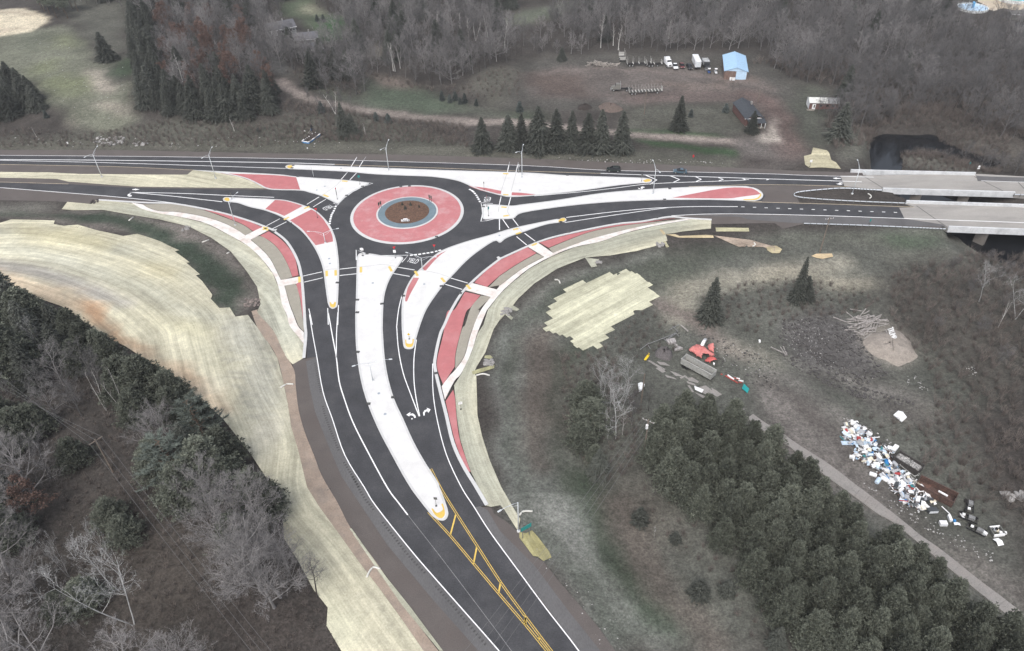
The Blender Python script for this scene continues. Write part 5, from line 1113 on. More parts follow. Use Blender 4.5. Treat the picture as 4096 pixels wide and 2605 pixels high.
# --- river-bank and yard brush, right meadow brush, left clearing brush: shrubs nobody could count
sh = []
def brush(s, d, lo, hi, seed, hol=(), h=0):
    for p in z_(poisson([region(s, h)], d, seed, list(hol), 40000)): sh.append((*p, tr_rng.uniform(lo, hi)))
brush('d 0,560 130,560 400,690 760,760 850,900 680,1080 760,1320 1040,1330 1050,1170 1400,1110 1700,1170 2406,1380 2600,1400 2600,600 1500,600 700,500', 2.6, .7, 1.5, 1, holes[:5])
brush('a -200,1180 300,1130 700,1190 1400,1080 2406,1090 b 400,1120 700,1080 1100,1230 1600,1250 1900,1230 1900,1290 1200,1230 0,1290 a 1200,1280 -200,1290', 2.0, .4, 1.0, 2)
brush('b 300,900 620,920 1000,1010 1400,1060 1900,1110 1900,1240 1000,1240 300,1220', 2.1, .5, 1.1, 3)
brush('b 1000,640 1300,690 1650,800 1900,720 2200,600 c 200,640 150,850 b 1900,860 1300,760', 2.8, .4, 1.0, 4)
brush('D 1250,1100 1800,960 2200,900 2600,1000 I 2600,900 M 2600,400 2000,250 1500,-100 I 1550,1000 1650,700 1500,400 1250,60', 2.3, .6, 1.35, 5)
brush('D 0,1180 300,1130 900,1210 1200,1330 1200,1531 I 950,0 300,80 0,200 G 2000,100 C 1750,1300', 2.2, .4, .95, 6)
brush('I 900,900 1300,950 1600,1050 1900,1250 2406,1400 2406,1531 M 2406,500 2100,400 1600,0 I 1500,1200', 2.6, .4, .9, 7)
brush('d 980,1130 1150,1080 1400,1100 1700,1110 1900,1240 2200,1330 2250,1420 1900,1350 1760,1285 1600,1195 1400,1205 1150,1195 1040,1240', 1.8, .7, 1.5, 51); brush('d 1330,1340 1560,1335 1750,1385 1900,1420 2050,1480 2200,1500 2150,1531 1900,1480 1560,1400 1330,1400', 1.5, .6, 1.2, 52)
brush('d 1340,1370 1550,1360 1750,1410 1950,1460 2100,1531 1340,1531', 2.2, .5, 1.0, 21); brush('d 1000,1000 1500,1000 1900,1200 2406,1330 2406,1250 1700,1050', 1.9, .8, 1.7, 22)
brush('b 300,640 900,640 1000,830 700,840', 3.0, .5, 1.1, 23, HOUSES)
brush('G 1350,280 1560,120 1450,60 1250,20 1000,250 900,330 1300,420 1600,340', 2.2, .35, .9, 8)
LWOOD = region('E -300,-50 600,20 900,220 1060,300 1500,580 1800,820 1950,960 2100,1150 2350,1510 K 300,640 560,1060 650,1200 640,1320 800,1600 J 2200,2200 -400,2200', 0)
TRK = [strip_poly('E -100,480 400,900 900,1300 J 1300,500 1900,1100 2406,1600', 9)]
for p in z_(poisson([LWOOD], 2.0, 9, [], 60000)):
    sh.append((*p, tr_rng.uniform(.35, .8)))
brush('L 1200,100 1500,200 2100,900 2406,1300 2406,1531 2200,1400 1700,700 1300,400', 2.6, .3, .7, 10); brush('G 550,400 900,350 1200,700 1250,1350 900,1500 640,1200 550,800', 2.0, .5, 1.2, 11)
geo_mass('brush', sh, ('shrub',), 5)
# --- left wood
for s, h, kind, l, w in (('A 0,1500', 19, 'spruce', 'tall dark fir at the left margin above the straw slope', 1.3), ('A 175,1531', 19, 'spruce', 'tall dark fir with ragged top overlapping the straw slope', 1.25), ('A 330,1650', 15, 'tallpine', 'dark pine right of the ragged fir pair on the straw edge', 1.3),
        ('E 0,420', 17, 'spruce', 'dark fir at left margin under the tall pair', 1.4), ('E 400,430', 14, 'dead', 'grey dead conifer leaning before the dark left pines', .6), ('E 930,430', 10, 'tallpine', 'small dark pine by the straw edge, left wood', 1.0), ('E 180,560', 16, 'tallpine', 'dark pine below the ragged pair at left margin', 1.35),
        ('E 330,330', 15, 'spruce', 'dark fir behind the grey dead conifer', 1.3), ('E 560,430', 12, 'spruce', 'dark fir between dead conifer and straw edge', 1.2), ('E 560,640', 12, 'pale', 'grey bare tree behind the dead left conifer', 1.0), ('E 1330,800', 14, 'tallpine', 'rounded dark pine overlapping the straw slope edge', 1.4), ('E 1170,760', 13, 'tallpine', 'dark pine left of the rounded straw-edge pine', 1.3),
        ('E 1540,830', 11, 'tallpine', 'dark pine on the straw edge right of the rounded pine', 1.35), ('E 1240,960', 10, 'tallpine', 'lower dark pine under the straw-edge pines', 1.3), ('E 1830,1160', 15, 'whitepine', 'feathery white pine reaching over the straw mats', 1.25), ('E 1500,1130', 11, 'pale', 'grey bare tree between the left pines', 1.1), ('E 1350,1210', 11, 'pale', 'pale leaning bare tree under the left pines', 1.0),
        ('E 1560,1500', 14, 'whitepine', 'broad green pine in the middle of the left wood', 1.5), ('E 1850,1500', 13, 'tallpine', 'green pine right of the broad one in left wood', 1.6), ('E 1660,1650', 11, 'tallpine', 'low green pine below the broad left-wood pine', 1.6), ('E 1980,1350', 11, 'tallpine', 'dark pine nearest the orange channel slope', 1.4), ('E 1400,1420', 10, 'tallpine', 'dark pine on the left of the middle pines', 1.4),
        ('E 290,1650', 15, 'pale', 'big spreading grey bare tree at left margin', 1.5), ('E 350,1060', 9, 'tallpine', 'low dark green pine left of the power line', 1.3), ('E 680,1330', 8, 'tallpine', 'small dark pine beside the power line clearing', 1.4), ('E 230,1130', 10, 'tallpine', 'low dark pine near left margin above grey tree', 1.5), ('E 60,1250', 9, 'tallpine', 'dark pine touching the big grey tree at left margin', 1.4), ('E 30,1010', 10, 'tallpine', 'dark low pine at left margin below the wires', 1.4),
        ('J 330,400', 11, 'rust', 'rust-leaved oak at the lower left', 1.2), ('J 80,860', 14, 'pale', 'grey bare tree at far lower left margin', 1.4), ('J 40,330', 14, 'tallpine', 'dark pine left of the rust oak', 1.2), ('J 140,330', 12, 'bare', 'brown bare tree above the rust oak', 1.0), ('J 120,1380', 14, 'pale', 'grey spreading tree left of the dead white tree base', 1.5), ('J 130,600', 11, 'tallpine', 'dark pine below the rust oak at left margin', 1.3),
        ('J 400,1650', 15, 'pale', 'grey spreading tree near the bottom left corner', 1.5), ('J 760,1130', 7, 'tallpine', 'low dark evergreen under the dead white tree', 1.7), ('J 560,1200', 6, 'tallpine', 'second low dark evergreen left of the dead tree foot', 1.6), ('J 1640,1780', 13, 'pale', 'grey bare tree cut by the bottom edge', 1.4), ('J 1150,1750', 12, 'pale', 'low grey tree at the bottom edge left', 1.3), ('J 1130,560', 7, 'tallpine', 'dark low pine right of the dead tree branches', 1.6), ('J 1000,420', 7, 'tallpine', 'dark low pine behind the dead tree branches', 1.6),
        ('J 2000,520', 15, 'pale', 'grey bare tree right of the power line, upper', 1.15), ('J 2200,480', 15, 'pale', 'grey bare tree beside the straw edge, upper', 1.15), ('J 2280,1000', 18, 'pale', 'tall grey bare tree in the edge group by the straw', 1.2), ('J 2400,1150', 17, 'pale', 'tall leaning trunk in edge group by the straw', 1.15), ('J 1830,330', 13, 'pale', 'grey bare tree nearest the middle pines', 1.1), ('J 2080,800', 15, 'pale', 'grey bare tree on the power line side of edge group', 1.15),
        ('K 130,560', 15, 'pale', 'grey tree hanging over the straw slope, upper', 1.1), ('K 270,1060', 16, 'pale', 'grey tree hanging over the straw slope, lower', 1.1), ('K 60,860', 15, 'pale', 'grey bare tree in the middle of the edge group', 1.1), ('K 440,980', 11, 'pale', 'grey bare tree rooted at the straw edge', 1.0), ('K 330,800', 12, 'pale', 'grey bare tree behind the straw-edge silhouette tree', 1.0),
        ('K 585,1060', 11, 'tallbare', 'dark bare tree silhouetted on the pale straw mats', 1.0), ('J 2080,560', 8, 'tallpine', 'small green pine inside the grey edge group', 1.5), ('J 2330,330', 11, 'tallpine', 'dark pine on the straw edge above the grey group', 1.3), ('K 190,330', 10, 'tallpine', 'small dark pine clinging to the straw edge', 1.1), ('K 60,250', 10, 'tallpine', 'dark pine beside the straw edge below the channel slope', 1.2),
        ('E 930,860', 13, 'birch', 'thin white birch stem left of its taller neighbour', .45), ('E 1130,930', 16, 'birch', 'tall thin white birch leaning in the left clearing', .4), ('J 1170,1300', 20, 'dead', 'large bleached dead tree sprawling over the lower left', 1.0), ('J 600,880', 13, 'dead', 'slim bleached dead stem left of the large dead tree', .35),
        ('J 660,960', 12, 'dead', 'second slim bleached stem next to the dead tree', .35), ('J 1000,1010', 18, 'dead', 'bleached forked dead tree behind the large one', .8), ('J 760,1420', 7, 'dead', 'pale bent dead stem near the bottom left', .3), ('J 1060,860', 16, 'dead', 'bleached dead stem right of the forked dead tree', .5)):
    plant(kind, foot(s), h, l, None, w, lean=.03, var=(0 if l.startswith('large bleached') else None))
for p in z_(poisson([region('A -200,1400 300,1480 E 700,150 1000,420 1250,600 900,560 600,700 0,700 -200,300'), region('E 1150,700 1500,780 1800,1000 1950,1200 1700,1250 1300,1000'), region('E 1350,1250 1900,1150 2050,1350 J 2100,100 1700,300 1450,50')], 5.2, 44, [], 6000, [(x, y) for x, y, k in PLACED])):
    plant(tr_rng.choice(('spruce', 'tallpine')), p, tr_rng.uniform(9, 14), 'dark conifer filling the left wood beside the straw slope', 'dark conifers of the left wood', tr_rng.uniform(.95, 1.15), lean=.03)
lp = z_(poisson([region('E -300,60 300,80 700,300 1100,500 1300,900 900,1000 400,900 -200,800'), region('E -300,1100 300,1250 500,1531 J 400,200 150,500 -200,500'), region('J -300,700 250,900 700,1200 600,1700 -200,1800')], 5.0, 12, [], 9000, [(x, y) for x, y, k in PLACED]))
for p in lp: plant(tr_rng.choice(('pale', 'bare')), p, tr_rng.uniform(9, 14), 'bare grey tree within the lower left wood', 'bare trees of the lower left wood', tr_rng.uniform(.9, 1.2), lean=.04)
for s, h in (('d 600,1000', 7), ('d 660,960', 6), ('d 730,1010', 7), ('d 690,1040', 6)): plant('bare', foot(s), h, 'bare tree standing before the white-roofed trailer house', 'bare trees before the trailer house', 1.2)
for p in z_(poisson([region('d 1000,1130 1500,1090 1800,1200 2200,1330 2300,1290 1800,1120 1500,1020 1000,1060'), region('d 1700,1410 2000,1490 2300,1531 2500,1500 2300,1470 2000,1440')], 5, 31, RIVH, 3000)): plant('bare', p, tr_rng.uniform(5, 9), 'bare tree leaning over the dark river channel', 'bare trees on the river bank', 1.2)
for p in z_(poisson([region('b 150,380 400,560 650,560 700,600 400,640 150,480')], 5, 32, [], 2000)): plant('tallbare', p, tr_rng.uniform(9, 13), 'dark-trunked bare tree in front of the upper houses', 'bare trees in front of upper houses', 1.1)
# --- trees left of NW field and roadside
for p in z_(poisson([region('a -200,760 0,700 330,900 340,1000 250,1020 -200,1060')], 5, 4, [], 2000)): plant('spruce', p, tr_rng.uniform(8, 13), 'dark conifer at the left margin above the highway', 'dark conifers at left margin above highway', 1.4)
for p in z_(poisson([region('a 350,60 550,40 700,100 560,190 430,180')], 6, 4, [], 2000)): plant('pine', p, tr_rng.uniform(8, 12), 'dark round conifer beside the sandy corner field', 'dark conifers beside the sandy field', 1.2)
for p in z_(poisson([region('b 620,900 760,880 800,1150 620,1150'), region('b 500,850 900,900 900,980 500,940')], 4.5, 14, [], 2000)): plant('bare', p, tr_rng.uniform(4, 7), 'thin bare sapling between dirt lane and monument', 'bare saplings near the monument', .7)
# --- pines of the bottom right plantation
PIN = [region('G 1300,1000 1420,860 1560,740 1750,690 1950,730 2150,860 2406,1100 I 250,1150 450,1250 720,1500 M 870,200 1040,400 1300,460 1650,720 1880,920 2200,1180 2500,1380 2600,2200 -600,2200 L 1200,300 G 1230,1250', 9.5)]
PINB = region('G 1230,900 1270,1250 L 1330,0 1480,200 1700,420 1850,700 2050,950 2300,1250 M 400,1400 900,1900 2600,2600 2600,-300 I 600,500 G 1700,600', 0)
pp = poisson([p for p in PIN], 3.5, 15, [], 20000); pp = pp[inside(PINB, pp[:, 0], pp[:, 1])]
def pinwhere(p):
    u, v = project(p)[0]; d = v-(1880+.86*(u-2900))
    if v < 1900: return 'dark green pine at the top end of the lane-side plantation', 'pines at the top end of the plantation'
    if d < 120: return 'dark green pine along the concrete lane edge of the plantation', 'pines along the concrete lane'
    return 'dark green pine inside the plantation below the concrete lane', 'pines inside the plantation'
for p in z_(pp): plant('tallpine', p, tr_rng.uniform(9.5, 13), *pinwhere(p), tr_rng.uniform(.75, .98), lean=.03)
for s, h, k, l, w in (('G 1010,1110', 15, 'dead', 'tall crooked whitish tree before the pine plantation', 1.2), ('G 1110,700', 11, 'dead', 'crooked whitish tree near the white trash heap', 1.2), ('G 880,690', 10, 'dead', 'crooked whitish tree nearest the stepped straw patch', 1.2), ('G 780,770', 6, 'birch', 'thin pale tree left of the crooked whitish trees', 1.0),
                      ('G 930,1060', 9, 'birch', 'slender pale birch left of the tall crooked tree', .7), ('G 1070,1070', 9, 'birch', 'slender pale birch right of the tall crooked tree', .7), ('G 850,1150', 6, 'birch', 'short white stem near the power wires', .5), ('G 1150,950', 9, 'bare', 'dark bare tree behind the whitish tree group', .9),
                      ('G 760,860', 9, 'tallpine', 'small dark pine left of the whitish tree group', 1.5), ('G 780,1040', 10, 'tallpine', 'dark green pine on the brown grass slope edge', 1.5), ('G 720,1180', 8, 'tallpine', 'low green pine at the edge of the grass slope', 1.5), ('G 820,1330', 6, 'tallpine', 'low pine by the power wires', 1.2), ('G 1300,860', 8, 'tallbare', 'thin dark bare tree by the utility pole', .6),
                      ('G 960,900', 12, 'dead', 'crooked whitish tree in the middle of its group', .9), ('G 1060,860', 11, 'dead', 'crooked whitish tree right of the middle of its group', .9), ('G 900,800', 10, 'dead', 'low crooked whitish tree above the slender birches', .9), ('L 1348,545', 4, 'dead', 'white dead snag on the brown slope below pines', .4), ('D 2010,1330', 13, 'dead', 'pale forked tree in the right brush field', 1.1), ('D 2330,1480', 12, 'dead', 'pale crooked tree at the right image margin', 1.1), ('I 2180,130', 9, 'birch', 'thin leaning pale stem at right margin', .5)):
    plant(k, foot(s), h, l, None, w, lean=.03)
for p in z_(poisson([region('D 1500,1120 2100,1000 2500,1100 I 2500,600 2000,500 1600,150')], 9, 19, [], 2000)): plant('bare', p, tr_rng.uniform(3.5, 7), 'low bare tree in the brush field at the right', 'low bare trees in the right brush field', 1.2)
# central island plants
for s, k, l in (('B 1335,500', .8, 'small green shrub, back left on the mulch circle'), ('B 1408,505', .9, 'small green shrub, back right on the mulch circle'), ('B 1362,540', 1.0, 'small green shrub, front centre of the mulch circle'), ('B 1482,520', .7, 'small reddish shrub on the right of mulch circle')):
    a = W(s)[0]; q = math.hypot(a[0]-cx, a[1]-cy); plant('shrubspruce', (a[0], a[1], .56+.38*(1-q/rm)), k*1.3, l, None, 1.0)
# grass tufts on the open ground, one mass
def tufts(name, polys, n, m, hgt_lo, hgt_hi, w, seed, blades=5, hol=()):
    r = np.random.RandomState(seed); allp = np.vstack(polys); lo, hi = allp.min(0), allp.max(0); c = r.rand(n, 2)*(hi-lo)+lo; k = np.zeros(n, bool)
    for p in polys: k |= inside(p, c[:, 0], c[:, 1])
    for p in hol: k &= ~inside(p, c[:, 0], c[:, 1])
    c = c[k]; c = c[vnoise(c[:, 0], c[:, 1], 5, seed) > .36]; z = hgt(c[:, 0], c[:, 1])-.02; b = np.column_stack([c, z]); nn = len(b)
    a = r.rand(nn, blades)*6.28; t = r.rand(nn, blades)*.8+.15; h = (hgt_lo+(hgt_hi-hgt_lo)*r.rand(nn, blades)); d = np.stack([np.cos(a)*t, np.sin(a)*t, np.ones_like(a)], 2)*h[..., None]
    s = np.stack([-np.sin(a), np.cos(a), 0*a], 2)*w*(.6+.8*r.rand(nn, blades))[..., None]
    V = np.stack([b[:, None]-s, b[:, None]+s, b[:, None]+d], 2).reshape(-1, 3); F = np.arange(len(V)).reshape(-1, 3)
    base = soil_at(np.repeat(c[:, 0], blades*3), np.repeat(c[:, 1], blades*3))*(.85+.6*np.repeat(r.rand(nn*blades), 3)[:, None])
    o = npobj(name, V, F, m, np.clip(base, 0, .6)); o['kind'] = 'stuff'; return o
m_grass = mat('dry_grass', attr='soil', var=.25, scale=.8, fine=4, rough=1, spec=.05)
NOGX = 0
nog = [W('A -200,-20 2400,25 B 2400,70 C 2400,170 D 900,200 1500,500 2600,650 2600,740 1100,720 C 1900,720 1200,880 300,1170 F 2230,0 2000,600 2200,1531 L 350,450 1300,1900 K 1400,2300 660,1531 F 380,600 A 2280,1350 1200,560 -200,500')]+[G(LAID[0])[:, :2]]+[G(x)[:, :2] for x in LAID[-2:-1]]
tufts('grass', [W('c -2300,1350 b 0,1200 c 0,1000 d 600,1000 900,1200 2600,1400 2600,1531 D 1500,700 I 2600,0 M 2600,1700 L 1300,1700 300,500 G 0,500 C 500,1000 1500,800 D 1000,600 C 0,0 A -200,0 a -200,1200')], 60000, m_grass, .12, .4, .045, 3, 4, nog+RIVH)

tufts('ditch_grass', [G('A -200,570 0,545 500,545 900,530 1200,590 1650,675 1850,790 2020,900 2150,1060 2270,1300 2060,1440 1900,1370 1750,1110 1570,900 1200,750 850,715 480,650 0,600')[:, :2]], 9000, m_grass, .1, .35, .05, 6, 4)

# ================================================================== things
def M_(n, c, **k): return mat(n, c, **{**dict(var=.1, scale=1.5, fine=6, rough=.6, obj=True), **k})
m_pole = M_('pale_lamp_pole_metal', (.62, .65, .67), rough=.4, metal=.3)
m_head = M_('lamp_head_grey', (.55, .58, .6)); m_green = M_('teal_green_sign', (.02, .23, .22)); m_signw = M_('white_sign_face', (.75, .75, .75)); m_signred = M_('red_sign_face', (.55, .03, .04)); m_signyel = M_('yellow_sign_face', (.7, .5, .03))
m_signback = M_('sign_back_metal', (.12, .12, .11)); m_post = M_('sign_post_steel', (.16, .16, .155)); m_black = M_('black_paint', (.015, .015, .016)); m_glass = M_('dark_vehicle_glass', (.015, .017, .02), rough=.08, var=.0)
m_tyre = M_('tyre_rubber', (.018, .018, .018), rough=.9); m_rim = M_('grey_wheel_rim', (.3, .3, .3), rough=.4)
m_wire = M_('power_cable', (.13, .13, .13)); m_upole = M_('brown_utility_pole', (.17, .14, .115), var=.25)
m_rock = M_('grey_field_stone', (.25, .24, .23), var=.3); m_sock = M_('white_filter_sock', (.55, .54, .5)); m_lightrock = M_('pale_stone', (.3, .29, .28), var=.25)
def paint(n, c): return M_(n, c, rough=.35, var=.06, spec=.5)
P3 = lambda s, z: (*ray(P(s), z)[0], z)
# --- street lamps
def lamp(base, joint, heads, label, H=None):
    b = G(base)[0]; H = H or hsolve(P(base)[0], P(joint)[0]); t = thing('street_lamp', label, 'street lamp', tuple(b), 0, 'double-armed street lamps' if len(heads) > 1 else None)
    MB().tube([(0, 0, -.2), (0, 0, .25)], .34, 10).build('foundation', m_conc, t); MB().box((0, 0, .29), (.46, .46, .08)).build('base_plate', m_pole, t)
    MB().tube([(0, 0, .3), (0, 0, H*.5), (0, 0, H)], [.14, .11, .08], 8).build('pole', m_pole, t, True)
    for h in heads:
        zt = H+.55; e = np.array(P3(h, b[2]+zt))-b; e = e*min(1, 4.6/max(1e-3, np.hypot(e[0], e[1]))); e[2] = zt; d = Vector((e[0], e[1], 0)); u = d.normalized()
        MB().tube([(0, 0, H-.1), (e[0]*.35, e[1]*.35, H+.32), (e[0]*.7, e[1]*.7, H+.52), tuple(e)], [.055, .05, .045, .04], 6).build('arm', m_pole, t, True)
        MB().tube([(0, 0, H-.9), (e[0]*.3, e[1]*.3, H-.35), (e[0]*.6, e[1]*.6, H+.4)], [.03, .03, .025], 5).build('brace', m_pole, t)
        o = MB().box((0, 0, 0), (.85, .34, .12), math.atan2(u.y, u.x), taper=.75).build('lamp_head', m_head, t); o.location = Vector(e)+u*.35
    return t
lamp('A 893,238', 'A 812,37', ('A 750,58', 'A 850,-30'), 'double-armed street lamp furthest left in the straw median')
lamp('A 1888,252', 'A 1822,45', ('A 1775,65', 'A 1852,-20'), 'double-armed street lamp left of the red median panel')
lamp('B 1215,180', 'B 1190,-20', ('b 1150,1305', 'b 1213,1222'), 'double-armed street lamp on the long white island above the circle')
lamp('C 193,225', 'c 197,1328', ('c 203,1270', 'c 150,1330'), 'street lamp on the white island by the right crosswalk')
lamp('C 1340,380', 'C 1358,165', ('C 1340,95', 'C 1395,190'), 'double-armed street lamp on long island by the red tip')
lamp('D 903,385', 'D 970,165', ('D 952,92', 'D 1010,185'), 'double-armed street lamp inside the guardrail loop')
lamp('A 2060,660', 'A 1998,455', ('A 2072,375', 'A 2035,430'), 'street lamp on the straw terrace left of the slip lane')
lamp('L 163,483', 'L 158,228', ('L 10,295',), 'single-armed street lamp beside the green sign at lower right')
lamp('B 660,815', 'B 643,728', ('B 520,712', 'B 755,690'), 'double-armed street lamp on red panel left of the circle')
lamp('B 1510,1055', 'B 1497,945', ('B 1380,900', 'B 1610,935'), 'double-armed street lamp on red wedge below the circle')
lamp('F 1075,600', 'F 1068,437', ('F 920,463', 'F 1215,410'), 'double-armed street lamp standing in the long southern island')
# --- signs
def sign(base, hgt_, panels, label, yaw=0.0, posts=1, pw=.05, cat='road sign', span=.0, mp_=None):
    """panels: (shape, width, height, z centre, face material, turn)"""
    b = G(base)[0]; b[2] = max(b[2], .12) if abs(b[2]) < .05 else b[2]; t = thing('road_sign', label, cat, tuple(b), yaw)
    for k in range(posts):
        x = 0 if posts == 1 else (k/(posts-1)-.5)*span; MB().box((x, 0, hgt_/2-.1), (pw*1.6, pw*1.6, hgt_+.2)).build('post', mp_ or m_post, t)
    MB().tube([(0, 0, 0), (0, 0, .06)], .22, 8).build('foot', m_black, t) if posts == 1 else None
    for sh, w, h, z, m, tw in panels:
        c = Matrix.Rotation(tw, 3, 'Z'); off = c@Vector((0, -pw*1.2, 0))
        if sh == 'tri': pl = [(-w/2, h/2), (w/2, h/2), (0, -h/2)]
        elif sh == 'dia': pl = [(0, -h/2), (w/2, 0), (0, h/2), (-w/2, 0)]
        elif sh == 'round': pl = [(w/2*math.cos(a*math.pi/6), h/2*math.sin(a*math.pi/6)) for a in range(12)]
        else: pl = [(-w/2, -h/2), (w/2, -h/2), (w/2, h/2), (-w/2, h/2)]
        n = len(pl); vs = []; 
        for d in (-.02, .02): vs += [c@Vector((x, d-pw*1.2, z+y)) for x, y in pl]
        fs = [tuple(range(n)), tuple(range(2*n-1, n-1, -1))]+[(i+n, (i+1) % n+n, (i+1) % n, i) for i in range(n)]
        MB().add(vs, fs).build('panel', m, t)
    return t
south = 0.0
sg = sign('L 228,528', 3.4, [('rect', 2.3, 1.1, 2.9, m_green, 0)], 'teal green guide sign on two posts beside the bottom right lamp', .55, 2, .07, span=1.5)
sign('B 962,302', 3.2, [('round', .8, .9, 2.9, m_green, 0)], 'small teal sign at the tip of upper left island', .2)
sign('B 765,433', 4.0, [('tri', .9, .8, 3.7, m_signred, .1), ('rect', .25, 1.8, 2.3, m_black, 0)], 'dark edge-on sign with a red top at upper left entry', 1.3)
sign('B 592,596', 3.4, [('tri', .95, .85, 3.0, m_signred, .4)], 'red triangular sign on the left red panel', -.6)
cs = thing('chevron_board', 'white board of black chevrons at the mulch edge', 'road sign', (*W('B 1363,652')[0], .5), .03)
for x in (-.9, .9): MB().box((x, .06, .55), (.08, .08, 1.3)).build('post', m_post, cs)
MB().box((0, 0, .95), (2.5, .05, .7)).build('board', m_signw, cs)
for i in range(4):
    x = -.85+i*.55; MB().add([(x, -.032, .65), (x+.18, -.032, .65), (x+.38, -.032, .95), (x+.18, -.032, 1.25), (x, -.032, 1.25), (x+.2, -.032, .95)], [(0, 1, 2, 5), (5, 2, 3, 4)]).build('chevron', m_black, cs)
MB().box((.1, 0, 1.5), (1.3, .05, .35)).build('upper_board', m_signw, cs)
def backs(s, label, rz):
    t = thing('sign_pair', label, 'road sign', (*W(s)[0], .5), rz)
    for x in (-.45, .35): MB().box((x, 0, .9), (.09, .09, 1.9)).build('post', m_black, t); MB().box((x, .07, 1.6), (.62, .04, 1.1)).build('panel', m_signback, t)
backs('B 1143,518', 'pair of dark sign backs on left of the blue ring', .9); backs('B 1581,462', 'pair of dark sign backs on right of the blue ring', -.7)
sign('B 991,930', 2.6, [('rect', .75, .75, 2.3, m_signw, 0)], 'white square sign at the left corner of southern island', .1); sign('B 983,928', 2.6, [('rect', .75, .75, 2.35, m_signw, 0)], 'second white square sign at left corner of southern island', .25)
sign('B 1273,948', 3.8, [('tri', .95, .85, 3.5, m_signred, .5), ('rect', .8, .9, 2.3, m_signw, 0)], 'red sign over a white square sign on the southern island', -.1)
sign('B 1618,907', 3.0, [('tri', .9, .8, 2.6, m_signred, .3)], 'red sign by the dashed line below the circle', -.4)
sign('B 2072,496', 3.7, [('tri', .95, .85, 3.5, m_signred, .6)], 'red sign at the left end of the long right island', 1.0); sign('B 2087,580', 3.2, [('rect', .8, 1.0, 2.8, m_green, .2)], 'teal sign at the left end of long right island', .9)
sign('B 2048,352', 3.0, [('rect', .3, .6, 2.6, m_signback, 1.4)], 'thin edge-on sign by red wedge right of circle', 1.4)
sign('F 1845,850', 2.3, [('rect', .9, .75, 2.0, m_signw, 0), ('round', .2, .2, 2.1, m_black, 0)], 'small white sign on the straw band at lower right', .2)
sign('F 1394,236', 1.9, [('dia', .75, .75, 1.6, m_signyel, 0)], 'yellow diamond sign at the nose of the right slip island', 0); sign('K 1630,264', 2.6, [('rect', .7, .7, 2.3, m_signback, 1.5)], 'dark edge-on sign at the yellow southern island nose', 1.5)
sign('C 1238,276', 2.4, [('rect', .6, .7, 2.1, m_signback, 1.3)], 'dark edge-on sign at the right nose of upper island', 1.3); sign('A 2030,434', 2.3, [('rect', .6, .7, 2.0, m_signback, 1.3)], 'dark edge-on sign at the left nose of left island', 1.2)
sign('D 530,152', 2.4, [('rect', .8, .8, 2.2, m_signw, 0)], 'white sign in front of the far bank straw patch', 0); sign('D 1990,205', 2.8, [('round', .7, .7, 2.6, m_signw, 0), ('rect', .8, .5, 1.9, m_signw, 0)], 'white sign pair at the far bridge parapet end', 0)
sign('D 1905,190', 3.6, [('round', .4, .6, 3.4, m_green, 0)], 'slim pale green marker post behind the far parapet', 0); sign('D 1052,650', 1.6, [('rect', .4, .9, 1.3, m_green, 0)], 'small teal marker on the lower guardrail', 0)
sign('B 558,238', 3.6, [('rect', .5, .7, 3.2, m_signw, 1.5)], 'thin pale post across the upper left lane', 1.5, mp_=m_pole); sign('B 2352,200', 3.2, [('rect', .45, 1.1, 2.6, m_signw, 1.2)], 'narrow white sign beside the right crosswalk lamp', .8, mp_=m_pole)
sign('a 605,1285', 1.9, [('rect', .6, .7, 1.6, m_signw, 0)], 'small white sign on the far left highway verge', 0); sign('b 508,1322', 1.4, [('rect', .4, .5, 1.2, m_signw, 0)], 'small pale marker on the verge below the monument', 0); sign('c 1688,1395', 1.6, [('rect', .5, .9, 1.2, m_signred, 0)], 'small red and white marker on right highway verge', 0)
# --- drain inlets and covers in the islands
def inlets(lst):
    first = None
    for s in lst:
        p = W(s)[0]
        if first is None:
            first = thing('drain_inlet', 'black iron storm drain inlet set in the kerb', 'drain inlet', (p[0], p[1], .14), 0, 'storm drain inlets along the kerbs')
            MB().box((0, 0, .03), (.95, .75, .06)).build('frame', m_blackm, first)
            for k in range(5): MB().box((-.36+k*.18, 0, .07), (.06, .66, .03)).build('bar', m_post, first)
        else: dup(first, (p[0], p[1], .14), tr_rng.uniform(-.2, .2))
inlets('B 940,1315;B 940,1425;B 1155,1350;B 765,1165;B 355,645;B 205,717;B 1675,1195;B 1840,1257;B 1343,1280;B 1320,325;B 1395,320;B 985,322;B 845,402;B 420,236;B 378,139;B 368,161;B 2205,706;B 2043,500;B 1025,912;C 600,723;C 1210,613;C 1370,596;C 1440,436;C 1485,342;C 590,224;C 515,604;C 533,633;F 943,350;F 1037,803;F 1253,747;F 1632,535;A 1887,530;A 2390,717;B 1632,762'.split(';'))
first = None
for s in 'B 655,322;B 585,355;B 693,955;B 700,998;B 1075,1168;B 1525,1178;B 2183,752;C 192,240;C 175,355;C 1337,383;F 1128,712;F 1183,893;B 797,165'.split(';'):
    p = W(s)[0]
    if first is None:
        first = thing('utility_cover', 'small blue-grey round utility cover set in white island concrete', 'utility cover', (p[0], p[1], .135), 0, 'utility covers in the islands')
        MB().tube([(0, 0, 0), (0, 0, .03)], .34, 12).build('lid', M_('blue_grey_cover', (.3, .34, .38)), first); MB().box((0, 0, .035), (.12, .04, .015)).build('handle', m_black, first)
    else: dup(first, (p[0], p[1], .135))
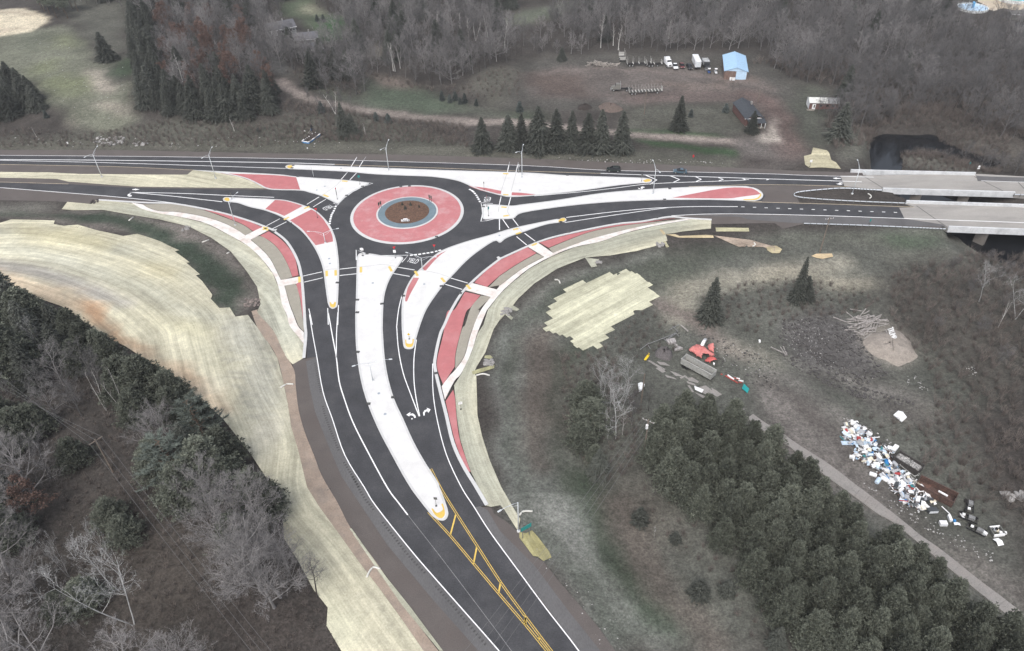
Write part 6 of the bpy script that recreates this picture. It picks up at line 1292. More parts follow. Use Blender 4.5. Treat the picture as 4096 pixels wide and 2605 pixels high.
# --- vehicles (nose along +x)
def wheels(t, xs, w, r, dual=False):
    for x in xs:
        for s in (-1, 1):
            o = MB().tube([(x, s*(w/2-.23), r), (x, s*w/2, r)], r, 12).build('wheel', m_tyre, t); MB().tube([(x, s*(w/2-.02), r), (x, s*(w/2+.015), r)], r*.6, 10).build('rim', m_rim, o)
def loft(secs):
    """secs: (x, z0, z1, half width low, half width high)"""
    mb = MB(); n = len(secs); vs = []
    for x, a, b, u, v in secs: vs += [(x, -u, a), (x, u, a), (x, (u+v)/2+.02, (a+b)/2+.05), (x, v, b), (x, -v, b), (x, -(u+v)/2-.02, (a+b)/2+.05)]
    fs = []
    for i in range(n-1):
        for k in range(6): fs.append((6*i+k, 6*i+(k+1) % 6, 6*(i+1)+(k+1) % 6, 6*(i+1)+k))
    fs += [(5, 4, 3, 2, 1, 0), tuple(6*(n-1)+k for k in range(6))]; return mb.add(vs, fs)
def car(kind, m, loc, rz, label, cat='car', L=4.7, w=1.85):
    t = thing('suv' if kind == 'suv' else 'pickup_truck' if kind == 'pickup' else 'sedan', label, cat, tuple(loc), rz); h = L/2; hw = w/2
    if kind == 'pickup':
        loft([(-h, .5, 1.0, hw-.06, hw-.05), (-h+.1, .38, 1.05, hw, hw-.03), (h-.9, .38, 1.1, hw, hw-.05), (h-.1, .4, 1.0, hw-.03, hw-.1), (h, .5, .85, hw-.12, hw-.18)]).build('body', m, t)
        MB().box((-h+.95, 0, 1.045), (1.75, w-.3, .03)).build('cargo_bed', m_black, t); g = [(-h+1.9, 1.05, 1.75, hw-.05, hw-.2), (h-2.35, 1.08, 1.8, hw-.06, hw-.22), (h-1.55, 1.08, 1.12, hw-.08, hw-.1)]
        rx = ((-h+1.95)+(h-2.35))/2; rl = (h-2.35)-(-h+1.95)
    elif kind == 'suv':
        loft([(-h, .5, .95, hw-.08, hw-.06), (-h+.12, .36, 1.0, hw, hw-.03), (h-1.2, .36, 1.02, hw, hw-.05), (h-.12, .38, .88, hw-.04, hw-.12), (h, .48, .72, hw-.15, hw-.2)]).build('body', m, t)
        g = [(-h+.1, .98, 1.05, hw-.08, hw-.1), (-h+.55, 1.0, 1.62, hw-.07, hw-.24), (h-2.1, 1.02, 1.66, hw-.07, hw-.24), (h-1.15, 1.02, 1.06, hw-.08, hw-.12)]; rx = ((-h+.6)+(h-2.15))/2; rl = (h-2.15)-(-h+.6)
    else:
        loft([(-h, .5, .86, hw-.1, hw-.08), (-h+.15, .33, .93, hw, hw-.05), (h-1.3, .33, .92, hw, hw-.06), (h-.15, .35, .76, hw-.05, hw-.14), (h, .45, .62, hw-.16, hw-.22)]).build('body', m, t)
        g = [(-h+.55, .9, .96, hw-.09, hw-.12), (-h+1.25, .92, 1.38, hw-.08, hw-.26), (h-2.25, .92, 1.42, hw-.08, hw-.26), (h-1.2, .92, .96, hw-.09, hw-.13)]; rx = ((-h+1.3)+(h-2.3))/2; rl = (h-2.3)-(-h+1.3)
    loft(g).build('windows', m_glass, t); zt = max(q[2] for q in g); MB().box((rx, 0, zt+.02), (rl, w-.5, .05), taper=.96).build('roof', m, t)
    wheels(t, (-h+.9, h-.9), w, .35)
    for s in (-1, 1):
        MB().box((h-.04, s*(hw-.32), .68), (.1, .3, .14)).build('headlight', M_('lamp_glass', (.7, .7, .68), rough=.1), t); MB().box((-h+.01, s*(hw-.22), .82), (.06, .2, .2)).build('taillight', M_('red_lamp_glass', (.35, .02, .02), rough=.2), t)
        MB().box((h-1.75, s*(hw+.08), 1.05), (.16, .18, .12)).build('mirror', m_black, t)
    MB().box((h+.01, 0, .5), (.1, w-.35, .16)).build('bumper', m_black, t); return t
def at_road(a, b):   # pixels of nose and tail
    p = G(a)[0]; q = G(b)[0]; d = p-q; return ((p+q)/2, math.atan2(d[1], d[0]), np.hypot(d[0], d[1]))
c, rz, L = at_road('C 932,182', 'C 1055,188'); car('suv', paint('dark_green_black_paint', (.018, .024, .022)), (c[0], c[1], .035), rz, 'dark SUV driving along the far highway lane', L=4.75)
c, rz, L = at_road('C 1517,196', 'C 1630,203'); car('sedan', paint('slate_blue_paint', (.06, .10, .13)), (c[0], c[1], .035), rz, 'slate blue car following behind the dark SUV', L=4.6)
def parked(s, kind, m, label, L, w=1.9, dz=-1.5): g = G(s)[0]; return car(kind, m, g, math.radians(dz-88), label, 'car' if kind != 'pickup' else 'pickup truck', L, w)
parked('z2 960,400', 'pickup', paint('white_vehicle_paint', (.72, .73, .74)), 'white pickup truck parked right of the white semi cab', 5.6, 2.0); parked('z2 1083,395', 'suv', paint('dark_red_paint', (.12, .03, .03)), 'small dark red SUV between the two pickups', 4.3)
parked('z2 1212,405', 'pickup', paint('black_vehicle_paint', (.022, .022, .024)), 'black pickup truck beside the red SUV', 5.5, 2.0)
def box_truck():
    t = thing('box_trailer', 'long white box trailer parked beside the black pickup', 'trailer', tuple(G('z2 1350,415')[0]), math.radians(-92)); m = paint('white_vehicle_paint', 0)
    MB().box((-3.2, 0, 2.3), (8.6, 2.5, 2.6)).build('body', m, t); MB().box((-3.2, 0, 3.63), (8.4, 2.3, .06)).build('roof', M_('trailer_roof', (.66, .68, .7)), t); MB().box((1.14, 0, 2.2), (.06, 2.2, 2.3)).build('front_panel', m_head, t)
    MB().box((-3.2, 0, .85), (8.2, .9, .3)).build('chassis', m_black, t); wheels(t, (-6, -5, .3), 2.4, .48); MB().box((1.4, 0, .7), (.3, 2.3, .3)).build('bumper', m_black, t)
def semi(loc, rz, label, m, body, nm='semi_truck'):
    t = thing(nm, label, 'truck', tuple(loc), rz)
    loft([(.6, .9, 2.9, 1.15, 1.0), (2.2, .9, 3.0, 1.18, 1.02), (2.6, .9, 2.1, 1.15, 1.0), (4.0, .8, 1.75, 1.0, .8), (4.2, .8, 1.4, .85, .7)]).build('cab', m, t)
    MB().box((2.52, 0, 2.45), (.12, 1.8, .75), ry=-.25).build('windscreen', m_glass, t); MB().box((4.22, 0, 1.15), (.08, 1.1, .7)).build('grille', m_post, t); MB().box((4.3, 0, .6), (.25, 2.3, .35)).build('bumper', m_rim, t)
    MB().box((-1.6, 0, .95), (5.4, .9, .3)).build('frame', m_black, t); wheels(t, (-3.4, -2.1, 3.2), 2.3, .5)
    for s in (-1, 1): MB().tube([(.45, s*1.05, 1), (.45, s*1.05, 3.7)], .09, 8).build('exhaust_stack', m_rim, t); MB().box((3.9, s*.95, 1.2), (.2, .3, .2)).build('headlight', MATS['lamp_glass'], t)
    if body == 'dump':
        b = MB()
        for c, d in (((-1.9, 0, 1.35), (4.6, 2.4, .12)), ((-1.9, 1.2, 2.1), (4.6, .1, 1.5)), ((-1.9, -1.2, 2.1), (4.6, .1, 1.5)), ((.4, 0, 2.2), (.1, 2.4, 1.8)), ((-4.2, 0, 2.0), (.1, 2.4, 1.3))): b.box(c, d)
        b.build('dump_box', M_('grey_dump_box', (.42, .43, .44)), t); MB().box((.9, 0, 3.15), (1.3, 2.3, .1)).build('cab_guard', M_('grey_dump_box', 0), t)
    elif body == 'sleeper': MB().box((-.2, 0, 2.1), (1.5, 2.3, 2.4)).build('sleeper', m, t); MB().box((-2.4, 0, 1.25), (1.4, 1.2, .15)).build('fifth_wheel', m_black, t)
    return t
box_truck(); semi(G('z2 815,345')[0], math.radians(-80), 'white semi truck cab at the left end of parked row', paint('white_vehicle_paint', 0), 'sleeper'); semi(G('z2 1500,395')[0], math.radians(-92), 'dark-nosed dump truck with grey box beside the white trailer', paint('black_vehicle_paint', 0), 'dump', 'dump_truck')
def quad(s, m, label, L):
    t = thing('utility_vehicle', label, 'utility vehicle', tuple(G(s)[0]), math.radians(-95)); loft([(-L/2, .4, .85, .5, .45), (0, .35, .8, .55, .5), (L/2, .4, .75, .45, .35)]).build('body', m, t); wheels(t, (-L*.33, L*.33), 1.35, .3)
    for x in (-L*.25, L*.12):
        for y in (-.5, .5): MB().box((x, y, 1.3), (.05, .05, 1.1)).build('roll_bar', m_black, t)
    MB().box((-L*.07, 0, 1.86), (L*.45, 1.1, .06)).build('canopy', m_signw, t); MB().box((-.1, 0, .95), (.4, .9, .25)).build('seat', m_black, t); MB().box((L/2-.1, 0, .6), (.1, .8, .2)).build('bumper', m_rim, t)
quad('z2 1555,490', paint('blue_machine_paint', (.04, .09, .25)), 'small blue machine in front of the dump truck', 2.2); quad('z2 1675,495', paint('white_vehicle_paint', 0), 'small white-topped vehicle left of the blue-roofed shed', 3.0)
# --- log trailers
def log_trailer(loc, rz, label, L, m, stakes, deck=True, hs=2.3):
    t = thing('log_trailer', label, 'trailer', tuple(loc), rz); MB().box((0, 0, 1.05), (L, .25, .3)).box((0, .7, 1.05), (L, .2, .3)).box((0, -.7, 1.05), (L, .2, .3)).build('frame', m, t)
    for i in range(stakes):
        x = -L/2+.3+(L-.6)*i/(stakes-1); MB().box((x, 0, 1.28), (.22, 2.5, .16)).build('bunk', M_('white_worn_metal', (.62, .61, .58)), t)
        for s in (-1, 1): MB().box((x, s*1.2, 1.2+hs/2), (.09, .09, hs)).build('stake', M_('pale_stake_metal', (.36, .35, .33)), t)
    for x in (-L/2+.1, L/2-.1): MB().box((x, 0, 2.0), (.1, 2.45, 1.3)).build('end_panel', M_('pale_stake_metal', 0), t)
    wheels(t, (-L/2+1.2, -L/2+2.6, L/2-2.2), 2.4, .5); return t
a = G('z3 1285,1190')[0]; b = G('z3 2090,1150')[0]; d = b-a; log_trailer((a+b)/2, math.atan2(d[1], d[0]), 'long staked log trailer standing in the middle of the yard', float(np.hypot(d[0], d[1])), M_('dark_trailer_steel', (.09, .09, .085)), 11)
a = G('z3 1115,1100')[0]; semi(a, math.radians(175), 'dark log truck cab coupled beside the staked trailer', M_('weathered_grey_paint', (.16, .155, .14)), 'none', 'log_truck')
log_trailer(G('z3 1150,430')[0]+np.array([0, 3, 0]), math.radians(88), 'pale log trailer seen end-on at the wood edge', 6.5, M_('dark_trailer_steel', 0), 3, hs=3.2)
a = G('z3 1330,500')[0]; b = G('z3 1740,500')[0]; log_trailer((a+b)/2, .02, 'dark low log trailer parked along the wood edge', 11.0, M_('black_trailer_steel', (.03, .028, .027)), 5, hs=2.6)
a = G('z3 1900,510')[0]; log_trailer(a, .02, 'short dark trailer between log trailer and white semi', 7.0, M_('black_trailer_steel', 0), 3, hs=1.2)
# --- logs and timbers
def tilt_mesh(mb, name, m): return mb.mesh(name, m)
logm = [MB().tube([(-L/2, 0, 0), (0, .05, .02), (L/2, 0, 0)], [.17, .16, .14], 7).mesh('log', M_('grey_log_bark', (.27, .245, .22), var=.35)) for L in (2.2, 3.0, 3.8)]
def heap(name, label, cat, group, meshes, spots, tilt=.5):
    for p, rz, ry in spots:
        o = bpy.data.objects.new(name, tr_rng.choice(meshes)); COL.objects.link(o); o.location = p; o.rotation_euler = (tr_rng.uniform(-.1, .1), ry, rz); tag(o, label, cat, group)
sp = []
for i in range(46):
    u = tr_rng.random(); g = G('z3 %f,%f' % (tr_rng.uniform(300, 720) if i < 30 else tr_rng.uniform(720, 1000), tr_rng.uniform(470, 525)))[0]; k = max(0, 1-abs(tr_rng.gauss(0, .5))) if i < 30 else .4
    sp.append(((g[0], g[1], g[2]+.15+k*(1.7 if i < 30 else .8)*tr_rng.random()), tr_rng.uniform(-1.2, 1.2), tr_rng.uniform(-.5, .5)))
heap('log', 'grey cut log in the heap at the back of truck yard', 'log', 'logs heaped at the back of the truck yard', logm, sp)
bm_ = [MB().box((0, 0, 0), (L, .24, .2)).mesh('timber', M_('bleached_timber', (.27, .25, .235), var=.3)) for L in (2.6, 3.6, 4.8)]
sp = []
for i in range(54):
    uv = (tr_rng.gauss(920, 160), tr_rng.gauss(330, 120)); g = G('z8 %f,%f' % uv)[0]; k = max(0, 1-math.hypot((uv[0]-920)/330, (uv[1]-330)/260)); sp.append(((g[0], g[1], g[2]+.12+1.5*k*tr_rng.uniform(.3, 1)), tr_rng.gauss(.45, .35), tr_rng.uniform(-.22, .22)))
for a, b in (('z8 190,180', 'z8 500,300'), ('z8 630,500', 'z8 950,630'), ('z8 650,480', 'z8 900,600'), ('z8 580,140', 'z8 660,210'), ('z8 1090,170', 'z8 1220,225'), ('z8 1200,310', 'z8 1150,500'), ('z8 1130,320', 'z8 1080,500')):
    p, q = G(a)[0], G(b)[0]; d = q-p; sp.append((tuple((p+q)/2+np.array([0, 0, .2])), math.atan2(d[1], d[0]), 0))
heap('timber', 'bleached timber in the heap beside the sand mound', 'timber', 'timbers heaped beside the sand mound', bm_, sp)
for a, b, l in (('I 190,300', 'I 300,365', 'long grey plank lying left of the rubble field, one of three'), ('I 280,310', 'I 315,375', 'short grey plank propped in the V left of rubble field'), ('I 300,300', 'I 330,380', 'grey plank forming the right arm of the V')):
    p, q = G(a)[0], G(b)[0]; d = q-p; o = bpy.data.objects.new('plank', bm_[1]); COL.objects.link(o); o.location = (p+q)/2+np.array([0, 0, .15]); o.rotation_euler = (0, -.1, math.atan2(d[1], d[0])); tag(o, l, 'plank')
# --- mounds
def mound(s, h, m, label, name='mound', lump=.25, seed=1, cat='mound'):
    poly = clean(smooth(np.vstack([G(s)[:, :2], G(s)[:1, :2]]), 4)); c = poly.mean(0); n = len(poly); mb = MB(); vs = []; rr_ = random.Random(seed); K = 7
    for k in range(K+1):
        u = 1-k/K
        for p in poly:
            q = c+(p-c)*u; z = hgt(q[0], q[1]); vs.append((q[0]+rr_.gauss(0, .12), q[1]+rr_.gauss(0, .12), z-.15+h*(1-u*u)**.8*(1+rr_.gauss(0, lump*.25))))
    fs = [(k*n+i, k*n+(i+1) % n, (k+1)*n+(i+1) % n, (k+1)*n+i) for k in range(K) for i in range(n)]; o = mb.add(vs, fs).build(name, m, None, True); return tag(o, label, cat)
m_sand = mat('grey_sand', (.26, .23, .2), var=.16, scale=.7, fine=3, rough=1, dirt=(.16, .14, .125), dscale=.5, damt=.6)
mound('I 985,260 1060,180 1200,170 1290,150 1400,230 1450,330 1480,400 1330,480 1230,440 1100,390 1020,330', 1.8, m_sand, 'pale grey sand mound beside the timber heap', 'sand_mound', .1)
mound('c 675,940 740,910 800,930 805,955 740,970 680,960', 1.6, mat('dark_soil', (.04, .033, .03), var=.3, rough=1), 'small black soil mound in front of the truck yard', 'soil_mound', .3, 3); mound('c 860,930 900,905 1000,905 1060,940 1080,965 980,990 880,970', 1.8, mat('brown_soil', (.115, .09, .078), var=.25, rough=1), 'broad brown soil mound right of the black one', 'soil_mound', .3, 5)
mound('G 1360,330 1430,300 1500,340 1510,400 1440,420 1360,390', 1.5, mat('grey_debris', (.11, .1, .1), var=.4, scale=4, rough=1), 'round grey brush mound left of the grey trailer', 'debris_mound', .9, 6)
# white letters lying against the sand mound
a, b = G('z8 1440,520')[0], G('z8 1530,770')[0]; d = b-a; t = thing('letter_sign', 'white cut-out letters sign propped on the sand mound', 'sign', tuple((a+b)/2+np.array([0, 0, 1.1])), math.atan2(d[1], d[0]))
w_ = float(np.hypot(d[0], d[1])); full = text_mesh('lettering', 'TRUMP', m_signw, t, 1.0); sx = w_/(3.45)*1.1; full.scale = (sx, 2.3*w_/5, 1); full.rotation_euler = (.55, 0, 0); full.location = (0, .0, .55)
md = full.modifiers.new('depth', 'SOLIDIFY'); md.thickness = .12
MB().bar((-w_*.5, -.8, -.1), (w_*.5, -.8, -.1), .16).build('lower_rail', M_('bleached_timber', 0), t); MB().bar((-w_*.5, .7, .85), (w_*.5, .7, .85), .12).build('upper_rail', M_('bleached_timber', 0), t)
for x in (-.45, .45): MB().bar((x*w_, -1.1, -.3), (x*w_, .9, 1.0), .12).build('prop', M_('bleached_timber', 0), t)
# --- buildings
def gable(loc, rz, w, d, eave, ridge, mw, mr, name, label, over=.35, base_h=0):
    """front edge centred on loc, depth along +y, ridge along y"""
    t = thing(name, label, 'building', tuple(loc), rz); h = w/2
    MB().add([(-h, 0, -.4), (h, 0, -.4), (h, 0, eave), (0, 0, ridge), (-h, 0, eave), (-h, d, -.4), (h, d, -.4), (h, d, eave), (0, d, ridge), (-h, d, eave)],
             [(0, 1, 2, 3, 4), (6, 5, 9, 8, 7), (1, 6, 7, 2), (5, 0, 4, 9), (0, 5, 6, 1)]).build('wall', mw, t)
    sl = (ridge-eave)/h
    for s in (-1, 1):
        e = h+over; z = eave-sl*over; vs = [(0, -over, ridge+.02), (s*e, -over, z+.02), (s*e, d+over, z+.02), (0, d+over, ridge+.02)]; vs += [(x, y, q+.12) for x, y, q in vs]
        f = [(3, 2, 1, 0), (4, 5, 6, 7), (0, 1, 5, 4), (1, 2, 6, 5), (2, 3, 7, 6), (3, 0, 4, 7)]
        MB().add(vs, f if s > 0 else [q[::-1] for q in f]).build('roof', mr, t)
    MB().box((0, d/2, ridge+.15), (.4, d+2*over, .06)).build('ridge_cap', mr, t); return t
def frontwin(t, x, z, w, h, y=-.03, m=None, name='window', fm=None):
    o = MB().box((x, y, z), (w, .08, h)).build(name, fm or m_signw, t); MB().box((x, y-.05, z), (w-.14, .03, h-.14)).build('pane', m or m_glass, o); return o
fl, fr = G('z2 1815,603')[0], G('z2 2212,607')[0]; d = fr-fl; wd = float(np.hypot(d[0], d[1])); rz = math.atan2(d[1], d[0]); ev = hsolve(P('z2 2212,607')[0], P('z2 2235,465')[0]); mid = (fl+fr)/2
rg = ev+1.6; bl = ray(P('z2 1750,178'), mid[2]+ev)[0]; dep = float(np.hypot(*(bl-fl[:2])))
m_blue = M_('pale_blue_metal', (.33, .50, .68), rough=.4, obj=True); m_rustw = M_('rust_brown_siding', (.17, .11, .09), var=.35, dirt=(.3, .27, .25), dscale=.6, damt=.6, stretch=(3, 3, .3))
sh_ = gable(mid, rz, wd, dep, ev, rg, m_rustw, m_blue, 'metal_shed', 'metal shed with pale blue roof and blue sliding door beyond the yard')
MB().box((wd*.24, -.06, ev*.5), (wd*.46, .1, ev*.97)).build('sliding_door', M_('pale_blue_door', (.45, .6, .75)), sh_); MB().add([(-wd/2, -.05, ev+.02), (wd/2, -.05, ev+.02), (0, -.05, rg)], [(0, 1, 2)]).build('gable_panel', M_('pale_blue_door', 0), sh_)
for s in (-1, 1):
    for k in range(3): MB().box((s*wd*.36, dep*(.2+.13*k), ev+(rg-ev)*.28+.12), (wd*.16, .22, .05), ry=s*math.atan2(rg-ev, wd/2)).build('roof_ridge_strip', M_('darker_blue_metal', (.26, .36, .46)), sh_)  # thin strips on both roof slopes, darker blue than the roof
for i in range(11): MB().box((-wd/2+.3+i*wd*.045, -.05, ev*.45), (.06, .06, ev*.9)).build('siding_rib', m_rustw, sh_)
for x, l in ((-wd*.21, 'left white drum at the shed front'), (-wd*.1, 'middle white drum at the shed front'), (-wd*.05, 'right white drum at the shed front')):
    q = mid+np.array([x*math.cos(rz)+.9*math.sin(rz), x*math.sin(rz)-.9*math.cos(rz), 0]); tag(MB().tube([(0, 0, 0), (0, 0, .5), (0, 0, 1.1)], [.42, .45, .42], 12).build('drum', m_signw), l, 'drum').location = q
fl, fr = G('z4 265,745')[0], G('z4 690,745')[0]; d = fr-fl; wd = float(np.hypot(d[0], d[1])); mid = (fl+fr)/2; m_shg = M_('slate_grey_shingles', (.05, .055, .063), var=.25); m_brn = M_('brown_board_siding', (.15, .085, .075), var=.25)
hs_ = gable(mid+np.array([-.5, 2.8, 0]), math.atan2(d[1], d[0])+.13, wd*.9, 15.0, 2.9, 4.6, m_brn, m_shg, 'brown_house', 'brown house with dark slate roof beside the curving dirt drive')
MB().add([(-wd*.42, -2.9, 2.1), (wd*.5, -2.9, 2.1), (wd*.5, -.05, 2.75), (-wd*.42, -.05, 2.75), (-wd*.42, -2.9, 2.22), (wd*.5, -2.9, 2.22), (wd*.5, -.05, 2.87), (-wd*.42, -.05, 2.87)], [(3, 2, 1, 0), (4, 5, 6, 7), (0, 1, 5, 4), (1, 2, 6, 5), (2, 3, 7, 6), (3, 0, 4, 7)]).build('porch_roof', m_shg, hs_)
for x in (-.38, -.05, .25, .46): MB().box((x*wd, -2.75, 1.0), (.14, .14, 2.2)).build('porch_post', m_signw, hs_)
MB().box((0, -1.5, .1), (wd*.85, 2.7, .3)).build('porch_floor', m_wood, hs_); frontwin(hs_, .15*wd, 3.55, 1.5, .7); frontwin(hs_, -.1*wd, 1.5, 1.0, 1.2); MB().box((.12*wd, -.06, 1.1), (1.0, .08, 2.0)).build('door', m_signback, hs_); MB().box((-wd*.1, -.12, 2.93), (wd*.9, .1, .16)).build('fascia', m_signw, hs_); MB().box((wd*.25, 10, 4.7), (.6, .6, 1.2)).build('chimney', m_rock, hs_)
fl, fr = G('z4 1610,312')[0], G('z4 2250,300')[0]; d = fr-fl; wd = float(np.hypot(d[0], d[1])); rz = math.atan2(d[1], d[0])
t = thing('trailer_house', 'long brown trailer house with white metal roof at the wood edge', 'building', tuple(fl), rz); eh = 2.6
MB().box((wd/2, 2.6, eh/2-.2), (wd, 5.2, eh+.4)).build('wall', m_brn, t); MB().add([(0, 0, eh), (0, 5.2, eh), (0, 2.6, eh+1.0), (-.03, 0, 0), (-.03, 5.2, 0), (-.03, 0, eh), (-.03, 5.2, eh), (-.03, 2.6, eh+1)], [(3, 5, 7, 6, 4)]).build('end_wall', m_signw, t)
for s, n_, mm in ((0, .62, M_('white_metal_roof', (.6, .6, .57), dirt=(.35, .34, .32), dscale=.5, damt=.7)), (1, .38, M_('grey_patched_roof', (.25, .25, .25), var=.3))):
    x0 = -.25 if s == 0 else wd*.62; x1 = wd*.62 if s == 0 else wd+.25
    for y0, y1 in ((-.3, 2.6), (5.5, 2.6)):
        vs = [(x0, y0, eh-.05), (x1, y0, eh-.05), (x1, y1, eh+1.02), (x0, y1, eh+1.02)]; vs += [(x, y, z+.1) for x, y, z in vs]; f = [(3, 2, 1, 0), (4, 5, 6, 7), (0, 1, 5, 4), (1, 2, 6, 5), (2, 3, 7, 6), (3, 0, 4, 7)]; MB().add(vs, f if y0 < 1 else [q[::-1] for q in f]).build('roof', mm, t)
MB().box((wd*.16, -.08, 1.05), (1.25, .12, 2.2)).build('door', m_signw, t); MB().box((wd*.17, -.15, 1.3), (.4, .04, 1.1)).build('door_pane', m_glass, t)
for x in (.4, .62, .82): frontwin(t, x*wd, 1.6, 1.1, .8, fm=m_brn)
MB().box((wd*.05, -.9, .08), (wd*.25, 1.6, .2)).build('step', m_wood, t)
def house(fls, frs, eave, ridge, dep, label, m, mr, wins, garage=None):
    fl, fr = G(fls)[0], G(frs)[0]; d = fr-fl; wd = float(np.hypot(d[0], d[1])); t = thing('house', label, 'building', tuple((fl+fr)/2), math.atan2(d[1], d[0])); h = wd/2
    MB().box((0, dep/2, eave/2-.2), (wd, dep, eave+.4)).build('wall', m, t)
    for y0, y1 in ((-.5, dep/2), (dep+.5, dep/2)):
        vs = [(-h-.4, y0, eave-.1), (h+.4, y0, eave-.1), (h+.4, y1, ridge), (-h-.4, y1, ridge)]; vs += [(x, y, z+.14) for x, y, z in vs]; f = [(3, 2, 1, 0), (4, 5, 6, 7), (0, 1, 5, 4), (1, 2, 6, 5), (2, 3, 7, 6), (3, 0, 4, 7)]; MB().add(vs, f if y0 < 1 else [q[::-1] for q in f]).build('roof', mr, t)
    for s in (-1, 1): MB().add([(s*h, 0, eave), (s*h, dep, eave), (s*h, dep/2, ridge-.05)], [(0, 1, 2)]).build('gable', m, t)
    MB().box((0, -.52, eave-.02), (wd+.8, .1, .2)).build('gutter', m_signw, t)
    for x, z, w, hh in wins: frontwin(t, x*wd, z, w, hh)
    if garage is not None: MB().box((garage*wd, -.08, 1.2), (3.0, .12, 2.3)).build('garage_door', m_signw, t)
    MB().box((h*.3, dep*.6, ridge+.3), (.6, .6, 1.0)).build('chimney', m_rock, t); return t
m_gr = M_('grey_shingles', (.1, .1, .11), var=.25); m_sid = M_('pale_siding', (.25, .26, .26), var=.1)
house('y6 250,560', 'y6 940,455', 2.7, 5.2, 8, 'grey-roofed house with white garage door amid the upper trees', m_sid, m_gr, ((.3, 1.6, 1.2, 1.2), (.42, 1.6, .9, .9), (0, 1.5, 1.2, 1.2)), -.32)
house('y6 900,800', 'y6 1500,745', 2.6, 4.8, 7, 'middle grey-roofed house half hidden by the bare trees', m_sid, m_gr, ((.3, 1.5, 1.0, 1.2), (.42, 1.4, .8, 1.6), (-.2, 1.5, 1.2, 1.0)))
house('y6 1150,1090', 'y6 1630,1005', 2.9, 4.6, 7, 'white-sided house nearest the dirt lane in the trees', M_('white_siding', (.36, .375, .38), var=.1), m_gr, ((.1, 1.5, 1.2, 1.2), (-.25, 1.5, .8, 1.4), (-.05, 1.5, .8, 1.3)))
# --- round tanks top right
def tank(cs, rx, label, mwater, wall_h, bridge_=True):
    c = ray(P(cs), wall_h)[0]; e = ray([(P(cs)[0][0]+rx, P(cs)[0][1])], wall_h)[0]; R = float(np.linalg.norm(e-c)); z = float(hgt(*c)); t = thing('round_tank', label, 'tank', (c[0], c[1], z)); n = 40; mb = MB(); vs = []; fs = []
    for i in range(n):
        a = 6.2832*i/n; q, s = math.cos(a), math.sin(a); vs += [(R*q, R*s, -.5), (R*q, R*s, wall_h), ((R-.5)*q, (R-.5)*s, wall_h), ((R-.5)*q, (R-.5)*s, 0)]
    for i in range(n):
        j = (i+1) % n; fs += [(4*i+k, 4*j+k, 4*j+k+1, 4*i+k+1) for k in range(3)]
    mb.add(vs, fs).build('rim_wall', M_('tank_wall', (.62, .64, .64)), t); MB().tube([(0, 0, wall_h-.6), (0, 0, wall_h-.45)], R-.52, n).build('water', mwater, t)
    if bridge_:
        MB().box((R*.25, R*.45, wall_h+.4), (.9, R*1.25, .15), -.5).build('walkway', M_('blue_walkway', (.12, .36, .62)), t); MB().tube([(0, 0, 0), (0, 0, wall_h+2.2)], .6, 10).build('centre_column', M_('blue_walkway', 0), t)
        for k in range(14):
            a = 6.2832*k/14; MB().box((R*1.0*math.cos(a), R*math.sin(a), wall_h+.5), (.07, .07, 1.0)).build('rail_post', m_signw, t)
    return t
tank('y5 850,215', 60, 'pale blue round tank in the top right corner', M_('pale_blue_water', (.42, .58, .74), rough=.3), 1.2); tank('y5 2130,-120', 62, 'turquoise round tank cut by the top edge', M_('turquoise_water', (.12, .5, .6), rough=.3), 1.6, False)
flat_ = drape('concrete_yard', region('y5 1330,300 1480,350 1790,255 2130,330 2600,280 2900,-400 900,-400 1000,60 1250,170'), .12, mat('sandy_concrete', (.44, .37, .28), var=.12, rough=.95, dirt=(.38, .37, .36), dscale=.1, damt=.9)); struct(flat_)
a = G('y5 2080,600')[0]; t = gable(a+np.array([6, -2, 0]), -.25, 16, 5, 2.6, 3.6, m_signback, m_signback, 'long_shed', 'long dark shed with a white edge at right margin wood'); MB().box((0, -.4, 2.6), (16, .3, .3)).build('fascia', m_signw, t)
a = G('y5 2200,1000')[0]; t = gable(a+np.array([6, 0, 0]), -.15, 12, 5, 2.2, 3.2, m_rock, m_shg, 'grey_shed', 'low grey shed under the long dark shed at right margin')
# --- guardrails
def guardrail(s, label, z=.62, dense=()):
    p = smooth(ray(P(s), z), 5); L = np.concatenate([[0], np.cumsum(np.linalg.norm(np.diff(p, axis=0), axis=1))]); t = thing('guardrail', label, 'guardrail', (p[0][0], p[0][1], 0)); q = p-p[0]
    d = np.gradient(q, axis=0); d /= np.linalg.norm(d, axis=1)[:, None]+1e-9; nn = np.stack([-d[:, 1], d[:, 0]], 1); prof = [(-.02, -.16), (.05, -.1), (-.02, -.02), (-.02, .02), (.05, .1), (-.02, .16), (-.06, .16), (-.06, -.16)]; vs = []; fs = []; k = len(prof)
    for i in range(len(q)): vs += [(q[i][0]+nn[i][0]*a, q[i][1]+nn[i][1]*a, z+b) for a, b in prof]
    for i in range(len(q)-1): fs += [(i*k+j, i*k+(j+1) % k, (i+1)*k+(j+1) % k, (i+1)*k+j) for j in range(k)]
    MB().add(vs, fs).build('rail', m_galv, t)
    pm = MB().box((0, 0, .35), (.16, .16, 1.0)).mesh('post', m_signback); u = 0; 
    while u < L[-1]:
        x, y = (np.interp(u, L, q[:, j]) for j in (0, 1)); o = bpy.data.objects.new('post', pm); COL.objects.link(o); o.parent = t; o.location = (x, y, 0); u += .95 if any(a*L[-1] < u < b*L[-1] for a, b in dense) else 1.9
    return t
guardrail('D 1165,352 1050,346 830,334 650,345 520,357 430,369 392,386', 'guardrail along the upper side of the median loop', dense=((0, .25),)); guardrail('D 392,386 405,402 480,416 700,434 1000,450 1360,464', 'smooth white-topped guardrail on lower side of the median loop')
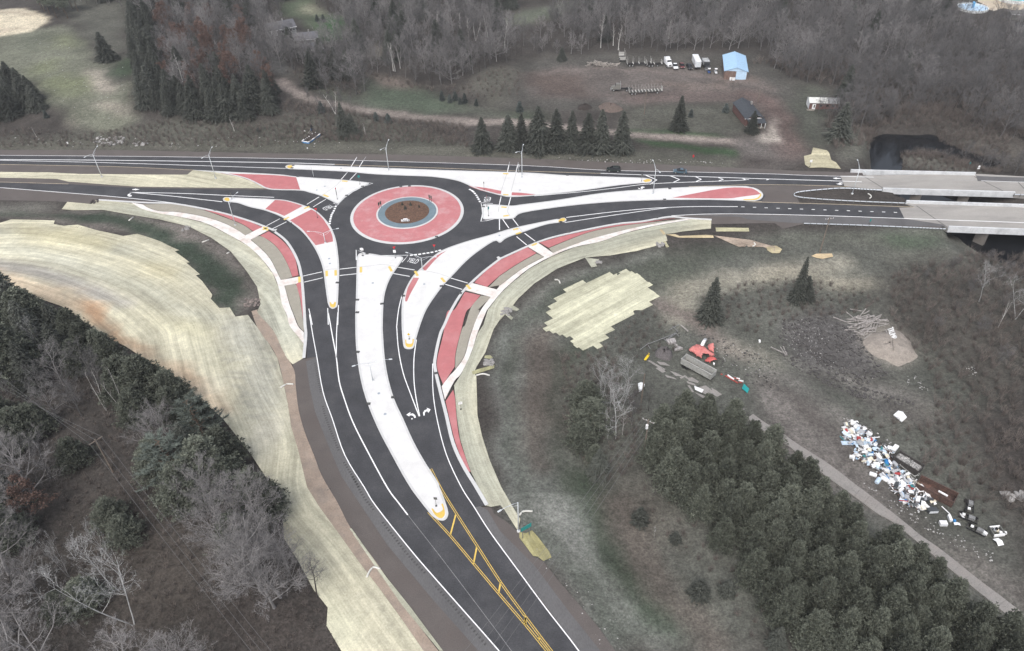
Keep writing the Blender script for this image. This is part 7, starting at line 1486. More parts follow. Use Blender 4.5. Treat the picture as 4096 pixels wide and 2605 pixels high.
guardrail('D 478,642 760,650 1100,662 1400,675 1725,690', 'long guardrail along the near shoulder left of bridge', dense=((.72, 1),)); guardrail('D 2320,388 2500,396 2900,412', 'guardrail beyond the far bridge at the right margin')
# --- silt socks
for s, l in (('F 265,665 320,632 380,632', 'white filter sock arched across the orange channel, upper'), ('K 1022,888 1050,830 1085,800 1140,815', 'white filter sock arched across the orange channel, lower'), ('L 170,345 205,312 285,310', 'white filter sock right of the bottom lamp'), ('C 478,1138 512,1143 525,1170', 'curved white filter sock above the stepped straw patch'),
             ('C 2222,815 2232,833 2210,848', 'curved white filter sock on the channel lining'), ('D 1040,385 1062,400 1068,415 1055,427', 'curved filter sock inside the guardrail loop'), ('F 1980,555 2040,541 2097,555', 'white filter sock by the stone outlet'), ('A 1128,622 1168,592', 'short filter sock in the left ditch, upper'), ('A 1768,812 1830,790', 'short filter sock in the left ditch, middle'), ('A 1985,912 2008,898', 'short filter sock in the left ditch, lower')):
    p = G(s); p[:, 2] += .14; q = smooth(p, 4); tag(MB().tube([tuple(x) for x in q], .2, 8).build('filter_sock', m_sock, None, True), l, 'filter sock')
# --- stone outlets
def rocks(s, n, r, label, size=(.25, .6), m=None):
    p = G(s); c = p.mean(0); t = thing('stone_outlet', label, 'stones', tuple(c)); rr_ = random.Random(len(label)); mes = []
    for k in range(4):
        bm = bmesh.new(); bmesh.ops.create_icosphere(bm, subdivisions=1, radius=1)
        for v in bm.verts: v.co *= rr_.uniform(.7, 1.15); v.co.z *= .65
        me = bpy.data.meshes.new('stone'); bm.to_mesh(me); bm.free(); me.materials.append(m or m_rock); mes.append(me)
    lo, hi = p[:, :2].min(0), p[:, :2].max(0)
    for k in range(n):
        x, y = rr_.uniform(lo[0], hi[0]), rr_.uniform(lo[1], hi[1]); o = bpy.data.objects.new('stone', rr_.choice(mes)); COL.objects.link(o); o.parent = t; o.location = (x-c[0], y-c[1], float(hgt(x, y))-c[2]+.1); o.scale = (rr_.uniform(*size),)*3; o.rotation_euler = (0, 0, rr_.random()*6)
rocks('B 2190,1385 2290,1385 2220,1450 2260,1400', 30, 1, 'grey stone outlet below the right sidewalk mats'); rocks('F 2050,415 2130,420 2060,465 2120,460', 34, 1, 'grey stone outlet between two olive straw scraps'); rocks('C 1365,815 1440,815 1380,850 1440,845', 24, 1, 'dark stone outlet under the upper right mats'); rocks('C 835,975 890,975 850,995', 12, 1, 'small stone outlet at the straw tab')
rocks('A 2150,1310 2270,1300 2160,1370 2260,1370', 40, 1, 'stone apron at the end of the left ditch', (.2, .5), M_('brown_stone', (.2, .165, .15), var=.3)); rocks('A 1610,670 1645,665 1615,715 1650,710', 12, 1, 'small stone check in the left ditch'); rocks('A 810,440 880,430 820,470', 14, 1, 'dark stones at the left sidewalk start', (.2, .5), M_('dark_stone', (.06, .05, .048)))
rocks('a 850,1210 1000,1200 860,1270 1060,1270', 46, 1, 'pale broken rocks in the left road cut', (.3, .9), m_lightrock); rocks('a 1180,1250 1310,1250 1240,1280', 16, 1, 'scattered pale rocks right of the road cut', (.25, .7), m_lightrock); rocks('M 2250,150 2406,140 2260,230 2400,220', 22, 1, 'pale boulders at the far right margin', (.35, .9), m_lightrock)
# --- rubble field, litter: nobody could count it
mb = MB(); rr_ = random.Random(9)
def flecks(s, n, lo, hi):
    poly = region(s); a0, a1 = poly.min(0), poly.max(0); k = 0
    while k < n:
        x, y = rr_.uniform(a0[0], a1[0]), rr_.uniform(a0[1], a1[1])
        if inside(poly, np.array([x]), np.array([y]))[0]: q = rr_.uniform(lo, hi); mb.box((x, y, float(hgt(x, y))+q*.2), (q, q*rr_.uniform(.4, 1), q*rr_.uniform(.2, .6)), rr_.random()*6, rr_.uniform(-.4, .4)); k += 1
flecks('I 280,60 500,60 700,200 620,420 420,380 300,250', 150, .08, .26); flecks('I 500,80 900,100 1100,420 1250,560 900,620 500,420', 170, .06, .2); flecks('I 1350,550 1500,560 1600,700 1400,650', 30, .1, .35); flecks('G 1850,250 2350,300 2300,620 1950,560', 60, .1, .3); flecks('I 1880,470 2000,470 2010,560 1900,550', 20, .1, .3); flecks('M 1000,60 1500,330 2200,700 2100,760 1300,330', 110, .08, .35); flecks('L 200,400 1400,1531 900,1531 400,800', 30, .08, .25); flecks('I 800,900 1000,950 1250,1150 1300,1400 1100,1400 850,1050', 120, .1, .4)
flecks('a 0,1200 2400,1200 b 1500,1300 2400,1350 a 0,1290', 90, .15, .5); flecks('a 300,300 1100,600 1150,1050 600,1050 400,800', 70, .15, .4); flecks('c 200,1370 1600,1400 2050,1430 1000,1430', 60, .15, .4)
mb.build('litter', M_('pale_litter', (.34, .33, .32), var=.4))['kind'] = 'stuff'
mb = MB(); flecks('I 300,60 700,40 950,200 1100,420 1250,520 1000,640 600,600 300,420 250,250', 700, .2, .7); flecks('I 600,600 1000,660 1500,800 1300,820 900,740', 160, .2, .6); flecks('G 1500,150 1900,200 2406,450 I 300,700 100,450 G 2200,620', 160, .15, .5)
mb.build('soil_clods', M_('dark_soil_clods', (.075, .07, .068), var=.4, rough=1))['kind'] = 'stuff'
# --- old concrete lane and broken slabs
lane = struct(thing('concrete_lane', None, None, (0, 0, 0))); m_lane = mat('worn_lane_concrete', (.255, .24, .226), var=.12, scale=.5, fine=4, rough=.95, dirt=(.21, .185, .17), dscale=.25, damt=.6)
R_ = smooth(G('G 2010,760 2100,830 I -10,860 130,960 290,1060 420,1150 700,1330 960,1531 M 980,110 1330,380 1500,520 1700,660 2000,900 2200,1050 2406,1205 2700,1400'), 6)[:, :2]; Lf = smooth(G('G 1960,830 2060,900 I -60,900 200,1090 330,1160 560,1345 700,1455 830,1560 M 830,115 1100,315 1250,400 1450,560 1640,720 1900,930 2100,1090 2300,1250 2600,1470'), 6)[:, :2]
def resample(p, n): L = np.concatenate([[0], np.cumsum(np.linalg.norm(np.diff(p, axis=0), axis=1))]); return np.stack([np.interp(np.linspace(0, L[-1], n), L, p[:, k]) for k in (0, 1)], 1)
nS = 34; R_ = resample(R_, nS*3+1); Lf = resample(Lf, nS*3+1)
for i in range(nS):
    if i in (0, 2): continue
    a, b = i*3, i*3+3; k = .0; pr = [Lf[j] for j in range(a, b+1)]+[R_[j] for j in range(b, a-1, -1)]; c = np.mean(pr, 0); pr = [c+(np.array(q)-c)*.988 for q in pr]; zz = float(max(hgt(*q) for q in pr)); vs = [(q[0], q[1], float(hgt(*q))+.13+.02*(i % 2)) for q in pr]; n_ = len(vs); vs += [(q[0], q[1], q[2]-.4) for q in vs]
    tri = tessellate_polygon([[Vector((q[0], q[1], 0)) for q in pr]]); fs = []
    for t in tri:
        A, B, C = (Vector((*pr[j], 0)) for j in t); fs.append(tuple(t) if (B-A).cross(C-A).z > 0 else tuple(t[::-1]))
    fs += [(j+n_, (j+1) % n_+n_, (j+1) % n_, j) for j in range(n_)]; MB().add(vs, fs).build('slab', m_lane, lane)
pads_ = struct(thing('broken_slabs', None, None, (0, 0, 0)))
for s in ('G 1290,425 1310,420 1450,500 1430,510', 'G 1360,490 1400,475 1450,520 1420,530', 'G 1440,545 1520,570 1550,590 1460,570', 'G 1570,570 1620,550 1650,580 1600,600', 'G 1640,575 1680,570 1740,605 1730,620 1650,600', 'G 1630,600 1700,625 1720,650 1640,620', 'G 1720,660 1800,640 1850,680 1870,720 1800,720 1740,690', 'G 1850,660 1900,690 1940,720 1900,740 1860,720', 'G 1480,510 1540,530 1600,560 1540,560', 'G 1700,700 1760,720 1830,750 1770,750', 'G 1640,640 1660,640 1700,700 1680,700', 'G 1370,430 1440,440 1490,470 1400,460'):
    drape('slab', G(s)[:, :2], .09, m_lane, pads_)
# --- junk yard: trailer with red sheeting
def open_box(name, label, cat, corners, wall, m, mi, h0=.9, ribs=0, floor_z=None, fill=None, wheels_=None):
    """corners: pixels of the upper rim, clockwise from upper left; wall = rim height"""
    zg = float(np.mean(G(corners)[:, 2])); rim = ray(P(corners), zg+wall); a, b, c, d = rim; t = thing(name, label, cat, (*a, zg), 0); P_ = [np.array(q)-a for q in (a, b, c, d)]
    ux = (P_[1]-P_[0])+(P_[2]-P_[3]); ln = float(np.linalg.norm(ux)/2); ux /= np.linalg.norm(ux); vy = np.array([-ux[1], ux[0]]); wd_ = abs(float(((P_[3]-P_[0]))@vy)+float((P_[2]-P_[1])@vy))/2; s = np.sign(float((P_[3]-P_[0])@vy)); vy = vy*s
    t.rotation_euler = (0, 0, math.atan2(ux[1], ux[0])); Y = lambda v: v*s
    fz = h0
    MB().box((ln/2, Y(wd_/2), fz), (ln, wd_, .12)).build('floor', mi, t)
    for y in (0, wd_): MB().box((ln/2, Y(y), (fz+wall)/2), (ln, .1, wall-fz)).build('side_wall', m, t)
    for x in (0, ln): MB().box((x, Y(wd_/2), (fz+wall)/2), (.1, wd_+.1, wall-fz)).build('end_wall', m, t)
    for y in (0, wd_): MB().box((ln/2, Y(y), wall+.03), (ln+.2, .2, .1)).build('top_rail', m, t)
    for k in range(ribs):
        for y in (-.08, wd_+.08): MB().box((ln*(k+.5)/ribs, Y(y), (fz+wall)/2), (.1, .1, wall-fz)).build('rib', m, t)
    if wheels_:
        for x in wheels_:
            for y in (.1, wd_-.1): MB().tube([(x*ln, Y(y)-.15, .5), (x*ln, Y(y)+.15, .5)], .5, 12).build('wheel', m_tyre, t)
        MB().box((ln/2, Y(wd_/2), .7), (ln, .8, .25)).build('chassis', m_black, t)
    return t, ln, wd_, Y
m_alu = M_('dull_aluminium', (.36, .36, .34), var=.2, rough=.6, dirt=(.2, .19, .18), dscale=.8, damt=.6); m_rst = M_('rusty_container_steel', (.085, .055, .047), var=.35, dirt=(.16, .08, .06), dscale=.7, damt=.6); m_dkc = M_('dark_container_steel', (.06, .055, .052), var=.3)
t1, ln, wd_, Y = open_box('dump_trailer', 'long grey open dump trailer with dirty inside under red sheeting', 'trailer', 'z7 890,655 1470,960 1370,1050 800,740', 2.6, m_alu, M_('dirty_trailer_floor', (.17, .165, .155), var=.4), 1.0, 12, wheels_=(.1, .2))
MB().box((ln*.8, Y(wd_/2), 1.3), (ln*.25, wd_*.6, .4)).build('load', m_post, t1)
def crumple(s, h, m, label, seed, name='red_tarpaulin', cat='tarpaulin', step=.28):
    poly = region(s); lo, hi = poly.min(0), poly.max(0); xs = np.arange(lo[0], hi[0], step); ys = np.arange(lo[1], hi[1], step); X, Y_ = np.meshgrid(xs, ys); ins = inside(poly, X, Y_); dd = blur(ins.astype(float), 4, 1)
    Z = hgt(X, Y_)+.08+h*np.clip(dd*1.3, 0, 1)*(.55+.45*vnoise(X, Y_, 1.6, seed))+.5*h*np.abs(vnoise(X, Y_, .9, seed+1)-.5); V = np.column_stack([X.ravel(), Y_.ravel(), Z.ravel()]); idx = np.arange(X.size).reshape(X.shape)
    F = np.stack([idx[:-1, :-1], idx[:-1, 1:], idx[1:, 1:], idx[1:, :-1]], -1).reshape(-1, 4); F = F[ins.ravel()[F].all(1)]; used = np.unique(F); mp_ = -np.ones(X.size, int); mp_[used] = np.arange(len(used)); o = npobj(name, V[used], mp_[F], m); sm = o.modifiers.new('thick', 'SOLIDIFY'); sm.thickness = .03; return tag(o, label, cat)
m_tarp = M_('red_tarpaulin', (.50, .165, .15), var=.12, rough=.6, dirt=(.56, .3, .28), dscale=.8, damt=.4)
crumple('z7 905,640 930,590 1050,545 1160,530 1240,590 1300,640 1420,690 1445,740 1330,740 1200,730 1180,800 1080,760 1010,700', 1.6, m_tarp, 'crumpled pale red tarpaulin behind the grey trailer', 3); crumple('z7 1265,560 1300,525 1380,545 1410,620 1410,690 1320,660 1270,610', 1.8, m_tarp, 'bulging red tarpaulin fold above the main sheet', 13); crumple('z7 1215,820 1270,745 1400,760 1475,800 1470,830 1400,830 1340,875 1270,850', 1.3, M_('bright_red_tarpaulin', (.52, .11, .10), var=.12, rough=.6), 'bright red tarpaulin at the trailer middle', 23)
def slabpiece(s, th, m, name, label, cat, z=.12, tilt=0): p = G(s); o = MB().prism(p[:, :2]-p[0, :2], 0, th).build(name, m); o.location = (p[0, 0], p[0, 1], p[:, 2].max()+z); o.rotation_euler = (tilt, 0, 0); return tag(o, label, cat)
a, b = G('z7 1165,545')[0], G('z7 1245,410')[0]; d = b-a; tag(MB().tube([tuple(a+[0, 0, .5]), tuple((a+b)/2+np.array([0, 0, .9])), tuple(b+[0, 0, .6])], .45, 10).build('white_duct', m_signw, None, True), 'white pipe sticking out above the red tarpaulin', 'pipe')
slabpiece('z7 1985,1240 2085,1335 2055,1415 1945,1325', .08, M_('teal_sheet', (.015, .26, .26)), 'teal_panel', 'teal flat panel lying at the end of red scrap', 'panel', .2); slabpiece('z7 1035,1285 1215,1355 1180,1410 1050,1350', .15, m_signw, 'ragged_sheet', 'white ragged panel at the top edge of the pines', 'panel', .2)
slabpiece('I 1258,910 1300,875 1340,885 1375,930 1332,970', .25, m_signw, 'white_platform', 'white flat platform lying alone above the junk heap', 'panel', .3); slabpiece('G 1205,640 1235,630 1265,650 1240,690 1215,700', .6, M_('white_rag', (.66, .67, .67), var=.2), 'white_bundle', 'white bundle of scrap behind the crooked whitish trees', 'bundle', .1)
for s, l in (('z7 1640,1070 1880,1215 1870,1230 1620,1085', 'long red steel strip right of the grey trailer'), ('z7 1540,1040 1580,1050 1570,1065 1540,1055', 'short red scrap nearest the grey trailer'), ('z7 1780,1110 1900,1150 1895,1160 1775,1120', 'thin red strip beside the white bar'), ('z7 1895,1190 1950,1215 1940,1222 1890,1200', 'small red scrap by the teal panel')): slabpiece(s, .15, M_('red_scrap_steel', (.3, .06, .05), var=.25), 'red_scrap', l, 'scrap metal', .15)
for s, l in (('z7 1675,1065 1800,1150 1785,1165 1665,1085', 'white bar lying on the red steel strip'), ('z7 1840,1130 1910,1140 1905,1150 1840,1140', 'white sliver beside the red strips'), ('z7 1880,1165 1975,1190 1970,1200 1880,1175', 'white sliver next to the teal panel'), ('z7 1395,835 1430,850 1420,880 1395,870', 'white scrap under the bright red tarpaulin'), ('z7 2265,400 2300,405 2300,450 2270,445', 'white drum lying alone on the dump grass')): slabpiece(s, .3, m_signw, 'white_scrap', l, 'scrap', .15)
for s, l in (('z7 75,770 165,645 180,660 90,785', 'left yellow ladder-like bar on the dump edge'), ('z7 95,775 170,680 185,690 115,785', 'right yellow ladder-like bar on the dump edge')): slabpiece(s, .12, m_signyel, 'yellow_bar', l, 'bar', .15)
slabpiece('z7 760,120 790,118 925,235 910,250', .2, M_('bleached_timber', 0), 'board', 'long tan board beside the collapsed truss', 'board', .3)
tt_ = thing('collapsed_truss', 'grey collapsed steel truss left of the grey trailer', 'truss', tuple(G('z7 560,330')[0])); o0 = np.array(tt_.location); pts_ = [('z7 0,600', 'z7 170,490'), ('z7 170,490', 'z7 690,300'), ('z7 480,430', 'z7 690,310'), ('z7 560,220', 'z7 740,140'), ('z7 620,150', 'z7 720,280'), ('z7 540,380', 'z7 660,300'), ('z7 640,180', 'z7 700,250'), ('z7 440,380', 'z7 500,460'), ('z7 150,520', 'z7 190,600'), ('z7 690,290', 'z7 730,360')]
for a, b in pts_: MB().bar(tuple(G(a)[0]-o0+[0, 0, .6]), tuple(G(b)[0]-o0+[0, 0, .9]), .12).build('steel_bar', M_('grey_scrap_steel', (.2, .2, .2), var=.3), tt_)
for s, l in (('z7 535,400 660,385 690,450 590,485', 'pale grey machine casing beside the truss'), ('z7 650,595 740,535 820,575 660,612', 'pale broken sheet near the grey trailer nose'), ('z7 490,400 530,395 570,480 530,470', 'narrow pale casing next to the machine casing'), ('z7 650,490 700,500 730,540 690,530', 'small pale scrap below the machine casing')): slabpiece(s, .6, M_('pale_grey_casing', (.33, .31, .3), var=.3, dirt=(.12, .11, .11), dscale=2, damt=.9), 'machine_casing', l, 'scrap', .1)
# containers
tc, ln, wd_, Y = open_box('scrap_container', 'dark open scrap container filled with small rubble', 'container', 'z5 1330,725 1830,1020 1710,1160 1215,845', 1.7, m_dkc, m_dkc, .2, 6); mb = MB()
for k in range(170): q = rr_.uniform(.1, .4); mb.box((rr_.uniform(.3, ln-.3), Y(rr_.uniform(.3, wd_-.3)), 1.15+rr_.uniform(0, .2)), (q, q*.7, q*.5), rr_.random()*6, rr_.uniform(-.5, .5))
o = mb.build('rubble', M_('container_rubble', (.33, .32, .31), var=.6, scale=3), tc); o['kind'] = 'stuff'; MB().box((ln/2, Y(wd_/2), 1.0), (ln-.2, wd_-.2, .3)).build('fill', m_post, tc)
tc2, ln2, wd2, Y2 = open_box('rusty_container', 'long rusty brown container beside the junk heap', 'container', 'z6 565,95 1245,395 1180,600 520,235', 1.8, m_rst, m_rst, .25, 8); MB().bar((ln2*.55, Y2(wd2*.7), 1.9), (ln2*.8, Y2(wd2*.75), 1.9), .35, .2).build('white_plank', m_signw, tc2)
tf = thing('stripped_chassis', 'stripped trailer frame of parallel bars between junk and containers', 'trailer frame', tuple(G('z5 1450,1250')[0])); o0 = np.array(tf.location)
for a, b in (('z5 1340,1030', 'z5 1680,1285'), ('z5 1300,1070', 'z5 1620,1320'), ('z5 1370,1010', 'z5 1700,1260'), ('z5 1390,1190', 'z5 1610,1370'), ('z5 1220,1360', 'z5 1400,1480'), ('z5 1600,1290', 'z5 1690,1280'), ('z5 1340,1030', 'z5 1290,1075')): MB().bar(tuple(G(a)[0]-o0+[0, 0, .8]), tuple(G(b)[0]-o0+[0, 0, .8]), .12).build('frame_bar', m_alu, tf)
# junk heap pieces, each on its own
JM = [m_signw]*9+[M_('pale_blue_junk', (.5, .6, .7))]*3+[M_('grey_junk', (.36, .37, .39))]*3+[M_('blue_junk', (.03, .18, .42))]+[M_('red_junk', (.35, .05, .05))]+[M_('cream_junk', (.62, .57, .46))]*2+[M_('dark_junk', (.06, .065, .07))]*2+[M_('teal_junk', (.05, .22, .24))]
CN = {'white_sign_face': 'white', 'pale_blue_junk': 'pale blue', 'grey_junk': 'grey', 'blue_junk': 'blue', 'red_junk': 'red', 'cream_junk': 'cream', 'dark_junk': 'dark', 'teal_junk': 'teal'}
hp = region('z5 310,160 420,150 520,210 640,370 800,480 900,620 1060,650 1200,700 1180,830 1100,950 1260,1050 1400,1180 1600,1330 1700,1440 1760,1531 z6 560,400 800,560 800,620 640,700 470,780 400,700 240,640 150,520 60,400 z5 1080,1430 860,1200 700,1100 500,960 340,950 340,800 420,700 180,620 130,540 200,400 130,290'); lo, hi = hp.min(0), hp.max(0); k = 0; sp = []
def junk(shape, m, loc, L, w, h, rz, rx, ry):
    col = CN.get(m.name, 'white'); mb = MB(); n_ = {'box': 'appliance', 'sheet': 'sheet_panel', 'tube': 'cylinder_tank', 'bar': 'scrap_bar', 'bent': 'bent_panel'}[shape]
    if shape == 'box': mb.box((0, 0, 0), (L, w, h))
    elif shape == 'sheet': mb.box((0, 0, 0), (L, w, .06))
    elif shape == 'tube': mb.tube([(-L/2, 0, 0), (-L/2+.12, 0, 0), (L/2-.12, 0, 0), (L/2, 0, 0)], [w*.3, w*.42, w*.42, w*.3], 10)
    elif shape == 'bar': mb.box((0, 0, 0), (L*1.5, .16, .14))
    else: mb.box((-L/4, 0, .1), (L*.55, w, .06), 0, 0, -.35).box((L/4, 0, .1), (L*.55, w, .06), 0, 0, .45)
    t = mb.build(n_, m); t.location = loc; t.rotation_euler = (rx, ry, rz)
    if shape == 'box': MB().box((0, -w/2-.02, h*.05), (L*.88, .03, h*.8)).build('door_panel', M_('appliance_door', (.6, .62, .64)), t)
    wrd = {'box': 'appliance box', 'sheet': 'sheet panel', 'tube': 'water-heater cylinder', 'bar': 'scrap bar', 'bent': 'bent sheet panel'}[shape]
    tag(t, '%s %s thrown on the roadside junk heap' % (col, wrd), {'box': 'appliance', 'sheet': 'panel', 'tube': 'tank', 'bar': 'scrap', 'bent': 'panel'}[shape], '%s %s pieces in the junk heap' % (col, wrd)); return t
while k < 210:
    x, y = rr_.uniform(lo[0], hi[0]), rr_.uniform(lo[1], hi[1])
    if not inside(hp, np.array([x]), np.array([y]))[0]: continue
    z = float(hgt(x, y)); s = rr_.choice(('box', 'box', 'box', 'sheet', 'sheet', 'tube', 'bar', 'bent')); L = rr_.uniform(.5, 1.35); junk(s, rr_.choice(JM), (x, y, z+.3+rr_.uniform(0, .7)), L, rr_.uniform(.4, .85), rr_.uniform(.35, .8), rr_.random()*6.28, rr_.uniform(-.4, .4), rr_.uniform(-.4, .4)); k += 1
for nm, col, cnt in (('white', (.7, .7, .7), 260), ('grey', (.2, .2, .21), 260), ('blue', (.25, .36, .48), 120), ('brown', (.12, .07, .055), 160)):      # small tangled scrap between the big pieces
    mb = MB(); k = 0
    while k < cnt:
        x, y = rr_.uniform(lo[0], hi[0]), rr_.uniform(lo[1], hi[1])
        if not inside(hp, np.array([x]), np.array([y]))[0]: continue
        q = rr_.uniform(.15, .5); lng = rr_.choice((1, 1, 3)); mb.box((x, y, float(hgt(x, y))+rr_.uniform(.05, .7)), (q*lng, q*.5, q*rr_.uniform(.1, .5)), rr_.random()*6, rr_.uniform(-.5, .5), rr_.uniform(-.5, .5)); k += 1
    mb.build('small_scrap', M_(nm+'_small_scrap', col, var=.3))['kind'] = 'stuff'
def junk_at(a, b, shape, m, w, label, h=.7, z=.4, L=None):
    p, q = G(a)[0], G(b)[0]; d = q-p; t = junk(shape, m, tuple((p+q)/2+np.array([0, 0, z])), L or float(np.hypot(d[0], d[1])), w, h, math.atan2(d[1], d[0]), rr_.uniform(-.1, .1), rr_.uniform(-.1, .1)); t['label'] = label; del t['group']
for a, b, sh, m, w, l in (('z5 125,590', 'z5 800,610', 'sheet', M_('pale_blue_junk', 0), 1.1, 'long pale sheet lying across the top of junk heap'), ('z5 370,490', 'z5 600,560', 'sheet', M_('pale_blue_junk', 0), 1.3, 'wide pale sheet under the long one on junk heap'), ('z5 690,1210', 'z5 840,1270', 'tube', m_signw, 1.1, 'white cylinder lying clear on lane side of heap, upper'), ('z5 930,1290', 'z5 1070,1370', 'tube', m_signw, 1.1, 'white cylinder lying clear on lane side of heap, middle'),
        ('z5 1065,1400', 'z5 1220,1405', 'tube', m_signw, 1.1, 'white cylinder lying clear on lane side of heap, lower'), ('z5 835,1410', 'z5 900,1320', 'tube', M_('pale_blue_junk', 0), 1.1, 'pale blue cylinder standing apart by the lane'), ('z5 1040,950', 'z5 1040,1050', 'tube', M_('blue_junk', 0), 1.1, 'bright blue barrel in the middle of heap'), ('z5 350,200', 'z5 460,190', 'box', m_signw, .8, 'white appliance at the top tip of heap'),
        ('z5 190,440', 'z5 340,460', 'box', M_('cream_junk', 0), .6, 'cream appliance on the left of heap top'), ('z5 470,340', 'z5 590,390', 'box', M_('grey_junk', 0), .8, 'grey appliance with flat top near the heap tip'), ('z5 770,1040', 'z5 890,1050', 'box', m_signw, 1.0, 'white washing machine in the heap centre'), ('z5 1170,760', 'z5 1250,660', 'box', m_signw, .9, 'white upright box beside the dark container'),
        ('z6 880,980', 'z6 1010,985', 'box', m_signw, .9, 'white chest standing apart on the grass below heap'), ('z6 1250,800', 'z6 1320,890', 'sheet', m_signw, .4, 'white strip beside the dark wrecked frame'), ('z6 1640,1130', 'z6 1720,1190', 'box', m_signw, .6, 'white box on the long wrecked machine'), ('z6 940,700', 'z6 1040,790', 'bar', m_signw, .3, 'white angle bar right of the rusty container'),
        ('z6 1040,840', 'z6 1090,940', 'box', m_signw, .5, 'narrow white appliance right of the main heap'), ('z6 1120,930', 'z6 1170,940', 'tube', M_('blue_junk', 0), .8, 'small blue drum right of main heap'), ('z6 1140,990', 'z6 1250,1000', 'bent', m_signw, .6, 'crumpled white scrap below the blue drum'), ('z6 1880,1260', 'z6 1990,1370', 'bent', m_signw, 1.3, 'torn white sheet at lower right end of junk'), ('z6 660,760', 'z6 840,740', 'box', M_('dark_junk', 0), 1.0, 'dark chest with red inside at the heap end')):
    junk_at(a, b, sh, m, w, l)
to = thing('open_frame', 'square frame box of white bars full of scrap at right end of junk', 'frame', tuple(G('z6 1900,1130')[0])); o0 = np.array(to.location); cc = [G(s)[0]-o0 for s in ('z6 1765,1065', 'z6 1950,1045', 'z6 2045,1190', 'z6 1850,1215')]
for i, m in enumerate((m_signw, m_signback, m_signw, m_signback)): MB().bar(tuple(cc[i]+[0, 0, .5]), tuple(cc[(i+1) % 4]+[0, 0, .5]), .25, .6).build('side_bar', m, to)
for k in range(6): MB().box(tuple(cc[0]*.5+cc[2]*.5+np.array([rr_.gauss(0, .6), rr_.gauss(0, .4), .4])), (.7, .5, .4), rr_.random()*6).build('scrap_piece', rr_.choice(JM), to)
for s, rz_, l in (('z6 1420,680', 1.1, 'dark wrecked machine frame beyond the junk heap'), ('z6 1390,890', -.6, 'dark wrecked engine frame nearer the lane'), ('z6 1540,1110', -.7, 'low wrecked axle frame in the grass')):
    t = thing('wrecked_frame', l, 'scrap frame', tuple(G(s)[0]), rz_)
    for y in (-.6, .6): MB().box((0, y, .5), (3.4, .14, .2)).build('rail', m_black, t)
    for x in (-1.6, -.5, .6, 1.6): MB().box((x, 0, .5), (.14, 1.3, .16)).build('crossbar', m_dkc, t)
    MB().box((.5, 0, .85), (1.1, .8, .6)).build('engine_block', M_('grey_scrap_steel', 0), t); MB().box((-.9, .2, .75), (.5, .5, .25)).build('scrap_plate', m_signw, t)
    for x in (-1.3, 1.3): MB().tube([(x, .7, .4), (x, .9, .4)], .4, 10).build('wheel', m_tyre, t)
# --- roadside monument
o0 = G('z1 650,1340')[0]; t = thing('roadside_monument', 'roadside monument bed with white and blue border and dark upright', 'monument', tuple(o0)); Q = lambda s, h=0: tuple(G(s)[0]-o0+np.array([0, 0, h]))
for a, b in (('z1 345,1310', 'z1 650,1360'), ('z1 650,1360', 'z1 1215,945'), ('z1 345,1310', 'z1 440,1220')):
    MB().bar(Q(a, .3), Q(b, .3), .35, .6).build('border', M_('blue_border', (.08, .25, .5)), t); MB().bar(Q(a, .64), Q(b, .64), .45, .1).build('border_cap', m_signw, t)
MB().prism([Q(s)[:2] for s in ('z1 360,1290', 'z1 640,1340', 'z1 1190,940', 'z1 950,830', 'z1 640,880')], 0, .25, False).build('bed', mat('dark_soil', 0), t)
MB().tube([Q('z1 830,830'), Q('z1 830,830', 3.2)], [.3, .22], 8).build('upright', m_black, t); MB().bar(Q('z1 760,840', 2.4), Q('z1 900,830', 2.4), .25).build('crossbar', m_black, t); MB().box(Q('z1 815,800', .9), (.8, .3, .9), .4).build('blue_plaque', M_('blue_border', 0), t)
for a, b in (('z1 625,920', 'z1 770,790'), ('z1 680,950', 'z1 800,890'), ('z1 740,990', 'z1 840,930')): MB().bar(Q(a, .5), Q(b, .9), .16).build('curved_rib', M_('bleached_timber', 0), t)
for s in ('z1 970,865', 'z1 825,920', 'z1 660,1045', 'z1 580,1110', 'z1 505,1160', 'z1 460,790'): MB().box(Q(s, .25), (.5, .35, .4), .3, taper=.7).build('stone', m_signw, t)
# --- utility poles and wires
def upole(b, top, label, arm=True, trans=False, H=None, rz=0.0, lean=0):
    g = G(b)[0]; H = H or hsolve(P(b)[0], P(top)[0]); t = thing('utility_pole', label, 'utility pole', tuple(g), rz); MB().tube([(0, 0, -.5), (0, 0, H)], [.19, .13], 8).build('pole', m_upole, t)
    if arm:
        MB().box((0, 0, H-.5), (2.6, .12, .14)).build('crossarm', M_('bleached_timber', 0), t)
        for x in (-1.2, -.4, .4, 1.2): MB().tube([(x, 0, H-.42), (x, 0, H-.2)], .06, 6).build('insulator', m_signw, t)
    if trans: MB().tube([(0, -.38, H-2.3), (0, -.38, H-1.3)], .28, 10).build('transformer', m_signw, t)
    t.rotation_euler[1] = lean; return g, H
g1, H1 = upole('G 1248,1312', 'G 1290,935', 'tall utility pole with white transformer beside the plantation', True, True, rz=-.6)
g2, H2 = upole('D 620,895', 'D 715,592', 'brown utility pole at the pale orange straw patch', True, False, rz=.2); g3, H3 = upole('c 1262,1000', 'c 1287,800', 'slim utility pole before the yard log trailer', False); upole('G 1235,790', 'G 1340,548', 'leaning brown pole near the white bundle', False); upole('c 2255,905', 'c 2262,850', 'dark mast behind the brown house', False, H=5.5)
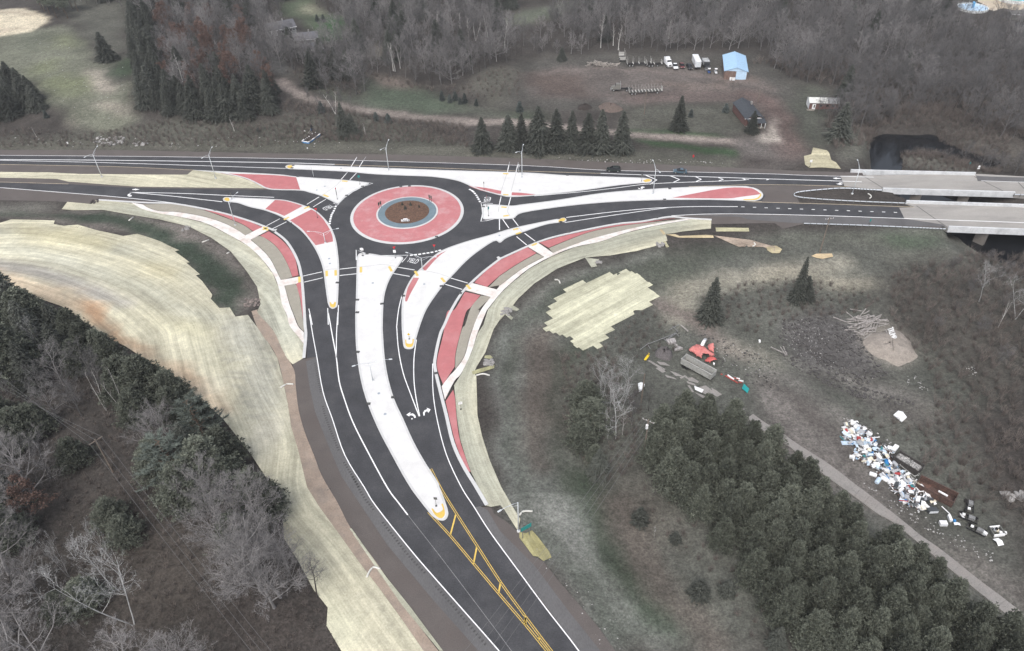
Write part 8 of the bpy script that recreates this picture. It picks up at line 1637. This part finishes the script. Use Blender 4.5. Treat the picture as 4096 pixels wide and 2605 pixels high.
gl_ = np.array(foot('E 830,1110', 10.)); tl_ = thing('utility_pole', 'utility pole seen from above in the left wood clearing', 'utility pole', tuple(gl_), .9); MB().tube([(0, 0, -.5), (0, 0, 10)], [.19, .13], 8).build('pole', m_upole, tl_); MB().box((0, 0, 9.6), (2.8, .14, .14)).build('crossarm', m_upole, tl_)
def wire(a, b, sag, label, group):
    a, b = np.array(a), np.array(b); pts = [tuple(a+(b-a)*u-np.array([0, 0, sag*4*u*(1-u)])) for u in np.linspace(0, 1, 14)]; tag(MB().tube(pts, .028, 4, False).build('power_wire', m_wire), label, 'power wire', group)
for k, off in enumerate((-1.2, 0, 1.2)):
    e = np.array([math.cos(.9)*off, math.sin(.9)*off, 0]); m_ = gl_+e+np.array([0, 0, 9.8]); a = np.array(P3('E -150,%d' % (430+70*k), 8.5)); b = np.array(P3('J %d,1700' % (2330+90*k), 10.0)); wire(m_, a, .6, 'power wire over the left wood running up to the margin', 'wires left of the clearing pole'); wire(m_, b, .8, 'power wire over the left wood running down to the bottom edge', 'wires below the clearing pole')
for k in range(4):
    e = np.array([math.cos(-.6)*(-1.2+.8*k), math.sin(-.6)*(-1.2+.8*k), H1-.2]); b = np.array(P3('K %d,2000' % (1500+120*k), 9.0)); wire(g1+e, b, 1.2, 'power wire from the transformer pole across the road', 'wires crossing the bottom road')

# --- thin overcast haze round the whole scene
hz = bpy.data.materials.new('thin_haze'); hz.use_nodes = True; hn = hz.node_tree; hn.nodes.clear(); pv = hn.nodes.new('ShaderNodeVolumePrincipled'); ho = hn.nodes.new('ShaderNodeOutputMaterial')
pv.inputs['Color'].default_value = (.92, .94, .97, 1); pv.inputs['Density'].default_value = .00016; pv.inputs['Anisotropy'].default_value = .2; hn.links.new(pv.outputs[0], ho.inputs['Volume'])
ZB = float(min(AZ.min(), -8))-2; EX = float(max(abs(ax[0]), ax[-1], ay[-1]))+50
o = MB().box((0, 0, (ZB+125)/2), (2*EX, 2*EX, 125-ZB)).build('haze', hz); o['kind'] = 'stuff'
